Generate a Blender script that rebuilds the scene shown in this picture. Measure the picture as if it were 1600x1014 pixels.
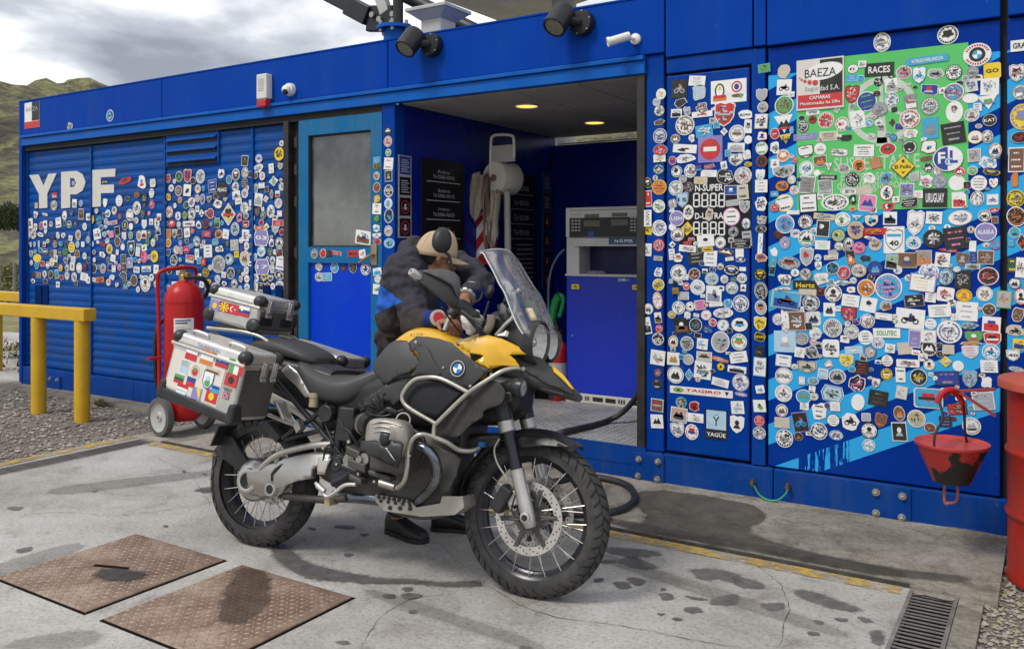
import bpy, bmesh, math, random
from mathutils import Vector, Matrix, noise
scene = bpy.context.scene
for o in list(bpy.data.objects): bpy.data.objects.remove(o)
COL = scene.collection

# ------------------------------------------------------------------ camera
FPX, HOR, CX, CAMH, CAMD = 1340.0, 387.0, 800.0, 1.5, 5.135
RIGHT = Vector((.845, .534, 0)).normalized()
FWD = Vector((-RIGHT.y, RIGHT.x, 0))
CAM = Vector((0, -CAMD, CAMH))
cam_data = bpy.data.cameras.new('camera')
cam = bpy.data.objects.new('camera', cam_data)
COL.objects.link(cam)
cam.matrix_world = Matrix.Translation(CAM) @ Matrix((
    (RIGHT.x, 0, -FWD.x, 0), (RIGHT.y, 0, -FWD.y, 0), (0, 1, 0, 0), (0, 0, 0, 1)))
cam_data.sensor_width = 36
cam_data.lens = 36 * FPX / 1600
cam_data.shift_y = -(507 - HOR) / 1600
cam_data.clip_start = .05
cam_data.clip_end = 3000
scene.camera = cam

# ------------------------------------------------------------------ world, sun, exposure
world = bpy.data.worlds.new('World'); scene.world = world; world.use_nodes = True
SUN_EL, SUN_AZ = math.radians(52), math.radians(205)      # azimuth clockwise from +Y
def build_world():
    nt = world.node_tree; nt.nodes.clear(); N = nt.nodes.new; L = nt.links.new
    out = N('ShaderNodeOutputWorld')
    sky = N('ShaderNodeTexSky'); sky.sky_type = 'NISHITA'; sky.sun_disc = False
    sky.sun_elevation = SUN_EL; sky.sun_rotation = SUN_AZ
    b1 = N('ShaderNodeBackground'); b1.inputs[1].default_value = .12; L(sky.outputs[0], b1.inputs[0])
    tc = N('ShaderNodeTexCoord'); mp = N('ShaderNodeMapping')
    mp.inputs['Scale'].default_value = (1.5, 1.5, 5.2); L(tc.outputs['Generated'], mp.inputs[0])
    mp.inputs['Location'].default_value = (.5, .1, .3); mp.inputs['Rotation'].default_value = (0, 0, math.radians(-11))
    n1 = N('ShaderNodeTexNoise'); n1.inputs['Scale'].default_value = 1.5; n1.inputs['Detail'].default_value = 7
    n1.inputs['Roughness'].default_value = .52; n1.inputs['Distortion'].default_value = .25; L(mp.outputs[0], n1.inputs['Vector'])
    cr = N('ShaderNodeValToRGB'); L(n1.outputs['Fac'], cr.inputs[0])
    e = cr.color_ramp.elements
    e[0].position = .37; e[0].color = (.24, .25, .29, 1)
    e[1].position = .575; e[1].color = (1.02, 1.02, 1.0, 1)
    m = e.new(.47); m.color = (.46, .48, .52, 1)
    b2 = N('ShaderNodeBackground'); b2.inputs[1].default_value = 1.0; L(cr.outputs[0], b2.inputs[0])
    mix = N('ShaderNodeMixShader'); mix.inputs[0].default_value = .9
    L(b1.outputs[0], mix.inputs[1]); L(b2.outputs[0], mix.inputs[2]); L(mix.outputs[0], out.inputs[0])
build_world()
sd = bpy.data.lights.new('sun', 'SUN'); sd.energy = 1.5; sd.angle = math.radians(14); sd.color = (1, .96, .9)
sun = bpy.data.objects.new('sun', sd); COL.objects.link(sun)
sdir = Vector((math.sin(SUN_AZ) * math.cos(SUN_EL), math.cos(SUN_AZ) * math.cos(SUN_EL), math.sin(SUN_EL)))
sun.rotation_euler = sdir.to_track_quat('Z', 'Y').to_euler(); sun.location = sdir * 50
vs = scene.view_settings; vs.view_transform = 'Standard'; vs.look = 'None'; vs.gamma = 1; vs.exposure = 0.52
vs.use_curve_mapping = False

# ------------------------------------------------------------------ surveying helpers (world metres)
def ray(px, py): return FWD + RIGHT * ((px - CX) / FPX) + Vector((0, 0, (HOR - py) / FPX))
def G(px, py, z=0.):
    d = ray(px, py); return CAM + d * ((z - CAMH) / d.z)
def F(px, py, Y=0.):
    d = ray(px, py); return CAM + d * ((Y + CAMD) / d.y)
def PL(px, py, P, n):
    d = ray(px, py); return CAM + d * ((P - CAM).dot(n) / d.dot(n))

# ------------------------------------------------------------------ materials
MATS = {}
def mat(name, col=(.5, .5, .5), rough=.5, metal=0., var=.10, vs=5., dirt=None, damt=.35, ds=2.5, bump=0., bs=80.,
        coat=0., spec=.5, emit=None, es=1., trans=0., ior=1.45, streak=None, samt=.25, wave=0.):
    if name in MATS: return MATS[name]
    m = bpy.data.materials.new(name); m.use_nodes = True; nt = m.node_tree; N = nt.nodes.new; L = nt.links.new
    b = nt.nodes['Principled BSDF']
    b.inputs['Roughness'].default_value = rough; b.inputs['Metallic'].default_value = metal
    b.inputs['Specular IOR Level'].default_value = spec; b.inputs['Coat Weight'].default_value = coat
    b.inputs['Transmission Weight'].default_value = trans; b.inputs['IOR'].default_value = ior
    c4 = (*col, 1)
    b.inputs['Base Color'].default_value = c4
    tc = N('ShaderNodeTexCoord')
    cur = None
    if var > 0:
        n = N('ShaderNodeTexNoise'); n.inputs['Scale'].default_value = vs; n.inputs['Detail'].default_value = 6
        n.inputs['Roughness'].default_value = .62; L(tc.outputs['Object'], n.inputs['Vector'])
        mr = N('ShaderNodeMapRange'); mr.inputs[1].default_value = .3; mr.inputs[2].default_value = .7
        mr.inputs[3].default_value = 1 - var; mr.inputs[4].default_value = 1 + var; L(n.outputs['Fac'], mr.inputs[0])
        mx = N('ShaderNodeMix'); mx.data_type = 'RGBA'; mx.blend_type = 'MULTIPLY'; mx.inputs[0].default_value = 1
        mx.inputs[6].default_value = c4; L(mr.outputs[0], mx.inputs[7]); cur = mx.outputs[2]
        mr2 = N('ShaderNodeMapRange'); mr2.inputs[1].default_value = .3; mr2.inputs[2].default_value = .7
        mr2.inputs[3].default_value = max(.02, rough - .1); mr2.inputs[4].default_value = min(1, rough + .12)
        L(n.outputs['Fac'], mr2.inputs[0]); L(mr2.outputs[0], b.inputs['Roughness'])
    if dirt is not None:
        n = N('ShaderNodeTexNoise'); n.inputs['Scale'].default_value = ds; n.inputs['Detail'].default_value = 9
        n.inputs['Roughness'].default_value = .7; n.inputs['Distortion'].default_value = .4; L(tc.outputs['Object'], n.inputs['Vector'])
        mr = N('ShaderNodeMapRange'); mr.inputs[1].default_value = .42; mr.inputs[2].default_value = .72
        mr.inputs[3].default_value = 0; mr.inputs[4].default_value = damt; L(n.outputs['Fac'], mr.inputs[0])
        mx = N('ShaderNodeMix'); mx.data_type = 'RGBA'; mx.inputs[7].default_value = (*dirt, 1)
        L(mr.outputs[0], mx.inputs[0])
        if cur: L(cur, mx.inputs[6])
        else: mx.inputs[6].default_value = c4
        cur = mx.outputs[2]
    if streak is not None:      # rain and grime streaks, fine scratches
        for (sx, sz, lo, hi, am, cc) in ((9., .55, .50, .78, samt, streak), (70., 2.2, .60, .80, samt * .6, streak), (26., 30., .66, .74, samt * .9, tuple(min(1, v * 2.2 + .02) for v in streak))):
            mp = N('ShaderNodeMapping'); mp.inputs['Scale'].default_value = (sx, sx, sz); L(tc.outputs['Object'], mp.inputs[0])
            n = N('ShaderNodeTexNoise'); n.inputs['Scale'].default_value = 1; n.inputs['Detail'].default_value = 7; n.inputs['Roughness'].default_value = .6; L(mp.outputs[0], n.inputs['Vector'])
            mr = N('ShaderNodeMapRange'); mr.inputs[1].default_value = lo; mr.inputs[2].default_value = hi; mr.inputs[4].default_value = am; L(n.outputs['Fac'], mr.inputs[0])
            mx = N('ShaderNodeMix'); mx.data_type = 'RGBA'; L(mr.outputs[0], mx.inputs[0]); mx.inputs[7].default_value = (*cc, 1)
            if cur: L(cur, mx.inputs[6])
            else: mx.inputs[6].default_value = c4
            cur = mx.outputs[2]
    if cur: L(cur, b.inputs['Base Color'])
    if bump > 0:
        n = N('ShaderNodeTexNoise'); n.inputs['Scale'].default_value = bs; n.inputs['Detail'].default_value = 4
        L(tc.outputs['Object'], n.inputs['Vector'])
        bp = N('ShaderNodeBump'); bp.inputs['Strength'].default_value = bump; bp.inputs['Distance'].default_value = .01
        L(n.outputs['Fac'], bp.inputs['Height']); L(bp.outputs[0], b.inputs['Normal'])
    if emit is not None:
        b.inputs['Emission Color'].default_value = (*emit, 1); b.inputs['Emission Strength'].default_value = es
    MATS[name] = m
    return m

# ------------------------------------------------------------------ mesh builder
def frame(d):
    d = Vector(d).normalized(); a = Vector((0, 0, 1)) if abs(d.z) < .9 else Vector((1, 0, 0))
    u = d.cross(a).normalized(); return u, d.cross(u).normalized(), d
def catmull(pts, n=6, closed=False):
    P = [Vector(p) for p in pts]; out = []; m = len(P)
    rng = range(m) if closed else range(m - 1)
    for i in rng:
        p0 = P[(i - 1) % m] if closed or i > 0 else P[0]; p1 = P[i]; p2 = P[(i + 1) % m]
        p3 = P[(i + 2) % m] if closed or i + 2 < m else P[-1]
        for k in range(n):
            t = k / n
            out.append(.5 * ((2 * p1) + (p2 - p0) * t + (2 * p0 - 5 * p1 + 4 * p2 - p3) * t * t + (3 * p1 - p0 - 3 * p2 + p3) * t ** 3))
    if not closed: out.append(P[-1])
    return out
class MB:
    def __init__(s, T=None): s.v = []; s.f = []; s.m = []; s.T = T
    def add(s, vs, fs, mi=0):
        k = len(s.v); s.v += [Vector(x) for x in vs]; s.f += [[i + k for i in f] for f in fs]; s.m += [mi] * len(fs); return s
    def box(s, a, b, mi=0):
        x0, y0, z0 = a; x1, y1, z1 = b
        return s.add([(x0, y0, z0), (x1, y0, z0), (x1, y1, z0), (x0, y1, z0), (x0, y0, z1), (x1, y0, z1), (x1, y1, z1), (x0, y1, z1)],
                     [[0, 3, 2, 1], [4, 5, 6, 7], [0, 1, 5, 4], [1, 2, 6, 5], [2, 3, 7, 6], [3, 0, 4, 7]], mi)
    def hexa(s, p, mi=0):
        return s.add(p, [[0, 3, 2, 1], [4, 5, 6, 7], [0, 1, 5, 4], [1, 2, 6, 5], [2, 3, 7, 6], [3, 0, 4, 7]], mi)
    def obox(s, c, u, v, w, mi=0):
        c, u, v, w = Vector(c), Vector(u), Vector(v), Vector(w)
        return s.hexa([c - u - v - w, c + u - v - w, c + u + v - w, c - u + v - w, c - u - v + w, c + u - v + w, c + u + v + w, c - u + v + w], mi)
    def cyl(s, p, q, r0, r1=None, seg=16, mi=0, cap=True):
        p, q = Vector(p), Vector(q); r1 = r0 if r1 is None else r1; u, v, d = frame(q - p); vs = []
        for c, r in ((p, r0), (q, r1)):
            vs += [c + (u * math.cos(t) + v * math.sin(t)) * r for t in [2 * math.pi * i / seg for i in range(seg)]]
        fs = [[i, (i + 1) % seg, seg + (i + 1) % seg, seg + i] for i in range(seg)]
        if cap: fs += [list(range(seg))[::-1], list(range(seg, 2 * seg))]
        return s.add(vs, fs, mi)
    def tube(s, pts, r, seg=10, closed=False, mi=0, sm=5, flat=1.):
        P = catmull(pts, sm, closed) if sm else [Vector(p) for p in pts]
        n = len(P); vs = []; u = None
        rr = r if callable(r) else (lambda t: r)
        for i in range(n):
            d = (P[(i + 1) % n] - P[i - 1]) if closed else (P[min(i + 1, n - 1)] - P[max(i - 1, 0)])
            d.normalize()
            if u is None: u = frame(d)[0]
            u = (u - d * u.dot(d)).normalized(); v = d.cross(u); R = rr(i / max(1, n - 1))
            vs += [P[i] + (u * math.cos(a) + v * math.sin(a) * flat) * R for a in [2 * math.pi * k / seg for k in range(seg)]]
        fs = []
        for i in range(n if closed else n - 1):
            j = (i + 1) % n
            fs += [[i * seg + k, i * seg + (k + 1) % seg, j * seg + (k + 1) % seg, j * seg + k] for k in range(seg)]
        if not closed: fs += [list(range(seg))[::-1], [(n - 1) * seg + k for k in range(seg)]]
        return s.add(vs, fs, mi)
    def lathe(s, prof, c, axis, seg=32, mi=0, closed=False, end=True):
        # prof: (radius, along axis)
        c = Vector(c); u, v, d = frame(axis); vs = []; n = len(prof)
        for r, h in prof:
            vs += [c + d * h + (u * math.cos(a) + v * math.sin(a)) * r for a in [2 * math.pi * k / seg for k in range(seg)]]
        fs = []
        for i in range(n if closed else n - 1):
            j = (i + 1) % n
            fs += [[i * seg + k, i * seg + (k + 1) % seg, j * seg + (k + 1) % seg, j * seg + k] for k in range(seg)]
        if not closed:
            if prof[0][0] > 1e-6: fs.append(list(range(seg))[::-1])
            if end and prof[-1][0] > 1e-6: fs.append([(n - 1) * seg + k for k in range(seg)])
        return s.add(vs, fs, mi)
    def prism(s, poly, O, U, V, W, mi=0):
        # polygon in plane (O,U,V) extruded along W
        O, U, V, W = Vector(O), Vector(U), Vector(V), Vector(W); n = len(poly)
        vs = [O + U * a + V * b for a, b in poly]; vs += [x + W for x in vs]
        return s.add(vs, [list(range(n))[::-1], list(range(n, 2 * n))] + [[i, (i + 1) % n, n + (i + 1) % n, n + i] for i in range(n)], mi)
    def loft(s, rings, mi=0, cap=True):
        n = len(rings[0]); vs = [p for r in rings for p in r]; fs = []
        for i in range(len(rings) - 1):
            fs += [[i * n + k, i * n + (k + 1) % n, (i + 1) * n + (k + 1) % n, (i + 1) * n + k] for k in range(n)]
        if cap: fs += [list(range(n))[::-1], [(len(rings) - 1) * n + k for k in range(n)]]
        return s.add(vs, fs, mi)
    def ball(s, c, r, seg=16, rings=10, mi=0, R=None):
        r = (r, r, r) if not hasattr(r, '__len__') else r; vs = [(0, 0, -1)]; c = Vector(c)
        for i in range(1, rings):
            t = -math.pi / 2 + math.pi * i / rings
            vs += [(math.cos(t) * math.cos(a), math.cos(t) * math.sin(a), math.sin(t)) for a in [2 * math.pi * k / seg for k in range(seg)]]
        vs.append((0, 0, 1)); vs = [Vector((x * r[0], y * r[1], z * r[2])) for x, y, z in vs]
        if R is not None: vs = [R @ x for x in vs]
        vs = [x + c for x in vs]; fs = []
        for k in range(seg): fs.append([0, 1 + (k + 1) % seg, 1 + k])
        for i in range(rings - 2):
            a = 1 + i * seg; fs += [[a + k, a + (k + 1) % seg, a + seg + (k + 1) % seg, a + seg + k] for k in range(seg)]
        a = 1 + (rings - 2) * seg; fs += [[a + k, a + (k + 1) % seg, len(vs) - 1] for k in range(seg)]
        return s.add(vs, fs, mi)
    def mirror(s):   # add a copy mirrored in local y
        k = len(s.v); n = len(s.f); s.v += [Vector((x.x, -x.y, x.z)) for x in s.v[:k]]
        s.f += [[i + k for i in f][::-1] for f in s.f[:n]]; s.m += s.m[:n]; return s
    def build(s, name, mats, parent=None, smooth=40, bevel=0., bseg=2, thick=0., subd=0):
        me = bpy.data.meshes.new(name); me.from_pydata([tuple(x) for x in s.v], [], s.f)
        mats = mats if isinstance(mats, (list, tuple)) else [mats]
        for m in mats: me.materials.append(m)
        if len(mats) > 1: me.polygons.foreach_set('material_index', s.m)
        bm = bmesh.new(); bm.from_mesh(me); bmesh.ops.recalc_face_normals(bm, faces=bm.faces); bm.to_mesh(me); bm.free()
        if smooth:
            me.polygons.foreach_set('use_smooth', [True] * len(me.polygons))
            if smooth < 180: me.set_sharp_from_angle(angle=math.radians(smooth))
        me.update()
        o = bpy.data.objects.new(name, me); COL.objects.link(o)
        if parent: o.parent = parent
        if thick: md = o.modifiers.new('solid', 'SOLIDIFY'); md.thickness = thick; md.offset = 0
        if bevel:
            md = o.modifiers.new('bevel', 'BEVEL'); md.width = bevel; md.segments = bseg; md.limit_method = 'ANGLE'; md.angle_limit = math.radians(35)
            md.harden_normals = False
        if subd: md = o.modifiers.new('sub', 'SUBSURF'); md.levels = subd; md.render_levels = subd
        return o
def tag(o, label, cat, group=None):
    o['label'] = label; o['category'] = cat
    if group: o['group'] = group
    return o
def struct(o): o['kind'] = 'structure'; return o
def stuff(o): o['kind'] = 'stuff'; return o
def thing(name, label, cat, loc=(0, 0, 0), group=None, parent=None):
    o = bpy.data.objects.new(name, None); COL.objects.link(o); o.location = loc; o.empty_display_size = .1
    tag(o, label, cat, group); return o
FONT = bpy.data.fonts.load('<builtin>') if not bpy.data.fonts else bpy.data.fonts[0]
TCACHE = {}
def text_mesh(txt, bold=0.):
    # returns (verts 2D, faces), size 1 cap height about .7, centred
    key = (txt, bold)
    if key in TCACHE: return TCACHE[key]
    cu = bpy.data.curves.new('t', 'FONT'); cu.body = txt; cu.size = 1; cu.resolution_u = 2; cu.offset = bold
    ob = bpy.data.objects.new('t', cu); COL.objects.link(ob)
    dg = bpy.context.evaluated_depsgraph_get(); dg.update()
    me = bpy.data.meshes.new_from_object(ob.evaluated_get(dg))
    vs = [(v.co.x, v.co.y) for v in me.vertices]; fs = [list(p.vertices) for p in me.polygons]
    bpy.data.objects.remove(ob); bpy.data.curves.remove(cu); bpy.data.meshes.remove(me)
    x0 = min(v[0] for v in vs); x1 = max(v[0] for v in vs); y0 = min(v[1] for v in vs); y1 = max(v[1] for v in vs)
    vs = [((x - (x0 + x1) / 2) / (x1 - x0), (y - (y0 + y1) / 2) / (y1 - y0)) for x, y in vs]
    TCACHE[key] = (vs, fs); return vs, fs
def put_text(mb, txt, O, U, V, w, h, mi=0, bold=0.):
    # unit text stretched to w x h, centred on O, in plane U,V
    vs, fs = text_mesh(txt, bold); O, U, V = Vector(O), Vector(U), Vector(V)
    mb.add([O + U * (x * w) + V * (y * h) for x, y in vs], fs, mi)
# ================================================================== SETTING: ground
def surf(name, cols, scales, rough=.85, bump=.3, bscale=40., speck=None, rr=None):
    """layered noise surface: cols = list of (colour, position) ramps mixed over several noise scales"""
    m = bpy.data.materials.new(name); m.use_nodes = True; nt = m.node_tree; N = nt.nodes.new; L = nt.links.new
    b = nt.nodes['Principled BSDF']; b.inputs['Roughness'].default_value = rough
    b.inputs['Specular IOR Level'].default_value = .3
    tc = N('ShaderNodeTexCoord'); cur = None
    for (ramp, sc, amt, dist) in zip(*[iter(cols)] * 4) if False else cols:
        n = N('ShaderNodeTexNoise'); n.inputs['Scale'].default_value = sc; n.inputs['Detail'].default_value = 10
        n.inputs['Roughness'].default_value = .68; n.inputs['Distortion'].default_value = dist
        L(tc.outputs['Object'], n.inputs['Vector'])
        cr = N('ShaderNodeValToRGB'); L(n.outputs['Fac'], cr.inputs[0]); e = cr.color_ramp.elements
        while len(e) < len(ramp): e.new(.5)
        for k, (p, c) in enumerate(ramp): e[k].position = p; e[k].color = (*c, 1)
        if cur is None: cur = cr.outputs[0]
        else:
            mx = N('ShaderNodeMix'); mx.data_type = 'RGBA'; mx.blend_type = 'MULTIPLY'; mx.inputs[0].default_value = amt
            L(cur, mx.inputs[6]); L(cr.outputs[0], mx.inputs[7]); cur = mx.outputs[2]
    L(cur, b.inputs['Base Color'])
    n = N('ShaderNodeTexNoise'); n.inputs['Scale'].default_value = bscale; n.inputs['Detail'].default_value = 8; n.inputs['Roughness'].default_value = .7
    L(tc.outputs['Object'], n.inputs['Vector'])
    bp = N('ShaderNodeBump'); bp.inputs['Strength'].default_value = bump; bp.inputs['Distance'].default_value = .02
    L(n.outputs['Fac'], bp.inputs['Height']); L(bp.outputs[0], b.inputs['Normal'])
    MATS[name] = m
    return m
g = lambda v, w=0.: (v + w, v, v - w)
m_conc = surf('forecourt concrete', [
    ([(.30, (.235, .22, .20)), (.47, (.385, .37, .345)), (.66, (.51, .50, .48))], .9, 1, .6),
    ([(.30, g(.50, .03)), (.46, g(.90, .01)), (.7, g(1.03))], 3.6, .8, 1.2),
    ([(.36, g(.50, .02)), (.47, g(.93)), (.62, g(1.10))], 55., .7, 0.)], None, rough=.8, bump=.35, bscale=90)
m_apron = surf('apron concrete', [
    ([(.32, (.17, .155, .13)), (.5, (.31, .285, .24)), (.68, (.42, .39, .34))], 1.6, 1, .8),
    ([(.34, g(.45, .03)), (.5, g(.95, .01)), (.7, g(1.05))], 5., .8, 1.),
    ([(.36, g(.45, .03)), (.48, g(.95)), (.62, g(1.1))], 48., .65, 0.)], None, rough=.9, bump=.6, bscale=60)
m_gravel = surf('gravel ground', [
    ([(.3, (.15, .13, .115)), (.52, (.23, .20, .175)), (.7, (.33, .295, .25))], .9, 1, .5),
    ([(.33, g(.35, .03)), (.48, g(.9, .01)), (.64, g(1.35))], 38., .85, .3),
    ([(.36, g(.6, .02)), (.5, g(1.)), (.62, g(1.3))], 130., .6, 0.)], None, rough=.95, bump=1., bscale=45)
m_plain = surf('scrub plain', [
    ([(.35, (.10, .12, .035)), (.5, (.24, .22, .11)), (.62, (.33, .30, .21))], .18, 1, .8),
    ([(.35, (.5, .6, .35)), (.5, (.95, .95, .9)), (.65, (1.2, 1.15, 1.))], 1.6, .8, .6),
    ([(.36, g(.5, .03)), (.5, g(.95)), (.64, g(1.2))], 9., .7, 0.)], None, rough=.95, bump=1., bscale=12)
m_hill = surf('hillside grass and rock', [
    ([(.34, (.04, .037, .032)), (.46, (.09, .083, .06)), (.52, (.14, .14, .075)), (.66, (.21, .205, .11))], .07, 1, 1.6),
    ([(.36, (.35, .34, .32)), (.47, (.85, .85, .8)), (.62, (1.25, 1.2, .95))], .35, .9, 1.),
    ([(.38, g(.45, .02)), (.5, g(.95)), (.62, g(1.25))], 1.3, .8, 0.)], None, rough=1., bump=1., bscale=1.2)
m_yellow_line = surf('worn yellow line paint', [
    ([(.40, (.36, .33, .27)), (.49, (.44, .31, .09)), (.62, (.56, .36, .06))], 11., 1, 1.2),
    ([(.34, g(.55, .02)), (.5, g(.95)), (.7, g(1.05))], 4., .7, .5)], None, rough=.8, bump=.3, bscale=80)
def worn_alpha(m, sc, lo, hi):
    nt = m.node_tree; N = nt.nodes.new; L = nt.links.new; b = nt.nodes['Principled BSDF']; tc = N('ShaderNodeTexCoord'); n = N('ShaderNodeTexNoise'); n.inputs['Scale'].default_value = sc; n.inputs['Detail'].default_value = 10; n.inputs['Roughness'].default_value = .75
    L(tc.outputs['Object'], n.inputs['Vector']); r = N('ShaderNodeMapRange'); r.inputs[1].default_value = lo; r.inputs[2].default_value = hi; L(n.outputs['Fac'], r.inputs[0]); L(r.outputs[0], b.inputs['Alpha'])
worn_alpha(m_yellow_line, 9., .40, .56)
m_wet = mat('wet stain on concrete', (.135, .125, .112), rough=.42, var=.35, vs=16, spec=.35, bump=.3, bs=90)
m_oil = mat('oil stain on concrete', (.05, .045, .04), rough=.5, var=.5, vs=20, bump=.3, bs=90)
def ragged(m, opac=.92, sc=42.):
    nt = m.node_tree; N = nt.nodes.new; L = nt.links.new; b = nt.nodes['Principled BSDF']
    a = N('ShaderNodeAttribute'); a.attribute_name = 'core'; tc = N('ShaderNodeTexCoord'); n = N('ShaderNodeTexNoise'); n.inputs['Scale'].default_value = sc; n.inputs['Detail'].default_value = 10; n.inputs['Roughness'].default_value = .75
    L(tc.outputs['Object'], n.inputs['Vector']); s = N('ShaderNodeMath'); s.operation = 'MULTIPLY_ADD'; L(n.outputs['Fac'], s.inputs[0]); s.inputs[1].default_value = 1.1; L(a.outputs['Fac'], s.inputs[2])
    r = N('ShaderNodeMapRange'); r.inputs[1].default_value = .82; r.inputs[2].default_value = 1.2; r.inputs[4].default_value = opac; L(s.outputs[0], r.inputs[0]); L(r.outputs[0], b.inputs['Alpha']); return m
m_stain = ragged(mat('ragged oil stain', (.045, .04, .036), rough=.5, var=.5, vs=20), .9)
m_rust = ragged(mat('dark rust stain', (.085, .055, .04), rough=.6, var=.5, vs=9), .6, 14.)
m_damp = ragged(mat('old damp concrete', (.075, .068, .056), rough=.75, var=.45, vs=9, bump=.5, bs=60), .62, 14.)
ragged(m_wet, .85)
m_grate = mat('rusty drain steel', (.26, .24, .22), rough=.55, metal=.4, var=.3, vs=12, dirt=(.10, .075, .05), damt=.6)
m_pit = mat('drain channel', (.008, .007, .006), rough=.95, var=0, spec=.1)
m_plate = surf('rusty tread plate steel', [
    ([(.33, (.14, .085, .06)), (.5, (.235, .165, .125)), (.64, (.38, .30, .24))], 2.2, 1, .8),
    ([(.34, g(.6, .06)), (.5, g(.95, .02)), (.7, g(1.12))], 11., .8, .5),
    ([(.36, g(.7, .02)), (.5, g(1.)), (.62, g(1.15))], 70., .6, 0.)], None, rough=.62, bump=.25, bscale=120)

m_lozenge = mat('worn lozenge steel', (.34, .26, .21), .55, .2, var=.35, vs=5, dirt=(.20, .12, .08), damt=.9, ds=4)
def sheet(name, x0, x1, y0, y1, z, m, parent=None, th=.0, nx=1, ny=1):
    mb = MB(); 
    if th: mb.box((x0, y0, z - th), (x1, y1, z))
    else: mb.add([(x0, y0, z), (x1, y0, z), (x1, y1, z), (x0, y1, z)], [[0, 1, 2, 3]])
    return mb.build(name, m, parent, smooth=0)
gx0, gx1, kx0, kx1 = -6.06, -5.86, -.535, -.345       # left and right drain channels
ground = struct(sheet('ground', -600, 600, -300, 900, -.055, m_plain))
# gravel yard with uneven surface
def gravel_yard(name, x0, x1, y0, y1, st, amp, keep):
    mb = MB(); nx = int((x1 - x0) / st); ny = int((y1 - y0) / st); idx = {}
    for i in range(nx + 1):
        for j in range(ny + 1):
            x = x0 + i * st; y = y0 + j * st
            z = -.022 + amp * (noise.noise((x * 1.3, y * 1.3, 2)) + .4 * noise.noise((x * 5, y * 5, 7)))
            idx[i, j] = len(mb.v); mb.v.append(Vector((x, y, min(z, .03))))
    for i in range(nx):
        for j in range(ny):
            if keep(x0 + (i + .5) * st, y0 + (j + .5) * st):
                mb.f.append([idx[i, j], idx[i + 1, j], idx[i + 1, j + 1], idx[i, j + 1]]); mb.m.append(0)
    return struct(mb.build(name, m_gravel, smooth=180))
gravel_yard('gravel_path', -16, gx0 - .16, -6, 6, .12, .014, lambda x, y: True)
gravel_yard('gravel_shoulder', -.26, 5, -6, .4, .08, .010, lambda x, y: True)
fore = struct(sheet('forecourt', gx1 + .0, kx0, -9, -1.0, 0., m_conc, th=.2))
apron = struct(sheet('apron_pavement', gx0 - .12, -.20, -1.0 + .003, .3, .012, m_apron, th=.25))
struct(sheet('concrete_footing', -9.9, gx0 - .125, -.23, .3, .004, m_apron, th=.2))
struct(sheet('channel_kerb', gx0 - .155, gx0 - .003, -9, -1.0, .0, m_conc, th=.2))
struct(sheet('channel_kerb', kx1 + .003, -.25, -9, -1.0, .0, m_apron, th=.2))
struct(sheet('rear_slab', -16, -9.9, -.9, 3.0, .0, m_conc, th=.2))
yl = sheet('yellow_line', gx1 + .02, kx0 - .03, -1.105, -1.012, .004, m_yellow_line, fore)
sheet('yellow_line', gx0 - .145, gx0 - .045, -3.2, -1.0, .0045, m_yellow_line, fore)
# drain channels: pit, frame, and every grate bar
def drain(name, x0, x1, y0, y1, label, pitch, along):
    t = thing(name, label, 'drain grate', ((x0 + x1) / 2, y1, 0))
    o = Vector(t.location)
    mb = MB(); mb.box((x0, y0, -.2), (x1, y1, -.048)); 
    for v in mb.v: v -= o
    mb.build('channel', m_pit, t, smooth=0)
    mb = MB(); mb.box((x0, y0, -.04), (x0 + .016, y1, .001)); mb.box((x1 - .016, y0, -.04), (x1, y1, .001)); mb.box((x0, y1 - .02, -.04), (x1, y1, .002))
    for v in mb.v: v -= o
    mb.build('frame', m_grate, t, smooth=0)
    w = x1 - x0 - .032
    if along:
        me = None
        n = 7
        for k in range(n):
            x = x0 + .016 + (k + .5) * w / n
            mb = MB(); mb.box((-.004, y0 - y1, -.006), (.004, -.02, 0)); b = mb.build('bar', m_grate, t, smooth=0); b.location = (x - o.x, 0, -.001)
        mb = MB()
        k = y0
        while k < y1: mb.box((x0 - o.x + .016, k - o.y, -.028), (x1 - o.x - .016, k - o.y + .01, -.004)); k += .12
        mb.build('cross_bars', m_grate, t, smooth=0)
    else:
        mb = MB(); mb.box((-w / 2, -.0045, -.004), (w / 2, .0045, 0)); b0 = mb.build('bar', m_grate, t, smooth=0)
        y = y1 - .02 - pitch; k = 0
        while y > y0:
            b = b0 if k == 0 else b0.copy()
            if k: COL.objects.link(b); b.parent = t
            b.location = (0, y - y1, -.002 + random.uniform(-.001, .001)); y -= pitch; k += 1
    return t
random.seed(3)
drain('drain_grate', kx0, kx1, -2.6, -1.0, 'rusty steel drain grate at the right, in front of the red drum', .036, False)
drain('drain_grate', gx0, gx1, -3.4, -1.0, 'dark drain grate at the left, beside the gravel and the yellow line', .036, True)
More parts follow.
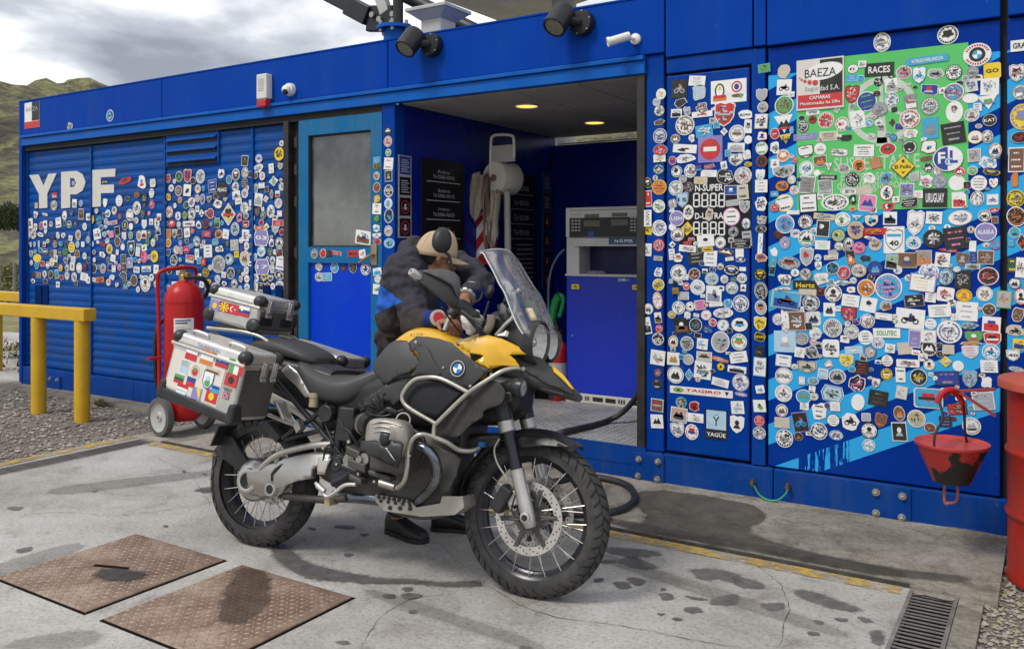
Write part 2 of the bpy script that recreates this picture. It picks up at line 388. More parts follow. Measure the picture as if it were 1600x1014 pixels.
# dirt packed into the top of the right grate
def blob(name, pts, z, m, parent, jit=.012, seed=0, sub=5):
    """irregular flat patch; outline in ground metres"""
    P = catmull([(p[0], p[1], z) for p in pts], sub, True)
    c = sum(P, Vector()) / len(P); Q = []
    for i, p in enumerate(P):
        n = noise.noise((p.x * 22 + seed, p.y * 22, seed * 1.7)) + .6 * noise.noise((p.x * 60, p.y * 60, seed))
        Q.append(p + (p - c).normalized() * n * jit)
    if m is m_apron:
        mb = MB(); mb.add(Q, [list(range(len(Q)))]); return mb.build(name, m, parent, smooth=0)
    # ragged stain: alpha falls towards the rim, broken up by noise in the material
    n = len(Q); sz = sum((q - c).length for q in Q) / n; w = min(.05, sz * .55)
    ar = sum(Q[i].x * Q[(i + 1) % n].y - Q[(i + 1) % n].x * Q[i].y for i in range(n)); sg = 1 if ar > 0 else -1
    mb = MB(); al = []
    for off, av in ((w, 0.), (0., .45), (-w * .12, .9)):
        for i in range(n):
            t = (Q[(i + 1) % n] - Q[i - 1]); t.normalize(); mb.v.append(Q[i] + Vector((t.y, -t.x, 0)) * sg * off); al.append(av)
    for r in range(2): mb.f += [[r * n + i, r * n + (i + 1) % n, (r + 1) * n + (i + 1) % n, (r + 1) * n + i] for i in range(n)]
    mb.f.append(list(range(2 * n, 3 * n))); mb.m = [0] * len(mb.f)
    o = mb.build(name, m, parent, smooth=0); at = o.data.attributes.new('core', 'FLOAT', 'POINT'); at.data.foreach_set('value', al); return o
def gpx(l): return [tuple(G(x, y)[:2]) for x, y in l]
def tz(ox, oy, s, l): return [(ox + a / s, oy + b / s) for a, b in l]
blob('packed_dirt', [(kx0 + .03, -1.02), (kx1 - .02, -1.02), (kx1 - .03, -1.07), (kx0 + .07, -1.06), (kx0 + .03, -1.07)], .0035, m_apron, apron, .008, 3)
# wet and oily patches on the concrete
zs = (500, 740, 2.4615)
STAINS = [
  [(1090, 285), (1200, 290), (1290, 300), (1300, 315), (1190, 320), (1120, 305)], [(1085, 335), (1130, 332), (1135, 345), (1090, 345)],
  [(1150, 330), (1215, 325), (1290, 360), (1230, 365), (1160, 345)], [(1055, 405), (1085, 403), (1090, 415), (1060, 418)],
  [(1130, 420), (1190, 420), (1185, 440), (1150, 442)], [(1180, 403), (1235, 405), (1250, 425), (1210, 430)],
  [(1305, 460), (1350, 462), (1360, 480), (1320, 485)], [(1310, 440), (1330, 440), (1328, 448), (1312, 448)],
  [(1430, 370), (1500, 368), (1600, 385), (1600, 420), (1530, 405), (1470, 410), (1440, 385)], [(1405, 470), (1490, 482), (1470, 490), (1420, 480)],
  [(1520, 480), (1600, 465), (1600, 500), (1540, 505), (1500, 500)], [(1400, 520), (1450, 515), (1470, 530), (1430, 535)],
  [(1355, 553), (1390, 555), (1385, 565), (1360, 563)], [(1300, 538), (1325, 540), (1315, 548)], [(245, 468), (285, 465), (290, 478), (255, 480)],
  [(325, 440), (355, 440), (350, 450), (330, 452)], [(310, 470), (350, 460), (395, 470), (350, 485)], [(340, 528), (370, 527), (365, 537), (345, 537)],
  [(95, 308), (125, 310), (120, 318), (100, 318)], [(60, 203), (125, 202), (120, 212), (75, 210)], [(150, 230), (185, 232), (175, 240), (155, 238)],
  [(770, 665), (810, 668), (800, 690), (775, 690)], [(60, 645), (105, 645), (100, 655), (70, 653)]]
for i, s in enumerate(STAINS): blob('wet_stain', gpx(tz(*zs, s)), .0022, m_wet, fore, .012, i)
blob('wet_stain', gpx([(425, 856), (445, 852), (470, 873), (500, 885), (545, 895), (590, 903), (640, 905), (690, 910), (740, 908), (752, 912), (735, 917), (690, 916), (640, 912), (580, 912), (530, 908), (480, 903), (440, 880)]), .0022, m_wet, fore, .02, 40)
zb = (1150, 560, 2.2333)
for i, s in enumerate([[(0, 765), (60, 775), (105, 800), (50, 802), (0, 790)], [(200, 812), (270, 815), (370, 850), (430, 875), (380, 880), (300, 860), (230, 835)],
      [(98, 860), (160, 855), (165, 872), (120, 880)], [(275, 915), (300, 918), (300, 926), (280, 925)], [(350, 907), (385, 908), (380, 918), (355, 916)],
      [(420, 903), (450, 905), (478, 918), (450, 922)], [(255, 955), (290, 958), (285, 966), (262, 964)], [(470, 960), (500, 950), (520, 985), (500, 1000), (480, 990)]]):
    blob('wet_stain', gpx(tz(*zb, s)), .0024, m_wet, fore, .012, i + 60)
za = (0, 640, 2.711)
for i, s in enumerate([[(830, 340), (915, 325), (915, 348), (860, 352)], [(690, 492), (712, 490), (705, 500)], [(75, 592), (130, 582), (125, 600), (85, 606)], [(390, 345), (410, 343), (400, 352)],
      [(850, 272), (875, 270), (870, 278)], [(770, 258), (790, 262), (780, 268)], [(35, 415), (90, 412), (80, 428), (45, 425)], [(1420, 492), (1490, 495), (1480, 505), (1440, 502)], [(1300, 500), (1340, 503), (1325, 512)]]):
    blob('wet_stain', gpx(tz(*za, s)), .0024, m_wet, fore, .01, i + 90)
for i, s in enumerate([[(1000, 640), (1090, 655), (1180, 700), (1280, 735), (1440, 770), (1440, 800), (1330, 810), (1200, 780), (1050, 770), (880, 740), (880, 700), (940, 690)]]):
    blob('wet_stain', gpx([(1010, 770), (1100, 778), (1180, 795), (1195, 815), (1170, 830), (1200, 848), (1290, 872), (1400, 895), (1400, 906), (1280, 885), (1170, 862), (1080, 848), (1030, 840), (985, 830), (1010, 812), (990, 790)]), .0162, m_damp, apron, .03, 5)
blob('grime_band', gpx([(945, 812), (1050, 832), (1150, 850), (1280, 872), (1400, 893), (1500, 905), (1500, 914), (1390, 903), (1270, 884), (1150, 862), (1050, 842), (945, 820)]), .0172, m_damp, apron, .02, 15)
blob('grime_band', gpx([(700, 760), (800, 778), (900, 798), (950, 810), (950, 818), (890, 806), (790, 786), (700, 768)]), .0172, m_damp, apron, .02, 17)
blob('pale_patch', gpx([(1480, 828), (1530, 833), (1555, 845), (1540, 858), (1500, 850), (1475, 838)]), .0174, ragged(mat('lichen patch', (.34, .31, .20), .9, var=.3, vs=30), .3, 30.), apron, .02, 19)
blob('pale_patch', gpx([(1485, 888), (1510, 890), (1530, 905), (1515, 908), (1490, 897)]), .0174, ragged(mat('lime patch', (.48, .46, .42), .9, var=.2, vs=30), .25, 40.), apron, .02, 21)
def crack(pts, w, seed):
    P = catmull([(x, y, .0026) for x, y in pts], 14); rn_ = random.Random(seed); Lf = []; Rt = []
    for i, q in enumerate(P):
        d = (P[min(i + 1, len(P) - 1)] - P[max(i - 1, 0)]).normalized(); e = Vector((-d.y, d.x, 0)); j = .022 * noise.noise((q.x * 7, q.y * 7, seed)) + .008 * noise.noise((q.x * 40, q.y * 40, seed)); k = w * rn_.uniform(.3, 1.) * min(1, 6 * min(i, len(P) - 1 - i) / len(P) + .1); Lf.append(q + e * (j + k)); Rt.append(q + e * (j - k))
    n = len(P); mb = MB(); mb.add(Lf + Rt, [[i, i + 1, n + i + 1, n + i] for i in range(n - 1)]); mb.build('crack', m_pit, fore, smooth=0)
crack(gpx([(0, 812), (90, 800), (190, 806), (300, 790), (345, 782)]), .0016, 1); crack(gpx([(760, 915), (850, 960), (1010, 985), (1150, 1014)]), .0018, 2); crack(gpx([(1180, 880), (1230, 930), (1215, 1014)]), .0013, 3); crack(gpx([(560, 1014), (600, 960), (650, 935), (700, 930)]), .0014, 4); crack(gpx([(240, 712), (300, 745), (330, 800)]), .0012, 5)
m_track = ragged(mat('faint tyre track', (.16, .15, .135), .85, var=.4, vs=30), .30, 16.)
for k_, l_ in enumerate(([(100, 760), (330, 735), (340, 742), (110, 772)], [(960, 870), (1290, 975), (1270, 985), (950, 880)], [(600, 925), (830, 1000), (810, 1010), (590, 935)], [(0, 880), (110, 850), (120, 862), (0, 900)], [(30, 1000), (150, 985), (130, 1010), (20, 1014)])): blob('tyre_track', gpx(l_), .0021, m_track, fore, .02, 200 + k_)
# crack / seam line in front of apron
mb = MB(); mb.box((-5.8, -1.004, -.02), (-.54, -.985, .0145)); mb.build('seam', m_oil, apron, smooth=0)
# tread plates in the slab with raised lozenges
def tread_plate(x0, x1, y0, y1, label, slot):
    t = thing('steel_hatch', label, 'hatch cover', ((x0 + x1) / 2, (y0 + y1) / 2, 0), 'steel hatch covers set in the forecourt')
    a, b = (x1 - x0) / 2, (y1 - y0) / 2
    mb = MB(); mb.box((-a, -b, .001), (a, b, .008)); mb.build('plate', m_plate, t, smooth=0, bevel=.002, bseg=1)
    mb = MB(); mb.box((-a - .012, -b - .012, -.01), (a + .012, b + .012, .0015)); mb.build('joint', m_pit, t, smooth=0)
    mb = MB(); st = .029; n = int(2 * a / st)
    for i in range(n):
        for j in range(int(2 * b / st)):
            cx = -a + .014 + i * st; cy = -b + .014 + j * st; ang = math.radians(45 if (i + j) % 2 else -45)
            u = Vector((math.cos(ang), math.sin(ang), 0)); v = Vector((-u.y, u.x, 0)); c = Vector((cx, cy, .008))
            if slot and abs(cx + .06) < .12 and abs(cy) < .05: continue
            mb.add([c - u * .0125, c + v * .0048, c + u * .0125, c - v * .0048, c + Vector((0, 0, .0034))], [[0, 3, 4], [3, 2, 4], [2, 1, 4], [1, 0, 4]])
    stuff(mb.build('tread_pattern', m_lozenge, t, smooth=0))
    if slot:
        mb = MB(); mb.obox((-.02, .0, .0095), (.085, .03, 0), (-.003, .009, 0), (0, 0, .0025)); mb.build('lifting_slot', m_pit, t, smooth=0)
    return t
P1 = tread_plate(-4.05, -3.36, -3.095, -2.40, 'rusty steel hatch plate nearer the left edge, with a dark lifting slot', True)
P2 = tread_plate(-3.235, -2.54, -3.095, -2.40, 'rusty steel hatch plate nearer the motorcycle, cut by the bottom edge', False)
blob('oil_stain', [(P1.location.x + a, P1.location.y + b) for a, b in ((-.02, -.03), (.10, .02), (.20, .03), (.22, -.04), (.12, -.10), (.03, -.10))], .0112, m_stain, None, .02, 7)
bpy.data.objects['oil_stain'].parent = P1; bpy.data.objects['oil_stain'].matrix_parent_inverse = Matrix.Translation(-P1.location)
o = blob('oil_stain', [(P2.location.x + a, P2.location.y + b) for a, b in ((-.30, .31), (-.15, .33), (-.05, .24), (.10, .10), (.16, -.05), (.05, -.10), (-.1, .05), (-.22, .18))], .0112, m_rust, P2, .03, 9)
o.matrix_parent_inverse = Matrix.Translation(-P2.location)
# loose stones
def stones(name, n, place, m, r0, r1, seed):
    random.seed(seed); mb = MB()
    base = [(0, 0, 1), (.9, 0, .1), (.3, .85, .1), (-.75, .5, .1), (-.75, -.5, .1), (.3, -.85, .1), (0, 0, -.6)]
    fs = [[0, 1, 2], [0, 2, 3], [0, 3, 4], [0, 4, 5], [0, 5, 1], [6, 2, 1], [6, 3, 2], [6, 4, 3], [6, 5, 4], [6, 1, 5]]
    for i in range(n):
        x, y = place(); r = r0 * (r1 / r0) ** (random.random() ** 2.2); a = random.uniform(0, 6.28); sq = random.uniform(.45, .8)
        ca, sa = math.cos(a), math.sin(a); el = random.uniform(.7, 1.3)
        z = .002 + r * .1 + .014 * noise.noise((x * 1.3, y * 1.3, 2)) - .02
        mb.add([(x + (ca * p[0] * el - sa * p[1]) * r * random.uniform(.8, 1.2), y + (sa * p[0] * el + ca * p[1]) * r * random.uniform(.8, 1.2), z + p[2] * r * sq) for p in base], fs, random.randrange(3))
    return stuff(mb.build(name, m, smooth=0))
msto = [mat('stone grey', (.23, .21, .19), .9, var=.25, vs=40), mat('stone brown', (.20, .165, .135), .9, var=.25, vs=40), mat('stone pale', (.34, .31, .27), .9, var=.25, vs=40)]
o = stones('loose_gravel', 9000, lambda: (random.uniform(-9.6, gx0 - .2), -.28 - 3.2 * random.random()), msto, .006, .03, 1)
o['label'] = 'loose gravel and stones around the yellow rail'
o = stones('loose_gravel', 9000, lambda: (random.uniform(-.25, .75), random.uniform(-2.3, .0) if random.random() < .93 else random.uniform(-1., -.0)), [mat('stone olive', (.30, .27, .17), .9, var=.25, vs=40), msto[2], msto[0]], .005, .018, 2)
o['label'] = 'loose gravel at the foot of the red drum'
# ================================================================== BUILDING
BLUE = (.006, .062, .33)
m_fascia = mat('blue fascia paint', (.0006, .044, .34), rough=.45, var=.06, vs=2.2, dirt=(.002, .060, .34), damt=.5, ds=1.3, spec=.07, streak=(.02, .075, .30), samt=0.3)
m_trim = mat('light blue trim paint', (.002, .105, .47), rough=.4, var=.12, vs=3., dirt=(.012, .08, .30), damt=.5, ds=3, spec=.15, streak=(.06, .12, .26), samt=0.4)
m_blue = mat('blue panel paint', (.0008, .040, .30), rough=.45, var=.1, vs=2.5, dirt=(.006, .065, .28), damt=.6, ds=2, spec=.08, streak=(.02, .07, .26), samt=0.4)
m_base = mat('blue base beam paint', (.0012, .045, .26), rough=.42, var=.14, vs=2.5, dirt=(.02, .06, .20), damt=.6, ds=2.4, spec=.12, streak=(.05, .08, .18), samt=0.45)
m_dark = mat('black rubber seam and shade', (.012, .012, .015), rough=.7)
m_black = mat('black steel', (.02, .02, .022), rough=.55, var=.3, vs=9, dirt=(.07, .05, .04), damt=.5, ds=5)
m_teal = mat('teal door paint', (.004, .135, .34), rough=.42, var=.12, vs=3, dirt=(.04, .12, .19), damt=.5, ds=3, spec=.15, streak=(.10, .16, .2), samt=0.4)
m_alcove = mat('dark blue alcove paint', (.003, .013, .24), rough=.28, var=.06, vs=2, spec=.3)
m_ceil = mat('grey ceiling panels', (.36, .35, .33), rough=.75, var=.08, vs=3, dirt=(.22, .2, .19), damt=.4)
m_bolt = mat('galvanised bolt', (.38, .36, .32), rough=.5, metal=.7, var=.25, vs=40)
m_white = mat('white enamel', (.72, .71, .68), rough=.45, var=.05, vs=6)
m_grey = mat('grey plastic', (.42, .42, .40), rough=.5, var=.08)
m_blackp = mat('black plastic', (.018, .018, .02), rough=.45, var=.15, vs=12)
def ribbed_material():
    m = mat('ribbed blue sheet paint', (.001, .068, .32), rough=.42, var=.12, vs=1.8, dirt=(.04, .065, .14), damt=.6, ds=3.5, spec=.12, streak=(.03, .06, .17), samt=0.35)
    return m
m_rib = ribbed_material()
def stripe_material():
    m = mat('striped blue panel paint', (.0006, .030, .27), rough=.4, var=.08, vs=2, dirt=(.004, .045, .26), damt=.4, ds=2, spec=.08, streak=(.012, .055, .26), samt=0.35)
    nt = m.node_tree; N = nt.nodes.new; L = nt.links.new; b = nt.nodes['Principled BSDF']
    src = b.inputs['Base Color'].links[0].from_socket
    tc = N('ShaderNodeTexCoord'); sp = N('ShaderNodeSeparateXYZ'); L(tc.outputs['Object'], sp.inputs[0])
    def math_(op, a, bb):
        n = N('ShaderNodeMath'); n.operation = op
        for i, v in enumerate((a, bb)):
            if isinstance(v, (int, float)): n.inputs[i].default_value = v
            else: L(v, n.inputs[i])
        return n.outputs[0]
    k = math_('MULTIPLY', sp.outputs[0], SLOPE); d = math_('SUBTRACT', sp.outputs[2], k); d = math_('SUBTRACT', d, STR0); d = math_('DIVIDE', d, PERIOD)
    fr = math_('FRACT', d, 0); st = math_('MULTIPLY', math_('LESS_THAN', fr, .47), math_('GREATER_THAN', d, -1.))
    # paint runs and wear in the lowest stripe
    mp = N('ShaderNodeMapping'); mp.inputs['Scale'].default_value = (60, 1, 5); L(tc.outputs['Object'], mp.inputs[0])
    n = N('ShaderNodeTexNoise'); n.inputs['Scale'].default_value = 1; n.inputs['Detail'].default_value = 3; L(mp.outputs[0], n.inputs['Vector'])
    gt = math_('GREATER_THAN', n.outputs['Fac'], .47); low = math_('LESS_THAN', sp.outputs[2], .46)
    xa = math_('GREATER_THAN', sp.outputs[0], -1.26); xb = math_('LESS_THAN', sp.outputs[0], -.98)
    lo = math_('MULTIPLY', math_('MULTIPLY', low, gt), math_('MULTIPLY', xa, xb)); keep = math_('SUBTRACT', 1., lo); st = math_('MULTIPLY', st, keep)
    gz = math_('GREATER_THAN', sp.outputs[2], .2); st = math_('MULTIPLY', st, gz)
    tz_ = math_('LESS_THAN', sp.outputs[2], 2.52); st = math_('MULTIPLY', st, tz_)
    mx = N('ShaderNodeMix'); mx.data_type = 'RGBA'; L(st, mx.inputs[0]); L(src, mx.inputs[6]); mx.inputs[7].default_value = (.035, .38, .76, 1)
    L(mx.outputs[2], b.inputs['Base Color'])
    return m
_a = F(1202, 663); _b = F(1266, 639); SLOPE = (_b.z - _a.z) / (_b.x - _a.x)
_c = F(1202, 694); _d = F(1202, 625)
PERIOD = _d.z - _c.z; STR0 = _c.z - SLOPE * _c.x
m_stripe = stripe_material()

bld = thing('fuel_station_building', 'long blue prefabricated fuel station covered in travel stickers', 'building', (0, 0, 0))
def part(name, a, b, m, bevel=.006, parent=None):
    mb = MB(); mb.box(a, b); return mb.build(name, m, parent or bld, smooth=0, bevel=bevel)
XL, XR, ZT = -9.66, 2.4, 3.10
# body behind the skin, in blocks so that the alcove stays open
part('wall', (XL + .02, .10, .05), (-5.56, 2.6, 3.02), m_blue, 0)
part('wall', (-2.2, .12, .05), (XR, 2.6, 3.02), m_blue, 0)
for a_, b_ in (((XL + .01, .02), (-5.42, 2.75)), ((-4.5, .02), (XR - .01, 2.75)), ((-5.42, .02), (-4.5, .16)), ((-5.42, 1.0), (-4.5, 2.75))):   # unseen roof gap added over the store room to let daylight in
    part('roof', (a_[0], a_[1], 3.0), (b_[0], b_[1], 3.06), m_blue, 0)
part('wall', (-5.30, .12, .2), (-4.40, .16, 2.62), m_alcove, 0) if False else None
# base beam with seams
for i, (x0, x1) in enumerate([(XL + .02, -7.6), (-7.597, -4.4), (-4.397, -2.10), (-2.094, -1.405), (-1.40, -.205), (-.20, XR)]):
    part('base_beam', (x0, -.03, .0), (x1, .35, .195), m_base, .006)
# fascia panels
fz = 2.735
for x0, x1, z0 in [(XL + .05, -7.155, fz), (-7.147, -4.365, fz), (-4.357, -2.085, fz), (-2.075, -1.525, 2.70), (-1.515, -1.445, 2.70), (-1.437, -.235, 2.695), (-.20, XR, 2.695)]:
    part('fascia_panel', (x0, -.035, z0), (x1, .06, ZT), m_fascia, .005)
part('corner_post', (XL, -.04, .02), (XL + .055, .12, ZT + .01), m_blue, .005)
# drip trim under the left fascia: upper lip and lower lip
part('drip_trim', (XL + .055, -.065, 2.70), (-2.215, .02, 2.728), m_trim, .004)
part('drip_trim', (XL + .055, -.045, 2.615), (-2.215, .02, 2.697), m_trim, .004)
part('header_strip', (-2.075, -.02, 2.60), (-1.525, .06, 2.694), m_blue, .004)
part('seam_shadow', (XL + .06, -.01, 2.56), (-4.43, .10, 2.612), m_dark, 0)  # black strip stands in for the shade in the gap under the trim
# ribbed steel doors on the left
RIBY = .035
def ribbed(x0, x1, z0, z1, hole=None):
    mb = MB(); per = .082; prof = []; z = z0
    while z < z1 - .001:
        for dz, y in ((0, 0.), (.018, -.006), (.046, -.006), (.064, 0.)):
            if z + dz < z1: prof.append((z + dz, y))
        z += per
    prof.append((z1, 0.))
    vs = []
    for zz, y in prof: vs += [(x0, RIBY + y, zz), (x1, RIBY + y, zz)]
    mb.add(vs, [[2 * i, 2 * i + 1, 2 * i + 3, 2 * i + 2] for i in range(len(prof) - 1)])
    o = mb.build('ribbed_door', m_rib, bld, smooth=0)
    return o
RD = []
for x0, x1 in [(XL + .06, -8.385), (-8.375, -7.175), (-7.165, -5.955), (-5.945, -5.53)]:
    RD.append(ribbed(x0, x1, .205, 2.555))
part('door_backing', (XL + .05, .05, .2), (-5.5, .099, 2.6), m_dark, 0)
for x in (-9.605, -8.40, -7.19, -5.965): 
    part('door_stile', (x, .012, .205), (x + .022, .04, 2.555), m_rib, .003)
# louvre in the third door
lp = [F(258, 218), F(340, 206), F(340, 246), F(258, 258)]
mb = MB(); mb.box((lp[0].x, .008, lp[3].z - .02), (lp[1].x, .034, lp[0].z + .03)); lv = mb.build('louvre', m_rib, RD[2], smooth=0, bevel=.004)
for k in range(3):
    z = lp[0].z - .015 - k * .098
    mb = MB(); mb.box((lp[0].x + .02, .003, z - .045), (lp[1].x - .02, .012, z - .008)); mb.build('louvre_slot', m_dark, RD[2], smooth=0)
    mb = MB(); mb.obox(((lp[0].x + lp[1].x) / 2, -.004, z), ((lp[1].x - lp[0].x) / 2 - .02, 0, 0), (0, .012, .014), (0, -.002, .003)); mb.build('louvre_blade', m_rib, RD[2], smooth=0)
for pxs in ((52, 62), (64, 72)):      # recessed grab slots low on the left door
    a = F(pxs[0], 446); b = F(pxs[1], 478)
    part('grab_slot', (a.x, .018, b.z), (b.x, .03, a.z), mat('recess navy', (.001, .02, .11), .6, spec=.05), 0)
for px in (412, 432): 
    a = F(px, 446); part('grab_slot', (a.x - .03, .018, a.z - .12), (a.x + .05, .03, a.z), mat('recess navy', (.001, .02, .11), .6, spec=.05), 0)
# dark jamb with hinges, teal door
part('door_jamb', (-5.53, -.02, .2), (-5.47, .09, 2.57), m_black, .004)
part('jamb_recess', (-5.47, .045, .2), (-5.36, .12, 2.6), m_dark, 0)
for px_y in (222, 265, 315, 395, 520):
    z = F(467, px_y).z
    mb = MB(); mb.cyl((-5.385, .0, z - .05), (-5.385, .0, z + .05), .013, seg=10); mb.box((-5.42, .0, z - .04), (-5.35, .012, z + .04)); mb.build('hinge', m_black, bld)
DX0, DX1, DZ0, DZ1 = -5.355, -4.44, .215, 2.56
WX0, WX1 = F(483, 300).x, F(581, 300).x
WZ0, WZ1 = F(530, 386).z, F(530, 208).z
mb = MB(); y0, y1 = -.012, .05
mb.box((DX0, y0, DZ0), (WX0, y1, DZ1)); mb.box((WX1, y0, DZ0), (DX1, y1, DZ1))
mb.box((WX0, y0 + .0005, WZ1), (WX1, y1, DZ1)); mb.box((WX0, y0 + .0005, WZ0 - .13), (WX1, y1, WZ0)); mb.box((WX0, y0 + .0005, DZ0), (WX1, y1, DZ0 + .16))
door = mb.build('door', m_teal, bld, smooth=0)
part('door_panel', (WX0 - .005, .012, DZ0 + .15), (WX1 + .005, .04, WZ0 - .125), mat('bright blue door panel', (.001, .040, .55), rough=.3, var=.08, vs=3, dirt=(.01, .07, .5), damt=.5, spec=.15), .0, door)
# window glass and the room seen through it
def glass_mat(name, tint=(.62, .66, .66), haze=.10, gl=.12, fmax=.75):
    m = bpy.data.materials.new(name); m.use_nodes = True; nt = m.node_tree; N = nt.nodes.new; L = nt.links.new
    nt.nodes.remove(nt.nodes['Principled BSDF']); out = nt.nodes['Material Output']
    t = N('ShaderNodeBsdfTransparent'); t.inputs[0].default_value = (*tint, 1)
    gy = N('ShaderNodeBsdfGlossy'); gy.inputs['Roughness'].default_value = .03
    d = N('ShaderNodeBsdfDiffuse'); d.inputs[0].default_value = (.6, .6, .6, 1)
    lw = N('ShaderNodeLayerWeight'); lw.inputs[0].default_value = .35
    mr = N('ShaderNodeMapRange'); mr.inputs[3].default_value = gl * .5; mr.inputs[4].default_value = fmax; L(lw.outputs['Fresnel'], mr.inputs[0])
    tc = N('ShaderNodeTexCoord'); n = N('ShaderNodeTexNoise'); n.inputs['Scale'].default_value = 7; n.inputs['Detail'].default_value = 8; n.inputs['Roughness'].default_value = .7; L(tc.outputs['Object'], n.inputs['Vector'])
    mr2 = N('ShaderNodeMapRange'); mr2.inputs[1].default_value = .4; mr2.inputs[2].default_value = .75; mr2.inputs[3].default_value = haze * .5; mr2.inputs[4].default_value = haze * 2; L(n.outputs['Fac'], mr2.inputs[0])
    a = N('ShaderNodeMixShader'); L(mr2.outputs[0], a.inputs[0]); L(t.outputs[0], a.inputs[1]); L(d.outputs[0], a.inputs[2])
    b = N('ShaderNodeMixShader'); L(mr.outputs[0], b.inputs[0]); L(a.outputs[0], b.inputs[1]); L(gy.outputs[0], b.inputs[2])
    L(b.outputs[0], out.inputs[0]); MATS[name] = m; return m
m_win = glass_mat('dusty window glass', (.80, .82, .80), .06, .05, .2)
win = part('window', (WX0, .018, WZ0), (WX1, .024, WZ1), m_win, 0, door)
mb = MB()
for a, b in (((WX0, .0, WZ0), (WX0 + .012, .03, WZ1)), ((WX1 - .012, .0, WZ0), (WX1, .03, WZ1)), ((WX0, .0, WZ0), (WX1, .03, WZ0 + .012)), ((WX0, .0, WZ1 - .012), (WX1, .03, WZ1))): mb.box(a, b)
mb.build('window_frame', m_dark, door, smooth=0)
# small store room behind the window (lit from above through the added roof gap)
m_room = mat('grey store room wall', (.42, .43, .38), rough=.8, var=.15, vs=2, dirt=(.16, .16, .14), damt=.6)
part('room_wall', (-5.5, .95, .2), (-4.5, 1.0, 2.9), m_room, 0)
part('room_wall', (-5.5, .16, .2), (-5.45, .95, 2.9), m_room, 0)
part('room_floor', (-5.5, .13, .15), (-4.45, 1.0, .2), m_room, 0)
pr = F(520, 300, .5); 
part('room_post', (F(483, 300, .45).x - .05, .42, .2), (F(509, 300, .45).x, .46, 2.8), mat('pale room post', (.48, .48, .43), .8), 0)
for (a, b), m in ((((508, 268), (545, 283)), mat('notice ink blue', (.02, .06, .13), .7)), (((508, 352), (545, 363)), mat('notice teal', (.02, .13, .2), .7))):
    p = F(*a, .94); q = F(*b, .94); part('wall_notice', (p.x, .938, q.z), (q.x, .949, p.z), m, 0)
mb = MB()
for cx, cy in ((524, 292), (520, 318)):
    c = F(cx, cy, .94)
    for k in range(8):
        a = k * math.pi / 4; mb.box((c.x + .05 * math.cos(a) - .014, .942, c.z + .05 * math.sin(a) - .014), (c.x + .05 * math.cos(a) + .014, .949, c.z + .05 * math.sin(a) + .014))
    mb.cyl((c.x, .949, c.z), (c.x, .942, c.z), .025)
mb.build('wall_notice', mat('notice ink blue'), bld, smooth=0)
# door furniture
hz = F(587, 398); mb = MB(); mb.obox((hz.x, -.018, hz.z), (.03, 0, 0), (0, .006, 0), (0, 0, .08)); mb.cyl((hz.x + .0, -.012, hz.z), (hz.x, -.06, hz.z), .012); mb.tube([(hz.x, -.058, hz.z), (hz.x - .05, -.06, hz.z - .025), (hz.x - .12, -.055, hz.z - .065)], .011)
mb.build('door_handle', mat('brass handle', (.40, .31, .20), .4, .8, var=.2, vs=30), door)
# posts either side of the alcove
part('post', (-4.43, -.02, .2), (-4.305, .10, 2.61), m_blue, .006)
part('post', (-2.215, -.015, .2), (-2.095, .13, 2.73), m_blue, .006)
part('jamb', (-2.275, -.03, .22), (-2.22, .14, 2.66), m_black, .004)
sp = part('service_panel', (-2.078, -.012, .215), (-1.548, .10, 2.585), m_blue, .008)
part('post', (-1.535, -.018, .2), (-1.452, .12, 2.69), m_blue, .006)
bp_ = part('poster_panel', (-1.437, -.010, .205), (-.236, .10, 2.685), m_stripe, .006)
bp2 = part('poster_panel', (-.205, -.010, .205), (XR, .10, 2.685), m_stripe, .006)
part('seam_fill', (-2.30, .03, .2), (XR, .08, 3.0), m_dark, 0)
# bolted joint plates
def joint_plate(p0, p1, bolts):
    a = F(*p0); b = F(*p1); x0, x1, z0, z1 = a.x, b.x, b.z, a.z
    t = part('joint_plate', (x0, -.042, z0), (x1, -.02, z1), m_base, .003)
    for px, py in bolts:
        c = F(px, py); mb = MB(); mb.cyl((c.x, -.04, c.z), (c.x, -.047, c.z), .021, seg=16); mb.cyl((c.x, -.047, c.z), (c.x, -.062, c.z), .0145, seg=6); mb.ball((c.x, -.062, c.z), (.008, .006, .008), 8, 6)
        mb.build('bolt', m_bolt, t, smooth=30)
joint_plate((990, 703), (1041, 753), [(1002, 715), (1032, 719), (1001, 741), (1031, 746)])
joint_plate((1362, 752), (1425, 812), [(1371, 766), (1412, 772), (1371, 798), (1411, 805)])
joint_plate((78, 585), (100, 614), [(84.5, 591), (96, 593), (84, 608), (96, 609.5)])
# roof line thin flashing
part('roof_flashing', (XL, -.04, ZT), (XR, .10, ZT + .012), m_fascia, 0)
# ---------------------------------------------------------------- alcove
AX0, AX1, AY, FZ, CZ = -4.305, -2.22, 2.5, .215, 2.615
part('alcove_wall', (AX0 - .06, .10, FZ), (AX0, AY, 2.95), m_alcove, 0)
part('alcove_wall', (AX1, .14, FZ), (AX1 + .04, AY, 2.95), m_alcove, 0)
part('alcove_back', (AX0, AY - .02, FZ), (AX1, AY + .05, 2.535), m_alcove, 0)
def tread_floor_material():
    m = surf('tread plate floor', [([(.3, (.14, .14, .14)), (.5, (.24, .24, .24)), (.7, (.33, .33, .33))], 3., 1, .5), ([(.35, g(.6)), (.5, g(.95)), (.65, g(1.1))], 25., .7, 0.)], None, rough=.5, bump=.2, bscale=60)
    return m
m_tfloor = tread_floor_material()
fl = part('alcove_floor', (AX0, -.028, .18), (AX1 - .05, AY, FZ), m_tfloor, 0)
mb = MB(); st = .05
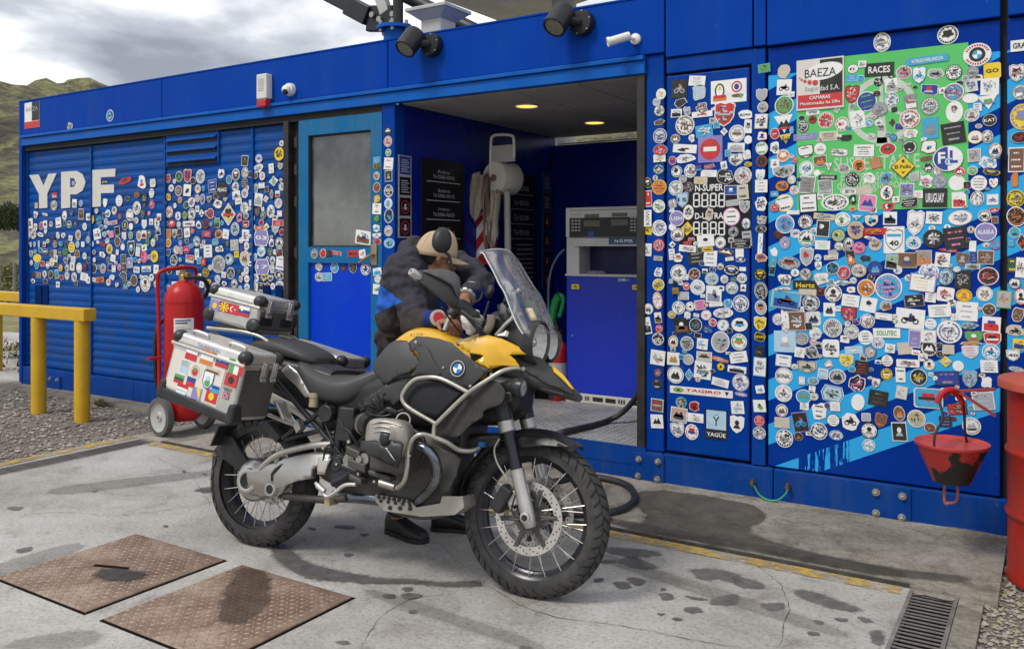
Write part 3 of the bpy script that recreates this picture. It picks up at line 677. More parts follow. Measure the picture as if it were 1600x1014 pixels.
for i in range(int((AX1 - .06 - AX0) / st)):
    for j in range(int(1.5 / st)):
        c = Vector((AX0 + .03 + i * st, .0 + j * st, FZ)); ang = math.radians(50 if (i + j) % 2 else -50); u = Vector((math.cos(ang), math.sin(ang), 0)); v = Vector((-u.y, u.x, 0))
        mb.add([c - u * .02, c + v * .006, c + u * .02, c - v * .006, c + Vector((0, 0, .004))], [[0, 3, 4], [3, 2, 4], [2, 1, 4], [1, 0, 4]])
stuff(mb.build('tread_pattern', mat('worn tread steel', (.42, .42, .41), .45, .3, var=.3, vs=6), fl, smooth=0))
part('floor_edge', (AX0 - .1, -.034, .10), (AX1 + .01, -.029, FZ + .006), m_base, 0)
# ceiling in panels
for i in range(4):
    for j in range(3):
        x0 = AX0 + i * (AX1 - AX0) / 4; y0 = .06 + j * (AY - .06) / 3
        part('ceiling_panel', (x0 + .004, y0 + .004, CZ), (x0 + (AX1 - AX0) / 4 - .004, y0 + (AY - .06) / 3 - .004, CZ + .03), m_ceil, .003)
part('ceiling_void', (AX0, .06, CZ + .02), (AX1, AY, CZ + .05), m_dark, 0)
for px, py in ((823, 165), (929, 191)):
    c = PL(px, py, Vector((0, 0, CZ)), Vector((0, 0, 1)))
    t = thing('ceiling_lamp', 'round lit ceiling lamp nearer the front of the alcove' if px < 900 else 'round lit ceiling lamp deeper inside the alcove, above the pump', 'lamp', c, 'lamps in the alcove ceiling')
    mb = MB(); mb.lathe([(.095, 0), (.10, -.008), (.09, -.012), (.082, -.004)], (0, 0, -.001), (0, 0, 1), 28); mb.build('rim', m_white, t)
    mb = MB(); mb.cyl((0, 0, -.003), (0, 0, -.007), .083, seg=28); mb.build('diffuser', mat('lamp diffuser', (.9, .7, .4), .5, var=0, emit=(1., .60, .10), es=1.15), t)
# pale daylight slot above the back wall: open, with mesh cover
part('slot_louvre', (AX0 + .02, AY + .03, 2.55), (AX1, AY + .06, 2.56), m_grey, 0)
# underside slots for seams on the ribbed panel
# ================================================================== STICKERS
PAL = dict(w=(.80, .80, .79), k=(.018, .018, .02), r=(.55, .03, .035), o=(.62, .20, .04), y=(.80, .58, .02), g=(.10, .36, .10), e=(.02, .09, .06),
           b=(.02, .05, .30), c=(.05, .36, .62), p=(.70, .22, .42), v=(.25, .22, .50), n=(.17, .085, .05), s=(.40, .41, .43), t=(.56, .50, .42), l=(.42, .60, .74))
PK = list(PAL); PM = [mat('print ' + k, PAL[k], rough=.42, var=.10, vs=25, dirt=(.30, .28, .25), damt=.10, ds=14) for k in PK]
PI = {k: i for i, k in enumerate(PK)}
FADE = [mat('faded print ' + k, tuple(.55 * v + .45 * q for v, q in zip(PAL[k], (.50, .52, .55))), rough=.6, var=.22, vs=30, dirt=(.34, .33, .31), damt=.5, ds=22) for k in PK]
UX, UZ, NY = Vector((1, 0, 0)), Vector((0, 0, 1)), Vector((0, -1, 0))
def outline(sh, w, h, rnd):
    a, b = w / 2, h / 2
    if sh == 'o': return [(a * math.cos(t), b * math.sin(t)) for t in [2 * math.pi * i / 22 for i in range(22)]]
    if sh == 'r': return [(-a, -b), (a, -b), (a, b), (-a, b)]
    if sh == 'u':
        r = min(a, b) * .3; P = []
        for cx, cy, t0 in ((a - r, b - r, 0), (-a + r, b - r, 90), (-a + r, -b + r, 180), (a - r, -b + r, 270)):
            P += [(cx + r * math.cos(math.radians(t0 + q)), cy + r * math.sin(math.radians(t0 + q))) for q in (0, 30, 60, 90)]
        return P
    if sh == 'd': return [(a, 0), (0, b), (-a, 0), (0, -b)]
    if sh == 's': return [(-a, b * .82), (-a * .5, b), (0, b * .86), (a * .5, b), (a, b * .82), (a * .95, -b * .2), (a * .6, -b * .68), (0, -b), (-a * .6, -b * .68), (-a * .95, -b * .2)]
    if sh == 't': return [(-a, b), (a, b), (0, -b)]
    if sh == 'h': return [(a, 0), (a * .72, b), (-a * .72, b), (-a, 0), (-a * .72, -b), (a * .72, -b)]
    n = 13; P = []
    for i in range(n):
        t = 2 * math.pi * i / n; q = rnd.uniform(.72, 1.08); P.append((a * q * math.copysign(abs(math.cos(t)) ** .75, math.cos(t)), b * q * math.copysign(abs(math.sin(t)) ** .75, math.sin(t))))
    return P
def scl(P, f, g_=None): return [(x * f, y * (g_ or f)) for x, y in P]
def sticker_geo(mb, O, sh, w, h, c3, rnd, txt=None, rot=0.):
    if not txt:      # most travel stickers are printed on white
        if c3[1] in 'nsogbpv' and rnd.random() < .45: c3 = c3[0] + 'w' + (c3[2] if c3[2] != 'w' else rnd.choice('kkbn'))
        if c3[0] in 'nso' and rnd.random() < .6: c3 = 'w' + c3[1:]
        if c3[1] == 'w' and c3[2] in 'roygp' and rnd.random() < .45: c3 = c3[:2] + 'k'
    base, inner, motif = (PI[c] for c in c3)
    ca, sa = math.cos(rot), math.sin(rot); U = UX * ca + UZ * sa; V = UZ * ca - UX * sa
    P = outline(sh, w, h, rnd)
    mb.prism(P, O, U, V, NY * .0016, base)
    def lay(poly, lvl, mi, ox=0., oz=0.): mb.add([O + U * (x + ox) + V * (z + oz) + NY * (.0016 + .0007 * lvl) for x, z in poly], [list(range(len(poly)))], mi)
    f = .90 if sh in 'ousx' else .9
    if c3[0] != c3[1]: lay(scl(P, f), 1, inner)
    elif sh in 'ohs' and rnd.random() < .6 and motif != inner:
        n = len(P); Q = scl(P, .90); R = scl(P, .85)
        mb.add([O + U * x + V * z + NY * .0023 for x, z in Q + R], [[i, (i + 1) % n, n + (i + 1) % n, n + i] for i in range(n)], motif)
    if txt: 
        put_text(mb, txt, O + NY * .0033, U, V, w * .74, h * (.5 if sh == 'r' else .24), motif, .02); return
    if motif == inner: return
    k = rnd.random(); a, b = w / 2, h / 2
    alt = PI[rnd.choice('kkkrbgonscws')]
    if sh == 'r' and k < .30 or k < .07:       # lines of print
        n = rnd.choice((2, 3, 4))
        for i in range(n):
            ww = a * rnd.uniform(.35, .72); z = b * (.55 - 1.1 * i / (n - 1)); hh = b * rnd.uniform(.05, .12) * 2.4 / n
            x = -ww
            while x < ww - .003:
                q = min(rnd.uniform(.003, .012), ww - x); lay([(x, z - hh), (x + q, z - hh), (x + q, z + hh), (x, z + hh)], 2, motif if i or rnd.random() < .7 else alt); x += q + rnd.uniform(.0012, .003)
    else:
        if sh in 'oh' and k < .8:               # ring of lettering
            n = rnd.choice((18, 22, 26)); r0, r1 = .70, .84; st = rnd.uniform(0, 6)
            for i in range(n):
                if rnd.random() < .22: continue
                t0 = st + 2 * math.pi * i / n; t1 = t0 + 2 * math.pi / n * rnd.uniform(.45, .8)
                lay([(a * r0 * math.cos(t0), b * r0 * math.sin(t0)), (a * r0 * math.cos(t1), b * r0 * math.sin(t1)), (a * r1 * math.cos(t1), b * r1 * math.sin(t1)), (a * r1 * math.cos(t0), b * r1 * math.sin(t0))], 2, motif)
        q = .55 if sh in 'oh' else .68
        kind = rnd.choice((0, 1, 2, 3, 4, 5, 5, 5, 6, 6, 6, 6))
        if sh == 'r' and rnd.random() < .35: lay([(-a * .8, -b * .8), (a * .8, -b * .8), (a * .8, -b * .1), (-a * .8, b * .1)], 2, alt)
        if kind >= 5:                            # busy line drawing
            n = 16 if w < .07 else 30
            cols = [motif, motif, alt, PI[rnd.choice('kswnbt')]]
            for i in range(n):
                r_, t_ = q * rnd.random() ** .6, rnd.uniform(0, 6.283); cx, cz = a * r_ * math.cos(t_), b * r_ * math.sin(t_); L_ = rnd.uniform(.06, .22); W_ = rnd.uniform(.02, .07 if kind == 5 else .12); an = rnd.choice((0, 0, .5, -.6, 1.57, rnd.uniform(0, 3.1)))
                ux, uz = math.cos(an), math.sin(an)
                lay([(cx + a * (ux * L_ * s_ - uz * W_ * v_), cz + b * (uz * L_ * s_ + ux * W_ * v_)) for s_, v_ in ((-1, -1), (1, -.6), (.8, 1), (-.9, .7))], 2 + i % 4, rnd.choice(cols))
            if kind == 6: lay([(-a * q, -b * .13), (a * q, -b * .13), (a * q, b * .08), (-a * q, b * .08)], 6, inner); x = -a * q * .9
            while kind == 6 and x < a * q * .85:
                g_ = rnd.uniform(.05, .12) * a; lay([(x, -b * .10), (x + g_, -b * .10), (x + g_, b * .05), (x, b * .05)], 7, motif); x += g_ + .035 * a
        elif kind == 0:                            # mountains
            lay([(-a * q, -b * q * .5), (-a * q * .35, b * q * .6), (a * .0, b * q * .05), (a * q * .4, b * q * .8), (a * q, -b * q * .5)], 2, motif)
            lay([(-a * q, -b * q * .55), (a * q, -b * q * .55), (a * q * .7, -b * q * .85), (-a * q * .7, -b * q * .85)], 2, alt)
        elif kind == 1:                          # two-wheeler
            for s in (-1, 1):
                n = 10; R0 = min(a, b) * .30; R1 = R0 * .6; cx = s * a * q * .58; cz = -b * .22
                vv = [O + U * (cx + R * math.cos(2 * math.pi * i / n)) + V * (cz + R * math.sin(2 * math.pi * i / n)) + NY * .003 for R in (R0, R1) for i in range(n)]
                mb.add(vv, [[i, (i + 1) % n, n + (i + 1) % n, n + i] for i in range(n)], motif)
            lay([(-a * q * .6, -b * .15), (-a * q * .7, b * .1), (-a * .1, b * .12), (a * q * .25, b * .38), (a * q * .4, b * .34), (a * q * .62, -b * .15), (0, -b * .3)], 2, motif)
            lay([(-a * .1, b * .12), (-a * .06, b * .5), (a * .1, b * .55), (a * .14, b * .2)], 3, alt)
        elif kind == 2:                          # globe / blob shapes
            for i in range(rnd.choice((2, 3, 4))):
                cx, cz = rnd.uniform(-.3, .3) * a, rnd.uniform(-.35, .35) * b; s = rnd.uniform(.18, .42)
                lay([(cx + a * s * rnd.uniform(.5, 1.1) * math.cos(t), cz + b * s * rnd.uniform(.5, 1.1) * math.sin(t)) for t in [2 * math.pi * j / 8 for j in range(8)]], 2 + i, motif if i % 2 == 0 else alt)
        elif kind == 3:                          # emblem with bar
            lay(scl(outline('s', w, h, rnd), .42), 2, motif, 0, b * .1)
            lay([(-a * q, -b * .16), (a * q, -b * .16), (a * q, b * .1), (-a * q, b * .1)], 3, alt)
        else:                                    # figure and caption
            lay([(a * .3 * math.cos(t), b * .3 * math.sin(t)) for t in [2 * math.pi * j / 9 for j in range(9)]], 2, motif, 0, b * .18)
            lay([(-a * .5, -b * .45), (a * .5, -b * .45), (a * .3, -b * .12), (-a * .3, -b * .12)], 2, alt)
TILES = {
 'A': (1200, 40, 5.635, """142,400,120,135,xttt;143,545,128,130,rssk;143,705,165,165,owgn;140,870,165,150,twwr;62,955,80,95,owrw;155,1000,110,80,tyyk;748,385,100,80,okwk;745,468,115,65,rccw;740,610,125,160,skrw;870,670,175,170,owbg;985,740,135,120,oksk;395,755,115,65,rwwv;605,745,60,60,dnnw;510,835,140,140,owrw;393,830,70,70,okrk;308,890,98,105,okkw;652,868,118,118,owwr;790,830,128,150,rwwk;893,860,75,70,owcw;1095,855,60,65,dkkr;1005,150,150,165,owwk;980,390,255,115,rkkw=RACES;975,500,85,75,xkkw;1085,530,110,120,rwwg;1090,655,120,120,owwb;328,980,205,55,rvvw;535,975,155,80,rwtk;690,990,100,60,xkkk;208,920,40,60,hccw"""),
 'B': (1400, 40, 5.635, """457,85,185,160,owwk;275,305,370,62,rccw=WORLDOVERLAND.CA;848,400,150,135,uyyk=GO;70,415,140,115,ossr;205,440,120,150,scwc;350,425,155,100,xwsk;508,415,145,130,okwk;672,412,112,95,ossk;662,527,110,110,rwsb;825,540,160,140,rwws;290,565,175,110,xnbr;508,590,180,155,oscr;655,643,150,85,otww;812,680,175,120,tsng;130,675,110,130,rkkr;297,712,165,155,okew;515,760,150,180,owwn;668,790,135,115,onog;825,835,135,110,okkw=KAT;122,825,180,160,owwr;302,905,140,180,rcck;505,950,205,180,rkks;697,985,130,110,oywr;805,980,100,110,owsk;130,955,130,90,xnnk;1085,180,150,95,rwwk=GRA;1065,420,140,150,swvw;1095,590,140,130,okkw;1110,805,210,220,oyyv;1095,985,170,100,oskr"""),
 'C': (1200, 210, 5.635, """65,120,85,110,xwpk;135,190,110,110,owow;240,228,52,52,orrw;62,258,80,80,rsss;138,330,195,105,swsk;210,400,70,75,osss;125,455,125,95,okok;230,493,75,80,owwr;58,525,70,50,uccw;145,605,160,150,oywk;60,645,85,75,onrw;222,688,110,35,rwww;150,790,165,160,owcp;330,770,135,125,okwk;495,725,180,50,rytk;485,830,115,140,rnks;657,750,135,120,owwg;780,735,95,45,tssc;910,760,130,110,skgw;95,880,90,85,okkr;243,875,90,75,oswc;340,915,145,135,owwk;148,955,95,110,ovsv;480,975,130,75,rwwg;620,890,125,115,okgy;775,845,145,150,oyob;930,855,230,55,rrry;915,920,165,40,xrwb;710,955,85,85,owwr;625,985,85,80,okwk;800,1000,115,100,oppr;945,970,115,105,ottn;333,155,140,115,sksw;460,130,105,100,owvs;625,160,170,70,xpwk;845,145,175,100,rwwk;1055,130,145,105,owrn;460,240,120,105,swno;535,290,70,80,tbbr;340,303,130,130,owwc;432,343,58,58,owww;668,300,110,100,xssk;800,275,115,110,onok;950,255,90,90,rroc;525,380,160,42,rkkw=ADVENTURE;345,445,135,145,rwkn;505,465,125,120,rwks;740,400,125,120,okkw;890,385,115,95,xwwk;1040,385,110,105,xtcn;715,503,155,75,owwk;850,495,130,75,rttt;355,605,155,160,rksk;590,600,240,140,oswk;748,575,80,90,xgkg;745,660,60,50,xoor;875,605,155,145,uwpb;1045,515,120,135,orwk;1060,640,120,80,srrw;1075,740,120,110,rwwb;1093,900,0,0,o"""),
 'D': (1400, 210, 5.635, """120,115,130,120,okkw;290,120,150,130,xnsk;270,215,110,45,xnnn;285,290,100,80,okkw;365,325,100,80,oswk;160,380,85,75,swss;262,415,130,115,xwwp;388,418,120,110,ovsv;560,330,105,80,orrw;535,428,145,130,owww;95,490,125,110,rsvn;115,600,170,100,xskw;343,560,215,160,rkkw=URUGUAY;555,580,125,135,rwwk;690,185,115,110,rwsn;875,145,115,130,oowo;810,250,185,110,xwsc;675,320,90,80,owgw;835,335,170,50,xyky;728,430,145,130,owwk;860,430,85,90,sksw;715,565,120,125,owwk;850,575,100,90,rwwv;1060,225,140,210,rwnw;1045,405,70,140,xooo;1055,565,160,150,oyyk;1060,725,170,170,onko;1045,865,105,95,owcg;170,780,150,220,swws;335,735,140,105,rwwk;565,735,220,130,ossw;780,718,115,100,owwg;865,670,90,45,srrw;870,755,60,60,rwnn;790,860,195,160,owvw=ALASKA;330,920,185,160,okkw;525,915,200,190,rkkp;155,955,135,115,owwc;870,975,95,75,orcr;675,985,60,90,rwww;1015,955,55,60,rccl;1110,950,100,150,dwkr"""),
 'E': (1200, 380, 5.635, """55,80,65,80,xwww;45,200,50,170,rccy;185,175,200,115,ocsk;340,120,120,160,swsr;440,128,60,60,owwc;445,200,60,75,swwn;240,260,80,70,ocgc;332,275,110,110,okwk;150,320,130,110,xtwk;130,405,170,35,xwwk;160,500,255,150,rtcn;470,315,150,110,xsws;330,370,220,80,rkky=Hertz;350,430,150,50,rttt;460,425,85,75,xrkr;655,350,180,50,xksc;570,220,115,105,owkc;668,260,115,115,owrw;800,240,145,125,okwr;945,225,135,130,okbc;730,130,80,130,rskw;855,135,100,60,xgkb;575,90,100,70,xsss;555,125,120,40,uwtw;575,440,150,145,owwk;735,410,80,65,xwws;865,395,155,150,owon;380,525,150,140,owwk;728,505,150,100,rwge;885,540,140,125,rwws;1045,550,115,95,xwsn;540,585,100,115,rwno;615,575,65,50,xwgc;712,625,135,130,skrw;90,670,105,105,ovwv;150,690,90,220,xbon;255,685,150,165,rtnw;400,665,130,120,uwwk;570,745,165,160,owkw;418,793,105,105,owwv;735,780,135,125,osws;875,685,130,120,owsn;1020,645,160,60,rssn;300,840,120,110,okkw;150,865,190,180,rllw;860,830,130,125,owwk;970,875,110,100,owsv;1075,925,85,75,rwog;1045,790,235,80,rwwg=SOLUTEC;555,925,145,150,uwwk;280,960,85,85,rwss;385,955,135,120,xssk;755,940,155,65,rlls;900,960,110,110,xksw;1060,385,240,230,owcp;1090,165,110,125,rlgt"""),
 'F': (1400, 380, 5.635, """95,150,170,130,rtnt;245,130,140,130,rtns;410,147,130,120,rwwn;585,140,120,115,skns;685,130,60,90,rkbs;790,125,145,120,rwnt;675,205,130,45,uwsk;290,260,180,165,owwv;440,295,140,155,oklk;590,320,140,160,rkks;812,290,185,155,oskr;235,350,230,150,rvpy;435,450,150,120,uwwr;600,460,140,110,oyyo;780,445,145,130,oown;305,475,95,85,rwwk;160,505,175,105,rvkw;950,495,135,150,rgsy;385,595,195,105,rwwk;622,600,195,160,rwwv;820,585,120,105,osnk;125,665,250,170,rwwk;305,710,105,90,owwl;470,780,220,195,ownb;840,715,160,130,rwwb;650,725,180,60,xcck;685,825,165,110,sngw;850,845,155,120,swrk;660,880,210,30,xooo;165,840,105,150,rwvs;285,820,140,110,rtwt;292,925,155,145,okkw;80,925,130,100,rttt;460,935,105,80,rttt;655,955,150,120,swwp;835,955,155,140,owwc;1025,195,90,125,rkey;1045,355,110,95,okbg;1100,470,120,140,orwr;1075,630,115,130,xwne;1050,770,160,110,xttk;1085,890,110,90,ryyk;1030,985,120,100,swwk=40;470,65,180,28,xrrw;1100,215,90,170,rwwk"""),
 'G': (1200, 550, 5.635, """137,75,135,100,rlwb;345,130,170,105,stte;535,110,75,80,xttw;690,75,120,110,soyk;1050,75,110,105,oksw;825,140,125,120,rkkr;485,190,90,85,rwls;140,210,150,145,owwk=BONAL;300,250,55,70,rsgt;400,255,95,65,owcy;610,215,150,125,ossk;1045,195,100,100,oyyn;950,270,75,85,sowo;780,280,160,160,xwkp;137,362,150,145,owws;315,390,135,120,owck;568,365,205,135,hllk;970,405,165,130,rkkn;793,440,115,140,owww;592,478,85,75,rwws;122,512,105,105,owvn;450,520,140,150,xwnk;125,620,130,90,rttt;287,615,135,170,rvkc;575,600,115,110,okwk;725,605,150,155,xwwr;865,572,80,70,uwss;993,600,105,125,sono;892,690,145,135,okwk;450,695,145,145,owwk;145,758,150,155,owwo;600,730,125,85,ocnb;888,820,110,110,owwc"""),
 'H': (1400, 550, 5.635, """105,98,200,65,uwwk;293,110,100,95,owwk;437,82,112,100,dyyw;548,122,98,88,owww;820,125,150,105,rswk;200,220,150,145,osky;40,200,85,125,rwwk;450,230,215,120,rkbr;650,235,130,155,sccn;800,265,105,100,xwww;285,405,255,170,uwcr;50,355,100,110,rtwn;770,430,190,150,rwsl;570,390,100,90,xwww;540,500,170,95,rkrk;435,610,110,90,rbkv;30,540,100,130,oono;180,585,160,150,owsy;300,665,105,85,ownr;30,700,130,160,rwkw;665,650,165,150,onws;1060,150,150,50,oksw"""),
 'I': (1005, 100, 6.338, """178,300,95,105,owny;135,380,75,80,ossw;160,465,105,110,okwg;162,580,105,60,xwnk;168,715,135,145,oowb;172,855,145,110,ocrw;162,935,130,80,rkny;360,250,150,175,rkks;535,170,160,95,rwws;552,295,150,155,xlll;370,385,150,85,xwkk;435,465,80,85,xssw;330,490,105,80,rwwk;585,440,120,110,xonw;585,500,200,55,rwwr;805,500,200,240,swrl;1015,505,140,90,xwwk=BORA;1040,620,80,130,rwsk;415,610,185,190,owwn;605,665,165,115,rccw;803,672,75,80,dssw;930,690,160,165,owws;1040,752,80,80,owww;320,745,95,95,osnw;478,740,65,80,xwon;412,840,230,80,rwwk;922,828,165,85,rwws;920,950,145,120,swwk;1030,905,90,105,xwss;290,958,70,85,oorb;420,935,200,80,xwws;1040,995,75,50,oyye;1198,45,120,85,rcgk;1175,310,110,120,swss;1185,430,105,105,onst;1170,570,125,140,rtwk;1180,715,115,95,xrnk;1175,838,120,125,owwg;1175,965,110,110,orkn"""),
 'J': (1005, 250, 6.338, """155,95,105,95,ockw;122,180,50,55,onno;160,270,140,145,oyok;157,460,120,125,owog;160,675,145,155,oswv;155,845,110,120,orrw;150,975,95,50,rksk;48,230,80,110,xykw;48,385,75,155,rwrw;48,700,75,75,ryyk;45,890,75,120,rwsb;333,115,105,110,owwk;468,110,120,130,owwk;395,190,75,70,ossk;455,270,98,100,onks;325,280,140,145,owwe;390,395,115,150,sllk=15;292,435,80,80,hwwn;450,520,110,155,onsk;335,580,145,150,owvw=USH;290,665,70,70,owww;438,680,120,135,dyyk;340,740,130,125,owsn;660,65,120,50,xsrc;650,135,155,65,rwws;570,205,130,70,utty;800,55,60,75,rwwn;820,165,170,150,xskw;990,155,170,165,owwr;870,300,130,90,rwbw;985,320,110,140,rwtk;890,425,140,60,usss;1005,465,100,120,sssk;875,562,170,175,oppk;895,710,110,110,oksk;1020,630,90,110,obbk;1030,780,100,160,rksk;655,540,80,140,xttn;620,800,165,110,rwwk;765,818,105,110,owwn;290,838,68,70,dwwk;440,878,165,62,rwws;640,885,110,50,rryn;480,785,70,40,xwrw;440,825,80,40,rrrk;965,830,190,85,rskw;820,910,170,70,xokw;955,925,80,85,rwww;855,980,80,35,rwwg;285,935,60,110,rssw;350,970,110,100,xknr;520,970,145,130,rkks;665,975,130,150,rwwk;965,990,115,60,okbw;1160,150,90,110,sssn;1170,260,120,120,rwwv;1168,435,115,150,xwon;1172,590,120,105,xksw;1168,685,110,75,osks;1160,830,45,200,uwwk;1168,965,120,90,xwon"""),
 'K': (1005, 400, 6.338, """150,160,85,100,xssb;153,285,115,115,owyn;145,440,95,170,ooor;53,525,95,105,olbw;40,690,75,160,rwws;148,610,75,110,rknk;160,718,75,80,orrw;148,822,115,120,owkw;350,168,155,160,owwk;507,180,115,115,owko;275,250,50,60,xsss;430,300,70,80,oprw;540,310,145,145,owwl;400,395,105,75,rssw;680,225,135,130,ocwc;765,105,65,65,owwn;875,140,155,100,okkw;805,230,75,80,owwn;980,220,95,95,owwn;985,130,65,38,rwww;880,318,120,115,owwe;993,315,60,75,rkno;700,380,150,160,rwsk;720,480,130,40,rwss;842,475,98,100,occw;968,470,160,165,oowb;352,512,130,130,olwk;468,500,90,90,owwg;563,485,100,90,rspb;285,580,90,85,oksy;440,590,70,75,xown;625,585,100,95,owwp;793,565,195,95,owwk;690,658,80,80,osrw;792,685,115,110,owwc;955,680,175,145,oksw;520,682,125,130,owks;380,690,145,150,rkkw;300,850,95,125,oywy;435,865,130,135,onsn;587,870,105,105,rwwc;765,850,180,205,owsg;950,850,155,160,oswg;1160,185,120,115,oeky;1165,345,130,170,oskw;1165,510,115,140,ossk;1158,670,120,140,snyn;1158,800,115,95,xyky=BEARS;1150,945,85,110,rkkn;640,730,120,80,xbbc"""),
 'L': (1005, 550, 6.338, """145,55,140,140,rwws;300,65,120,120,rsno;448,72,105,105,osss;605,45,150,95,rwtn;765,75,170,50,xoow;945,50,170,105,rwwo;145,205,75,80,xrnw;140,315,90,95,onkw;322,225,160,165,owwg;455,225,85,120,dwcw;590,180,165,165,rwwk;770,145,80,80,okyk;930,172,180,65,rwws;765,300,165,75,rwwv;965,300,165,170,oswv;970,418,135,45,obvw;378,498,112,110,ocew;505,535,105,105,xwrk;355,620,160,140,rwok;518,650,155,85,rwwt;340,770,135,145,ssvw;482,790,130,150,onnr;935,548,125,120,rwwl;930,715,140,170,sswk;1155,145,120,180,rlwk;1158,368,85,75,uwwv;1153,532,120,115,rwwk;1150,680,105,105,orrw;1150,800,125,120,owwk;140,525,120,120,rwnr;138,685,120,130,rwwr"""),
 'N': (460, 180, 3.62, """530,90,40,50,xkks;530,150,45,60,owwr;533,213,35,45,oggw;533,275,50,65,rwno;533,345,40,60,rnkg;533,430,50,70,owkw;533,500,45,60,owwc;535,570,50,80,owkc;533,655,45,60,owvw;538,725,60,55,olcw;468,255,40,35,rccw;468,290,40,30,xyky;467,345,35,45,ontn;467,410,40,55,ownr;468,475,40,45,xryw;467,530,48,60,rwwg;467,585,36,40,okgk;466,640,40,45,xwoc;468,682,50,28,swws;468,715,45,35,owrk;115,785,40,55,ossk;163,782,35,50,owrk;197,783,30,35,rkkn;238,780,55,20,rwrw;335,783,62,36,rrrk=BOA;385,785,36,46,rwws;140,858,45,50,oknw;228,862,45,60,owcw;278,865,28,38,okkn;332,865,45,60,stkn;403,870,55,70,owwb;140,915,42,50,ooow;185,915,55,45,rwcw;470,885,46,40,rwwl;473,928,40,45,oswk;470,985,48,55,rwwg;391,692,86,75,rwwb"""),
 'P': (30, 230, 4.41, """50,400,32,50,ossk;58,457,30,48,okkw;120,403,22,40,rntr;115,468,28,48,swsk;177,465,40,22,xswk;240,402,42,66,owwn;245,333,36,36,rrrw;383,388,30,56,rwwk;427,388,26,42,owcs;363,450,30,48,obes;428,462,34,70,rwnk;20,522,22,24,xnrw;77,527,36,68,rwwk;152,542,28,54,owrv;220,530,26,38,oppr;183,572,22,48,owws;272,520,36,66,rwwk;345,532,32,48,owgk;392,530,26,36,denk;453,548,30,50,owvs;58,600,46,74,owwk;98,598,40,66,owwk;148,604,40,30,xspv;268,610,28,44,xwnw;304,608,30,34,owwg;355,628,26,36,rwws;408,606,38,70,ontn;50,668,32,46,rwkw;82,670,16,40,xkws;106,670,18,34,owwc;138,668,12,44,rllw;175,670,22,38,rbsk;250,668,36,56,oknw;287,668,32,36,xccb;362,690,44,72,owyn;404,670,28,48,ocsw;440,670,22,34,rwww;20,740,30,60,xprw;84,735,26,44,swsk;112,720,20,28,owcg;180,718,40,34,xwkw;226,733,30,44,oyen;318,722,38,50,ogge;280,735,24,40,xwng;400,735,36,58,xwno;453,750,30,50,ocws;40,780,26,44,xwwk;125,765,54,54,owyy;160,802,36,48,xwrn;122,815,28,50,owck;86,796,22,34,owwv;197,813,28,48,owwk;226,793,32,58,owny;255,805,18,40,rwkn;323,778,38,44,xwsk;288,833,30,52,okyw;330,832,30,50,owvw;367,822,34,60,rewk;414,832,40,68,owws;50,832,28,40,owkw;48,876,30,42,owsw;104,880,22,30,rnkn;132,882,36,36,ronw;176,875,32,48,owwk;220,878,34,56,owkn;260,875,26,60,rwck;293,897,30,40,xnrk;330,886,34,56,oswv;380,895,36,62,owwn;449,894,50,52,rwnk;535,440,28,40,okwn;507,502,26,60,skyn;551,508,40,68,occk;612,458,40,54,ocnw;656,438,34,56,owsk;690,370,46,76,owsl;598,510,24,40,ospv;597,550,22,26,xswv;655,520,44,28,rwps;694,478,30,50,xrnv;763,468,50,80,onon;730,538,38,64,owkt;771,548,28,46,owww;538,598,48,74,rwnk;590,600,30,40,xslv;636,601,32,46,rpps;677,578,34,60,rwkn;723,612,28,48,rwwv;769,608,30,50,owgs;578,670,40,36,xkrb;501,668,28,42,oswv;623,702,42,66,owyn;679,650,38,70,osne;714,688,28,44,owww;677,724,18,34,rwwc;517,724,26,36,opsk;574,740,48,46,xksv;648,765,32,48,rwwl;720,768,36,56,rwks;775,700,46,110,swkw;820,720,30,64,rlws;828,673,46,24,xcsw;862,757,48,78,oppr;932,753,52,80,oyyo;800,778,34,36,xcce;765,797,36,66,rsvw;521,776,26,36,xkwb;513,836,42,64,owkn;578,836,40,64,owsk;653,838,26,44,rwwk;692,828,28,48,ospk;728,830,30,54,rwks;810,845,40,40,rwgs;877,840,64,40,rtno;945,842,34,60,rwgw;556,914,62,40,unon;640,897,40,40,xlwb;721,888,54,56,xwkc;793,918,46,76,ownk;733,950,34,58,rskw;870,940,68,108,owwk;914,898,32,50,oswk;948,943,40,60,owsk;821,980,26,44,opsv;730,232,90,44,xrrk;845,245,60,95,xswv;922,248,46,60,hkws;812,330,48,46,oknr;865,350,34,54,rkkg;914,318,34,62,oswk;812,420,54,88,owwk;865,400,18,26,oeng;917,395,34,68,xprw;855,460,32,56,oeks;897,455,18,24,rppw;862,532,36,66,swwc;910,515,26,40,rwws;950,530,36,80,swnk;826,612,36,70,owts;862,602,34,54,rwsk;898,598,26,54,ogew;884,656,26,62,ogge;925,658,34,60,oest;945,625,26,40,owsk;750,355,30,36,xykn;590,243,30,14,ryyk;592,385,28,60,swww;375,250,22,30,owwk"""),
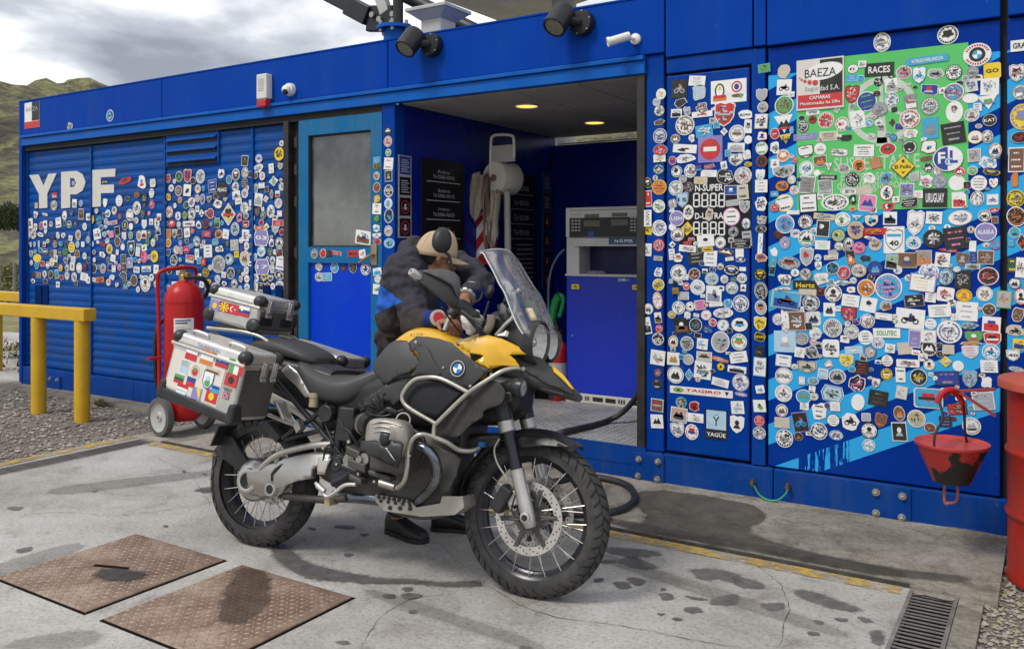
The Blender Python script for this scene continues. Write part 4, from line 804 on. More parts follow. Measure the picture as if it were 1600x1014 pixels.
 'Q': (240, 210, 4.055, """90,280,40,56,xwrn;163,268,44,64,owkg;217,265,48,86,swrb;298,268,56,86,ossw;160,358,44,64,owns;215,355,52,80,rknw;282,347,36,56,owwo;318,343,22,34,xccb;97,398,34,48,xnyn;168,417,26,38,owot;242,430,46,70,xrpw;280,408,34,46,xwsw;312,412,32,64,owvs;208,448,34,46,owkg;138,452,22,36,okny;100,493,46,68,owsr;157,518,38,58,ovwv;200,514,30,56,okgy;243,507,48,72,owwk;306,500,38,56,dkns;360,502,44,64,owrn;354,412,32,44,svsk;118,565,44,50,xrrw;160,572,26,40,owwc;225,567,76,36,uppr;286,575,36,52,xwsw;331,567,44,56,orkn;366,568,26,42,dccw;405,562,30,60,rwge;94,628,36,52,ryon;134,630,30,58,swsk;168,628,28,60,rwkr;212,622,36,56,rwws;248,612,26,34,xpos;95,688,38,56,oooy;170,688,22,36,opvw;212,672,26,40,oskg;273,678,42,62,owwk;318,684,22,30,owvw;94,750,32,46,swbe;146,733,38,54,owwn;176,735,20,50,rpsw;210,730,42,56,xprp;275,760,26,66,rwgk;130,798,46,68,owkw;230,790,50,48,rwrg;170,795,20,30,xelg;94,865,46,60,xwkw;182,848,46,44,xyky;318,808,28,46,rrry;332,875,48,60,oeny;346,740,54,80,rswk;412,823,82,108,oskw;407,917,36,52,owwv;446,890,26,36,rwws;350,932,36,28,xyyk;342,978,32,66,rwkw;385,960,36,40,onsr;450,945,36,34,xvsk;430,250,46,64,xvwk;478,288,36,54,owck;522,256,50,74,owkw;520,332,44,60,olwn;437,352,74,96,okkw=PEAKS;375,328,52,80,rsbw;526,385,48,48,rwnv;580,168,42,64,uwkn;580,243,42,66,owvp;580,308,42,60,oskw;580,375,42,58,owwv;540,425,42,36,rlwl;408,442,56,60,xynw;455,415,36,30,tvsw;476,508,90,140,dnyk;577,467,50,70,owgk;545,525,36,60,xppk;518,600,52,80,owlk;585,567,44,48,xwrk;458,632,40,60,rlwl;413,632,44,56,onok;337,632,60,40,rbrw;390,683,46,46,xlcs;470,692,20,36,rkng;513,702,48,64,rwsw;590,708,32,52,owws;583,640,44,70,rwsb;420,725,60,48,xkwk;527,760,28,40,ryyk;480,792,54,70,oslk;578,785,62,96,owtn;490,880,50,72,owks;545,867,26,36,xker;590,862,36,60,okws;512,947,40,58,owwy;553,918,30,46,xrok;592,915,34,50,ospr;594,967,34,46,owns;550,975,24,30,olwv;668,155,42,54,owwv;665,218,60,54,xwnv;690,265,40,58,oknt;647,262,28,40,owno;748,217,34,66,rkwk;803,203,36,50,sksw;797,125,66,92,okyk;812,58,30,38,oswn;762,297,60,64,dong;643,343,40,62,xwsc;685,325,42,36,rksn;812,332,36,50,owwr;665,415,50,78,rwws;712,410,38,44,dnst;749,380,26,64,oksn;787,377,30,40,rgwy;792,437,46,64,owws;658,492,36,56,skng;697,513,36,52,ogkw;743,488,50,82,olwk;800,503,30,38,rpws;770,530,40,36,xwsw;790,562,70,36,rwrw;683,560,30,40,onrk;717,585,40,48,dyng;672,595,60,24,rwrw;683,655,96,100,hwvw=03;773,612,54,56,twsw;813,620,30,42,owrk;750,690,34,64,xrwb;797,690,48,70,owwk;685,742,52,68,olbc;742,745,38,54,okes;798,750,40,46,rwkr;640,778,34,50,swls;755,798,32,50,owsk;690,840,94,96,hwvw=17;805,815,54,86,rwwv;753,853,30,52,hwws;797,893,60,54,oskw;645,910,44,50,owgw;700,908,44,48,dyyk;742,912,42,48,skte;643,965,34,50,rwsk;683,972,44,60,rwkw;722,960,30,44,owrs;757,962,28,40,owws;800,957,54,58,owwk"""),
}
# which wall part carries a sticker, by its place along the wall
def carrier(x):
    if x < -8.38: return RD[0], RIBY - .0075
    if x < -7.17: return RD[1], RIBY - .0075
    if x < -5.95: return RD[2], RIBY - .0075
    if x < -5.4: return RD[3], RIBY - .0075
    if x < -4.435: return door, -.0135
    if x < -4.30: return bld, -.0215
    if x < -2.218: return bld, -.0315
    if x < -2.09: return bld, -.0165
    if x < -1.54: return sp, -.0135
    if x < -1.445: return bld, -.0195
    if x < -.22: return bp_, -.0115
    return bp2, -.0115
TILES['Z'] = (0, 0, 1., '172,181,11,18,owck;110,198,9,13,xwsk')
ALLST = []
for tn, (ox, oy, s, data) in TILES.items():
    for it in data.replace('\n', '').split(';'):
        tx = None
        if '=' in it: it, tx = it.split('=')
        q = it.split(','); cx, cy, w, h = (float(v) for v in q[:4])
        if w == 0 or len(q[4]) < 4: continue
        px, py = ox + cx / s, oy + cy / s; p = F(px, py)
        car, Y = carrier(p.x)
        if tn == 'Z': car, Y = bld, -.0365
        if tn == 'N' and WX0 < p.x < WX1:
            Y = .0115 if p.z < WZ0 - .125 else (.0175 if p.z > WZ0 else -.0125)
        p = F(px, py, Y); a = F(px - w / s / 2, py, Y); b = F(px + w / s / 2, py, Y)
        wm = (b.x - a.x) * 1.02; hm = 1.04 * ( F(px, py - h / s / 2, Y).z - F(px, py + h / s / 2, Y).z)
        ALLST.append((w / s * h / s, p, wm, hm, q[4], tx, car, tn))
# small ones squeezed into the gaps
rf = random.Random(77); PXS = [(t[1].x, t[1].z, max(t[2], t[3]) / 2) for t in ALLST]
for (x0, y0, x1, y1, cnt, r0, r1) in ((1206, 100, 1562, 690, 95, 8, 15), (1050, 130, 1172, 680, 30, 7, 13), (40, 335, 250, 445, 45, 5, 8), (258, 270, 440, 455, 45, 5, 9)):
    got = tries = 0
    while got < cnt and tries < 4000:
        tries += 1; px, py = rf.uniform(x0, x1), rf.uniform(y0, y1)
        if y0 == 100 and py > 700 - .12 * (px - 1200): continue
        if any(u - 5 < px < U_ + 5 and v - 5 < py < V_ + 5 for u, v, U_, V_ in ((1088, 211, 1132, 256), (1099, 635, 1140, 691), (1043, 599, 1149, 625), (1107, 125, 1170, 161), (1455, 225, 1507, 271), (1390, 240, 1433, 283), (1378, 350, 1415, 400), (1503, 63, 1550, 110), (1447, 55, 1515, 80), (1240, 380, 1285, 460), (1345, 600, 1470, 680), (1415, 85, 1485, 110))): continue
        if 1240 < px < 1325 and py < 175 or 1300 < px < 1440 and 240 < py < 300 or 1058 < px < 1142 and 278 < py < 375: continue
        p = F(px, py); car, Y = carrier(p.x); p = F(px, py, Y); w = rf.uniform(r0, r1); wm = F(px + w / 2, py, Y).x - F(px - w / 2, py, Y).x
        if any((p.x - a) ** 2 + (p.z - b) ** 2 < (.80 * (q + wm / 2)) ** 2 for a, b, q in PXS): continue
        if abs(p.x + 1.49) < .1 or abs(p.x + .22) < .06: continue
        got += 1; PXS.append((p.x, p.z, wm / 2)); ALLST.append((w * w, p, wm, wm * rf.uniform(.6, 1.1), rf.choice('ooorrux') + rf.choice('wwwwks') + rf.choice('wwwkbsc') + rf.choice('kkrbgn'), None, car, 'f'))
ALLST.sort(key=lambda t: -t[0])
bulk = {}
for i, (ar, p, wm, hm, code, tx, car, tn) in enumerate(ALLST):
    rnd = random.Random(i * 7 + 1)
    lift = .0007 * (i % 5)
    rot = rnd.gauss(0, .09) + (0 if code[0] != 'x' else rnd.uniform(-.15, .15))
    if tx: rot *= .3
    # the facade runs away from the viewer, so real outlines are upright ellipses of true size
    if i < 300:
        mb = MB(); sticker_geo(mb, Vector((0, 0, 0)), code[0], wm, hm, code[1:4], rnd, tx, rot)
        used = sorted(set(mb.m)); mb.m = [used.index(k) for k in mb.m]
        o = mb.build('sticker', [(FADE if rnd.random() < .2 and not tx else PM)[k] for k in used] if i % 3 else [PM[k] for k in used], car, smooth=0); o.location = p + NY * lift
    else:
        mb = bulk.setdefault(car.name, (MB(), car))[0]
        sticker_geo(mb, p + NY * lift, code[0], wm, hm, code[1:4], rnd, tx, rot)
for nm, (mb, car) in bulk.items(): stuff(mb.build('small_stickers', PM, car, smooth=0))
# ---------------------------------------------------------------- big signs and lettering
def fsheet(name, p0, p1, Y, m, parent, th=.002):
    a = F(*p0, Y); b = F(*p1, Y); mb = MB(); mb.box((a.x, Y - th, b.z), (b.x, Y, a.z)); return mb.build(name, m, parent, smooth=0), a, b
def rect_on(mb, x0, x1, z0, z1, y, mi): mb.add([(x0, y, z0), (x1, y, z0), (x1, y, z1), (x0, y, z1)], [[0, 1, 2, 3]], mi)
def letters(name, txt, p0, p1, Y, m, parent, bold=.0, rows=1):
    a = F(*p0, Y); b = F(*p1, Y); mb = MB(); put_text(mb, txt, ((a.x + b.x) / 2, Y, (a.z + b.z) / 2), UX, UZ, b.x - a.x, a.z - b.z, 0, bold); return mb.build(name, m, parent, smooth=0)
# YPF letters as raised vinyl on the ribbed doors
m_let = mat('off white vinyl', (.62, .61, .57), rough=.5, var=.06, vs=8)
def glyph(name, polys, px0, py0, px1, py1, par):
    Y = RIBY - .0065; mb = MB()
    for pl in polys:
        pts = [F(px0 + (px1 - px0) * u, py0 + (py1 - py0) * v, Y) for u, v in pl]
        n = len(pts); mb.add(pts + [p + NY * .004 for p in pts], [list(range(n)), list(range(n, 2 * n))] + [[i, (i + 1) % n, n + (i + 1) % n, n + i] for i in range(n)])
    return mb.build(name, m_let, par, smooth=0)
glyph('letter_y', [[(0, .02), (.34, 0), (.52, .33), (.70, -.02), (1, -.04), (.66, .56), (.66, .98), (.36, 1.0), (.36, .58)]], 46, 273, 89, 326, RD[0])
arc = [(.55 + .45 * math.cos(t), .30 + .30 * math.sin(t)) for t in [math.radians(a) for a in range(-90, 91, 15)]]
inn = [(.50 + .16 * math.cos(t), .295 + .12 * math.sin(t)) for t in [math.radians(a) for a in range(90, -91, -30)]]
glyph('letter_p', [[(0, .0)] + [(.55, .0)] + arc[1:] + [(.38, .60), (.38, 1.0), (0, 1.02), (0, .0)][:3] + []], 96, 268, 134, 326, RD[0]) if False else None
glyph('letter_p', [[(0, .02), (.36, .0), (.36, .98), (0, 1.0)],
                   [(.361, .0), (.62, -.01), (.86, .08), (.98, .30), (.86, .52), (.62, .62), (.361, .62), (.361, .43), (.52, .42), (.60, .31), (.52, .19), (.361, .18)]], 96, 268, 135, 326, RD[0])
glyph('letter_f', [[(0, .02), (1, -.02), (.98, .19), (.38, .21), (.38, .41), (.93, .40), (.93, .62), (.38, .63), (.38, .98), (0, 1.0)]], 144, 265, 181, 324, RD[1])
# green poster with ring and turbine
gp, ga, gb = fsheet('green_poster', (1245, 97), (1513, 325), -.0108, mat('green poster print', (.09, .52, .13), rough=.4, var=.08, vs=3, dirt=(.14, .50, .18), damt=.4), bld, .0012)
Yp = -.0126; m_pw = mat('pale poster print', (.52, .58, .50), rough=.45, var=.08)
c = F(1378, 172, Yp); ro = (F(1430, 172, Yp).x - F(1322, 172, Yp).x) / 2; n = 48; mb = MB()
rz = (F(1378, 120, Yp).z - F(1378, 225, Yp).z) / 2
mb.add([(c.x + R * ro * math.cos(2 * math.pi * i / n), Yp, c.z + R * rz * math.sin(2 * math.pi * i / n)) for R in (1, .82) for i in range(n)], [[i, (i + 1) % n, n + (i + 1) % n, n + i] for i in range(n)])
for k in range(3):
    a = math.radians(90 + 120 * k); d = Vector((math.cos(a), 0, math.sin(a))); e = Vector((-d.z, 0, d.x)); o = Vector((c.x, Yp, c.z + .02))
    mb.add([o + e * .008, o + d * .07 + e * .018, o + d * .2, o - e * .008], [[0, 1, 2, 3]])
mb.add([(c.x - .012, Yp, c.z), (c.x + .012, Yp, c.z), (c.x + .03, Yp, c.z - .2), (c.x - .03, Yp, c.z - .2)], [[0, 1, 2, 3]])
mb.build('turbine_emblem', m_pw, gp, smooth=0)
letters('lettering', 'SUSTENTABLE', (1303, 247), (1437, 262), Yp, m_pw, gp, .01)
letters('lettering', 'Esta energía se protege', (1282, 268), (1445, 283), Yp, m_pw, gp)
letters('lettering', 'de energía eólica', (1308, 282), (1430, 298), Yp, m_pw, gp)
# security company sign
sg, sa_, sb_ = fsheet('security_sign', (1245, 96), (1319, 168), -.0135, mat('white sign board', (.66, .63, .60), .5, var=.06), bld, .006)
sg['label'] = 'white, black and red security camera sign over the green poster'
mk = lambda k: PM[PI[k]]
Ys = -.0202
def srect(x, X, z, Z, m, nm='sign_field', dy=0.):
    W, H = sb_.x - sa_.x, sa_.z - sb_.z; mb = MB(); rect_on(mb, sa_.x + W * x, sa_.x + W * X, sb_.z + H * z, sb_.z + H * Z, Ys - dy, 0); return mb.build(nm, m, sg, smooth=0)
srect(.5, .97, .30, .97, mk('k')); srect(.03, .97, .04, .30, mk('r'))
W, H = sb_.x - sa_.x, sa_.z - sb_.z
mb = MB(); n = 28; mb.add([(sa_.x + W * (.58 + .40 * math.cos(2 * math.pi * i / n)), Ys - .0008, sb_.z + H * (.74 + .17 * math.sin(2 * math.pi * i / n + .25))) for i in range(n)], [list(range(n))]); mb.build('sign_field', mk('w'), sg, smooth=0)
mb = MB()
for k, (x, z, r) in enumerate(((.40, .53, .058), (.28, .545, .045), (.18, .575, .033), (.11, .61, .024), (.07, .65, .015))): mb.cyl((sa_.x + W * x, Ys - .0016, sb_.z + H * z), (sa_.x + W * x, Ys - .002, sb_.z + H * z), W * r, seg=14)
mb.build('sign_dots', mk('r'), sg, smooth=0)
def stext(t, x, z, w, h, m, b=0.):
    mb = MB(); put_text(mb, t, (sa_.x + W * x, Ys - .0024, sb_.z + H * z), UX, UZ, W * w, H * h, 0, b); mb.build('lettering', m, sg, smooth=0)
stext('BAEZA', .51, .72, .66, .16, mk('k')); stext('Segur', .33, .41, .30, .11, mk('s')); stext('idad S.A.', .69, .41, .44, .10, mk('w')); stext('CAMARAS', .5, .235, .44, .07, mk('w'), .02); stext('Monitoreadas las 24hs', .5, .13, .84, .065, mk('w'), .01)
# copy of the same sign on the far left fascia
s2, a2, b2 = fsheet('security_sign', (39, 162), (62, 199), -.036, mk('w'), bld, .004); s2['label'] = 'small security camera sign at the left end of the fascia'
W2, H2 = b2.x - a2.x, a2.z - b2.z; mb = MB(); rect_on(mb, a2.x, b2.x, b2.z, b2.z + H2 * .26, -.0412, PI['r']); rect_on(mb, a2.x + W2 * .5, b2.x, b2.z + H2 * .28, b2.z + H2, -.0412, PI['k'])
put_text(mb, 'BAEZA', (a2.x + W2 * .5, -.0422, b2.z + H2 * .74), UX, UZ, W2 * .8, H2 * .16, PI['s']); mb.build('sign_field', PM, s2, smooth=0)
# round club badge FCL
p = F(1481, 248, -.014); w = F(1505, 248, -.014).x - F(1457.5, 248, -.014).x; mb = MB(); n = 32
mb.prism(outline('o', w, w * .93, random), p + NY * .004, UX, UZ, NY * .002, PI['w']); hp = [(w * .46 * math.cos(t), w * .43 * math.sin(t)) for t in [math.radians(90 + 180 * i / 16) for i in range(17)]]
mb.add([p + UX * x + UZ * z + NY * .0068 for x, z in hp], [list(range(17))], PI['b'])
put_text(mb, 'F', p + UX * -.20 * w + UZ * .03 * w + NY * .0078, UX, UZ, w * .24, w * .42, PI['w'], .03); put_text(mb, 'C', p + UX * .02 * w + UZ * -.12 * w + NY * .0085, UX, UZ, w * .24, w * .30, PI['l'], .03); put_text(mb, 'L', p + UX * .2 * w + UZ * .06 * w + NY * .0078, UX, UZ, w * .26, w * .46, PI['b'], .03)
mb.build('club_badge', PM, bp_, smooth=0)
# yellow lozenge El Pato
p = F(1411, 261, -.014); mb = MB(); w = F(1431, 261).x - F(1393, 261).x; h = F(1411, 243).z - F(1411, 280).z
mb.prism(outline('d', w, h, random), p + NY * .004, UX, UZ, NY * .002, PI['k']); mb.add([p + UX * x * .93 + UZ * z * .93 + NY * .0068 for x, z in outline('d', w, h, random)], [[0, 1, 2, 3]], PI['y'])
put_text(mb, 'El Pollo', p + NY * .0075, UX, UZ, w * .68, h * .16, PI['k'], .03); mb.add([p + UX * x * w + UZ * z * h + NY * .0075 for x, z in ((-.08, -.18), (.02, -.30), (.12, -.16), (.02, -.22))], [[0, 1, 2, 3]], PI['k']); mb.add([p + UX * x * w + UZ * z * h + NY * .0075 for x, z in ((-.06, .26), (.04, .32), (.08, .20), (-.02, .16))], [[0, 1, 2, 3]], PI['k'])
mb.build('lozenge_sign', PM, bp_, smooth=0)
# motor club roundel at the poster corner
p = F(1527, 86, -.0115); mb = MB(); w = F(1549, 86).x - F(1504.5, 86).x
mb.prism(outline('o', w, w * .92, random), p + NY * .004, UX, UZ, NY * .002, PI['w']); mb.add([p + UX * x + UZ * z + NY * .0066 for x, z in outline('o', w * .58, w * .58, random)], [list(range(22))], PI['k'])
for k in range(4):
    q = [(0, 0)] + [(w * .17 * math.cos(math.radians(90 * k + a)), w * .17 * math.sin(math.radians(90 * k + a))) for a in range(0, 91, 15)]
    mb.add([p + UX * x + UZ * z + NY * .0074 for x, z in q], [list(range(len(q)))], PI['w' if k % 2 == 0 else 'c'])
for t0, t1 in ((20, 160), (205, 335)):
    for a in range(t0, t1, 13):
        A, B_ = math.radians(a), math.radians(a + 8); mb.add([p + UX * (w * r * math.cos(t)) + UZ * (w * .92 * r * math.sin(t)) + NY * .0068 for r, t in ((.36, A), (.36, B_), (.45, B_), (.45, A))], [[0, 1, 2, 3]], PI['r'])
mb.build('roundel_sticker', PM, bp_, smooth=0)
# route 40 shield
p = F(1397, 375, -.0115); w = F(1413, 375).x - F(1380.5, 375).x; h = F(1397, 355).z - F(1397, 397).z; mb = MB()
mb.prism(outline('r', w, h, random), p, UX, UZ, NY * .002, PI['w']); mb.add([p + UX * x * .86 + UZ * z * .80 + NY * .0028 for x, z in outline('s', w, h, random)], [list(range(10))], PI['k']); mb.add([p + UX * x * .8 + UZ * z * .74 + NY * .0036 for x, z in outline('s', w, h, random)], [list(range(10))], PI['w'])
put_text(mb, '40', p + UZ * -h * .12 + NY * .0044, UX, UZ, w * .46, h * .2, PI['k'], .03); mb.add([p + UX * x * w + UZ * z * h + NY * .0044 for x, z in ((-.34, .12), (.34, .12), (.34, .22), (-.34, .22))], [[0, 1, 2, 3]], PI['c'])
mb.build('route_shield', PM, bp_, smooth=0)
# no entry sign, price display, tall sticker strips on the service panel
Yq = -.0125
ne, a, b = fsheet('no_entry_sign', (1091, 214), (1129, 253), Yq, mk('v'), bld, .004); cc = (a + b) / 2; w = b.x - a.x
mb = MB(); mb.cyl((cc.x, Yq - .0045, cc.z), (cc.x, Yq - .0055, cc.z), w * .41, seg=30); mb.build('disc', mk('r'), ne, smooth=0)
mb = MB(); mb.box((cc.x - w * .27, Yq - .0068, cc.z - w * .09), (cc.x + w * .27, Yq - .006, cc.z + w * .09)); mb.build('bar', mk('w'), ne, smooth=0)
pd, a, b = fsheet('price_display', (1061, 279), (1174, 385), -.0122, mat('black display glass', (.008, .008, .012), .12, var=0), bld, .0012)
letters('lettering', 'N-SUPER', (1086, 289), (1130, 298), -.0145, mk('w'), pd, .02); letters('lettering', 'D-ULTRA', (1086, 333), (1130, 342), -.0145, mk('w'), pd, .02)
SEG = [((0, 1), (1, 1)), ((0, .5), (1, .5)), ((0, 0), (1, 0)), ((0, 0), (0, .5)), ((0, .5), (0, 1)), ((1, 0), (1, .5)), ((1, .5), (1, 1))]
for y0, y1 in ((303, 323), (347.5, 367)):
    for k in range(4):
        mb = MB(); x0 = 1084 + k * 13.1; a = F(x0, y0, -.0145); b = F(x0 + 8.5, y1, -.0145)
        for (u0, v0), (u1, v1) in SEG:
            p = Vector((a.x + (b.x - a.x) * u0, -.0145, b.z + (a.z - b.z) * v0)); q = Vector((a.x + (b.x - a.x) * u1, -.0145, b.z + (a.z - b.z) * v1)); d = (q - p).normalized(); e = Vector((d.z, 0, -d.x)) * .0042
            m1 = p + d * .004; m2 = q - d * .004; mb.add([p, m1 + e, m2 + e, q, m2 - e, m1 - e], [[0, 1, 2, 3, 4, 5]])
        if k < 3: mb.add([Vector((b.x + .007, -.0145, b.z)), Vector((b.x + .014, -.0145, b.z)), Vector((b.x + .014, -.0145, b.z + .008)), Vector((b.x + .007, -.0145, b.z + .008))], [[0, 1, 2, 3]])
        mb.build('digit', mk('w'), pd, smooth=0)
ys, a, b = fsheet('black_plaque', (1102, 638), (1137, 688), -.0125, mk('k'), bld, .004)
w, h = b.x - a.x, a.z - b.z; mb = MB(); rect_on(mb, a.x + w * .06, b.x - w * .06, b.z + h * .33, a.z - h * .03, -.0172, PI['l']); put_text(mb, 'Ÿ', ((a.x + b.x) / 2, -.0182, b.z + h * .65), UX, UZ, w * .3, h * .40, PI['k']); put_text(mb, 'YAGÜE', ((a.x + b.x) / 2, -.0182, b.z + h * .165), UX, UZ, w * .84, h * .17, PI['w'], .02); mb.build('plaque_print', PM, ys, smooth=0)
lb, a, b = fsheet('long_sticker', (1047, 602), (1145, 622.5), -.0125, mk('w'), bld, .0025)
w, h = b.x - a.x, a.z - b.z; mb = MB(); q = outline('o', w * .17, h * .7, random); c = Vector((a.x + w * .14, -.0158, (a.z + b.z) / 2)); mb.add([c + UX * x + UZ * z for x, z in q], [list(range(22))], PI['g']); mb.add([c + UX * x * .8 + UZ * z * .62 + NY * .0008 for x, z in outline('d', w * .17, h * .7, random)], [[0, 1, 2, 3]], PI['y']); mb.add([c + UX * x * .4 + UZ * z * .4 + NY * .0016 for x, z in q], [list(range(22))], PI['k'])
put_text(mb, 'TAGIRO', (a.x + w * .54, -.0162, (a.z + b.z) / 2 + h * .08), UX + UZ * .0, UZ + UX * .3, w * .56, h * .42, PI['r'], .03); put_text(mb, 'motociclismo aventura', (a.x + w * .55, -.0162, b.z + h * .16), UX, UZ, w * .58, h * .12, PI['s']); mb.add([Vector((a.x + w * .91, -.0162, b.z + h * .2)), Vector((a.x + w * .94, -.0162, b.z + h * .8)), Vector((a.x + w * .88, -.0162, b.z + h * .8))], [[0, 1, 2]], PI['k']); mb.build('print', PM, lb, smooth=0)
kw, a, b = fsheet('tall_sticker', (1006.5, 328.5), (1018, 354), -.0312, mk('w'), bld, .002)
mb = MB(); put_text(mb, 'KIWI', ((a.x + b.x) / 2, -.0342, (a.z + b.z) / 2), UZ, -UX, (a.z - b.z) * .8, (b.x - a.x) * .55, PI['k']); mb.build('print', PM, kw, smooth=0)
pg, a, b = fsheet('wide_sticker', (1111, 128), (1166.5, 158.5), -.0125, mk('w'), bld, .002); w, h = b.x - a.x, a.z - b.z; mb = MB()
def ell(cx, cz, rx, rz, mi, lv): mb.add([Vector((a.x + w * cx + w * rx * math.cos(t), -.0150 - .0007 * lv, b.z + h * cz + h * rz * math.sin(t))) for t in [2 * math.pi * i / 18 for i in range(18)]], [list(range(18))], PI[mi])
ell(.25, .55, .14, .33, 'k', 0); ell(.25, .55, .10, .26, 'w', 1); ell(.25, .68, .04, .1, 'y', 2); ell(.73, .66, .15, .25, 'r', 0); ell(.73, .66, .11, .18, 'w', 1); ell(.73, .66, .07, .13, 'b', 2); ell(.75, .28, .17, .08, 'n', 0); ell(.84, .26, .05, .1, 'g', 1); rect_on(mb, a.x + w * .06, a.x + w * .44, b.z + h * .12, b.z + h * .32, -.0165, PI['o']); rect_on(mb, a.x + w * .08, a.x + w * .42, b.z + h * .24, b.z + h * .36, -.0172, PI['r']); mb.build('print', PM, pg, smooth=0)
# padlock on the service panel
c = F(1056, 451, -.02); mb = MB(); mb.box((c.x - .022, -.03, c.z - .035), (c.x + .022, -.014, c.z + .005), 0); mb.tube([(c.x - .013, -.022, c.z), (c.x - .013, -.022, c.z + .03), (c.x, -.022, c.z + .043), (c.x + .013, -.022, c.z + .03), (c.x + .013, -.022, c.z)], .004, mi=1, seg=8); mb.build('padlock', [mat('brass', (.5, .33, .12), .35, .8, var=.15), m_black], sp, bevel=.003)
# ================================================================== THINGS IN THE ALCOVE
def wl(px, py, d=0.): return PL(px, py, Vector((AX0 + d, 0, 0)), Vector((1, 0, 0)))
m_board = mat('black notice board', (.006, .007, .012), rough=.35, var=.05)
m_chalk = mat('white board print', (.50, .52, .55), rough=.6, var=.1)
YU, ZU = Vector((0, 1, 0)), Vector((0, 0, 1))
def wall_board(label, p0, p1, lines, m=m_board, frame_=None):
    a = wl(*p0); b = wl(*p1)
    t = thing('notice_board', label, 'notice board', ((AX0 + .001), (a.y + b.y) / 2, b.z)); o = Vector(t.location); W = b.y - a.y; Hh = a.z - b.z
    mb = MB(); mb.box((0, -W / 2, 0), (.012, W / 2, Hh)); mb.build('board', m, t, smooth=0, bevel=.002)
    if frame_:
        mb = MB()
        for q in (((-W / 2, 0), (-W / 2 + .012, Hh)), ((W / 2 - .012, 0), (W / 2, Hh)), ((-W / 2, 0), (W / 2, .012)), ((-W / 2, Hh - .012), (W / 2, Hh))): mb.box((.001, q[0][0], q[0][1]), (.018, q[1][0], q[1][1]))
        mb.build('frame', frame_, t, smooth=0)
    for kind, y, z, w, h, s in lines:
        mb = MB()
        if kind == 'bar': mb.box((.0125, y - w / 2, z - h / 2), (.0135, y + w / 2, z + h / 2))
        else: put_text(mb, s, (.0135, y, z), YU, ZU, w, h)
        mb.build('print', m_chalk if kind != 'red' else PM[PI['r']], t, smooth=0)
    return t
a = wl(657, 246); b = wl(724, 460); W1 = b.y - a.y; H1 = a.z - b.z
L1 = []
for k, (s1, s2) in enumerate([('Policía', 'Tel 02966 420016'), ('Bomberos', 'Tel 02966 420142'), ('Guardaparque', 'Tel 02966 420235'), ('Gendarmería', 'Tel 02966 420143'), ('Hospital', 'Tel 02966 420014'), ('Municipio', 'Tel 02966 420026')]):
    z = H1 - .10 - k * .155
    L1 += [('txt', 0, z, .16, .028, s1), ('txt', 0, z - .042, W1 * .5, .03, s2), ('bar', 0, z - .085, W1 * .78, .006, '')]
wall_board('black notice board of telephone numbers behind the man\'s cap', (657, 246), (724, 460), L1)
a = wl(786, 268); b = wl(838, 470); W1 = b.y - a.y; H1 = a.z - b.z
L2 = [('bar', 0, H1 - .2 - k * .14, W1 * .75, .005, '') for k in range(4)] + [('txt', 0, H1 - .14 - k * .14, W1 * .45, .05, 'Tel 420100') for k in range(4)] + [('bar', W1 * .1, .55 - k * .045, W1 * .5, .008, '') for k in range(10)]
wall_board('black notice board deeper in the alcove, beyond the paper roll', (786, 268), (838, 470), L2)
def pict(label, p0, p1, n, m1, fr):
    a = wl(*p0); b = wl(*p1); t = thing('safety_sign_strip', label, 'sign', (AX0 + .001, (a.y + b.y) / 2, b.z)); W = b.y - a.y; H_ = a.z - b.z
    mb = MB(); mb.box((0, -W / 2, 0), (.008, W / 2, H_)); mb.build('backing', fr, t, smooth=0)
    for k in range(n):
        z0 = H_ * (n - 1 - k) / n; hh = H_ / n
        mb = MB(); mb.box((.0085, -W / 2 + .012, z0 + .012), (.0095, W / 2 - .012, z0 + hh - .008)); pn = mb.build('panel', PM[PI['b']] if k == 0 else m1, t, smooth=0)
        mb = MB()
        if k < 2:
            for q in range(6): mb.box((.010, -W / 2 + .03, z0 + hh * (.2 + .11 * q)), (.0105, W / 2 - .03 - .02 * (q % 2), z0 + hh * (.24 + .11 * q)))
            mb.build('print', m_chalk, t, smooth=0)
        else:
            c = Vector((.0105, 0, z0 + hh * .5)); N_ = 24; r = min(W, hh) * .34
            mb.add([c + YU * (R * r * math.cos(2 * math.pi * i / N_)) + ZU * (R * r * math.sin(2 * math.pi * i / N_)) for R in (1, .84) for i in range(N_)], [[i, (i + 1) % N_, N_ + (i + 1) % N_, N_ + i] for i in range(N_)])
            mb.build('red_ring', PM[PI['r']], t, smooth=0)
            mb = MB(); mb.box((.0105, -.012, z0 + hh * .35), (.011, .012, z0 + hh * .65)); mb.box((.0105, -.03, z0 + hh * .42), (.0108, .03, z0 + hh * .46)); mb.build('pictogram', m_chalk, t, smooth=0)
    return t
pict('strip of prohibition signs in a pale frame by the alcove edge', (621.5, 242), (641.5, 372), 4, m_board, m_grey)
pict('dark strip of safety signs deep inside the alcove', (847, 270), (860, 452), 6, m_board, mat('dim blue frame', (.05, .09, .2), .4))

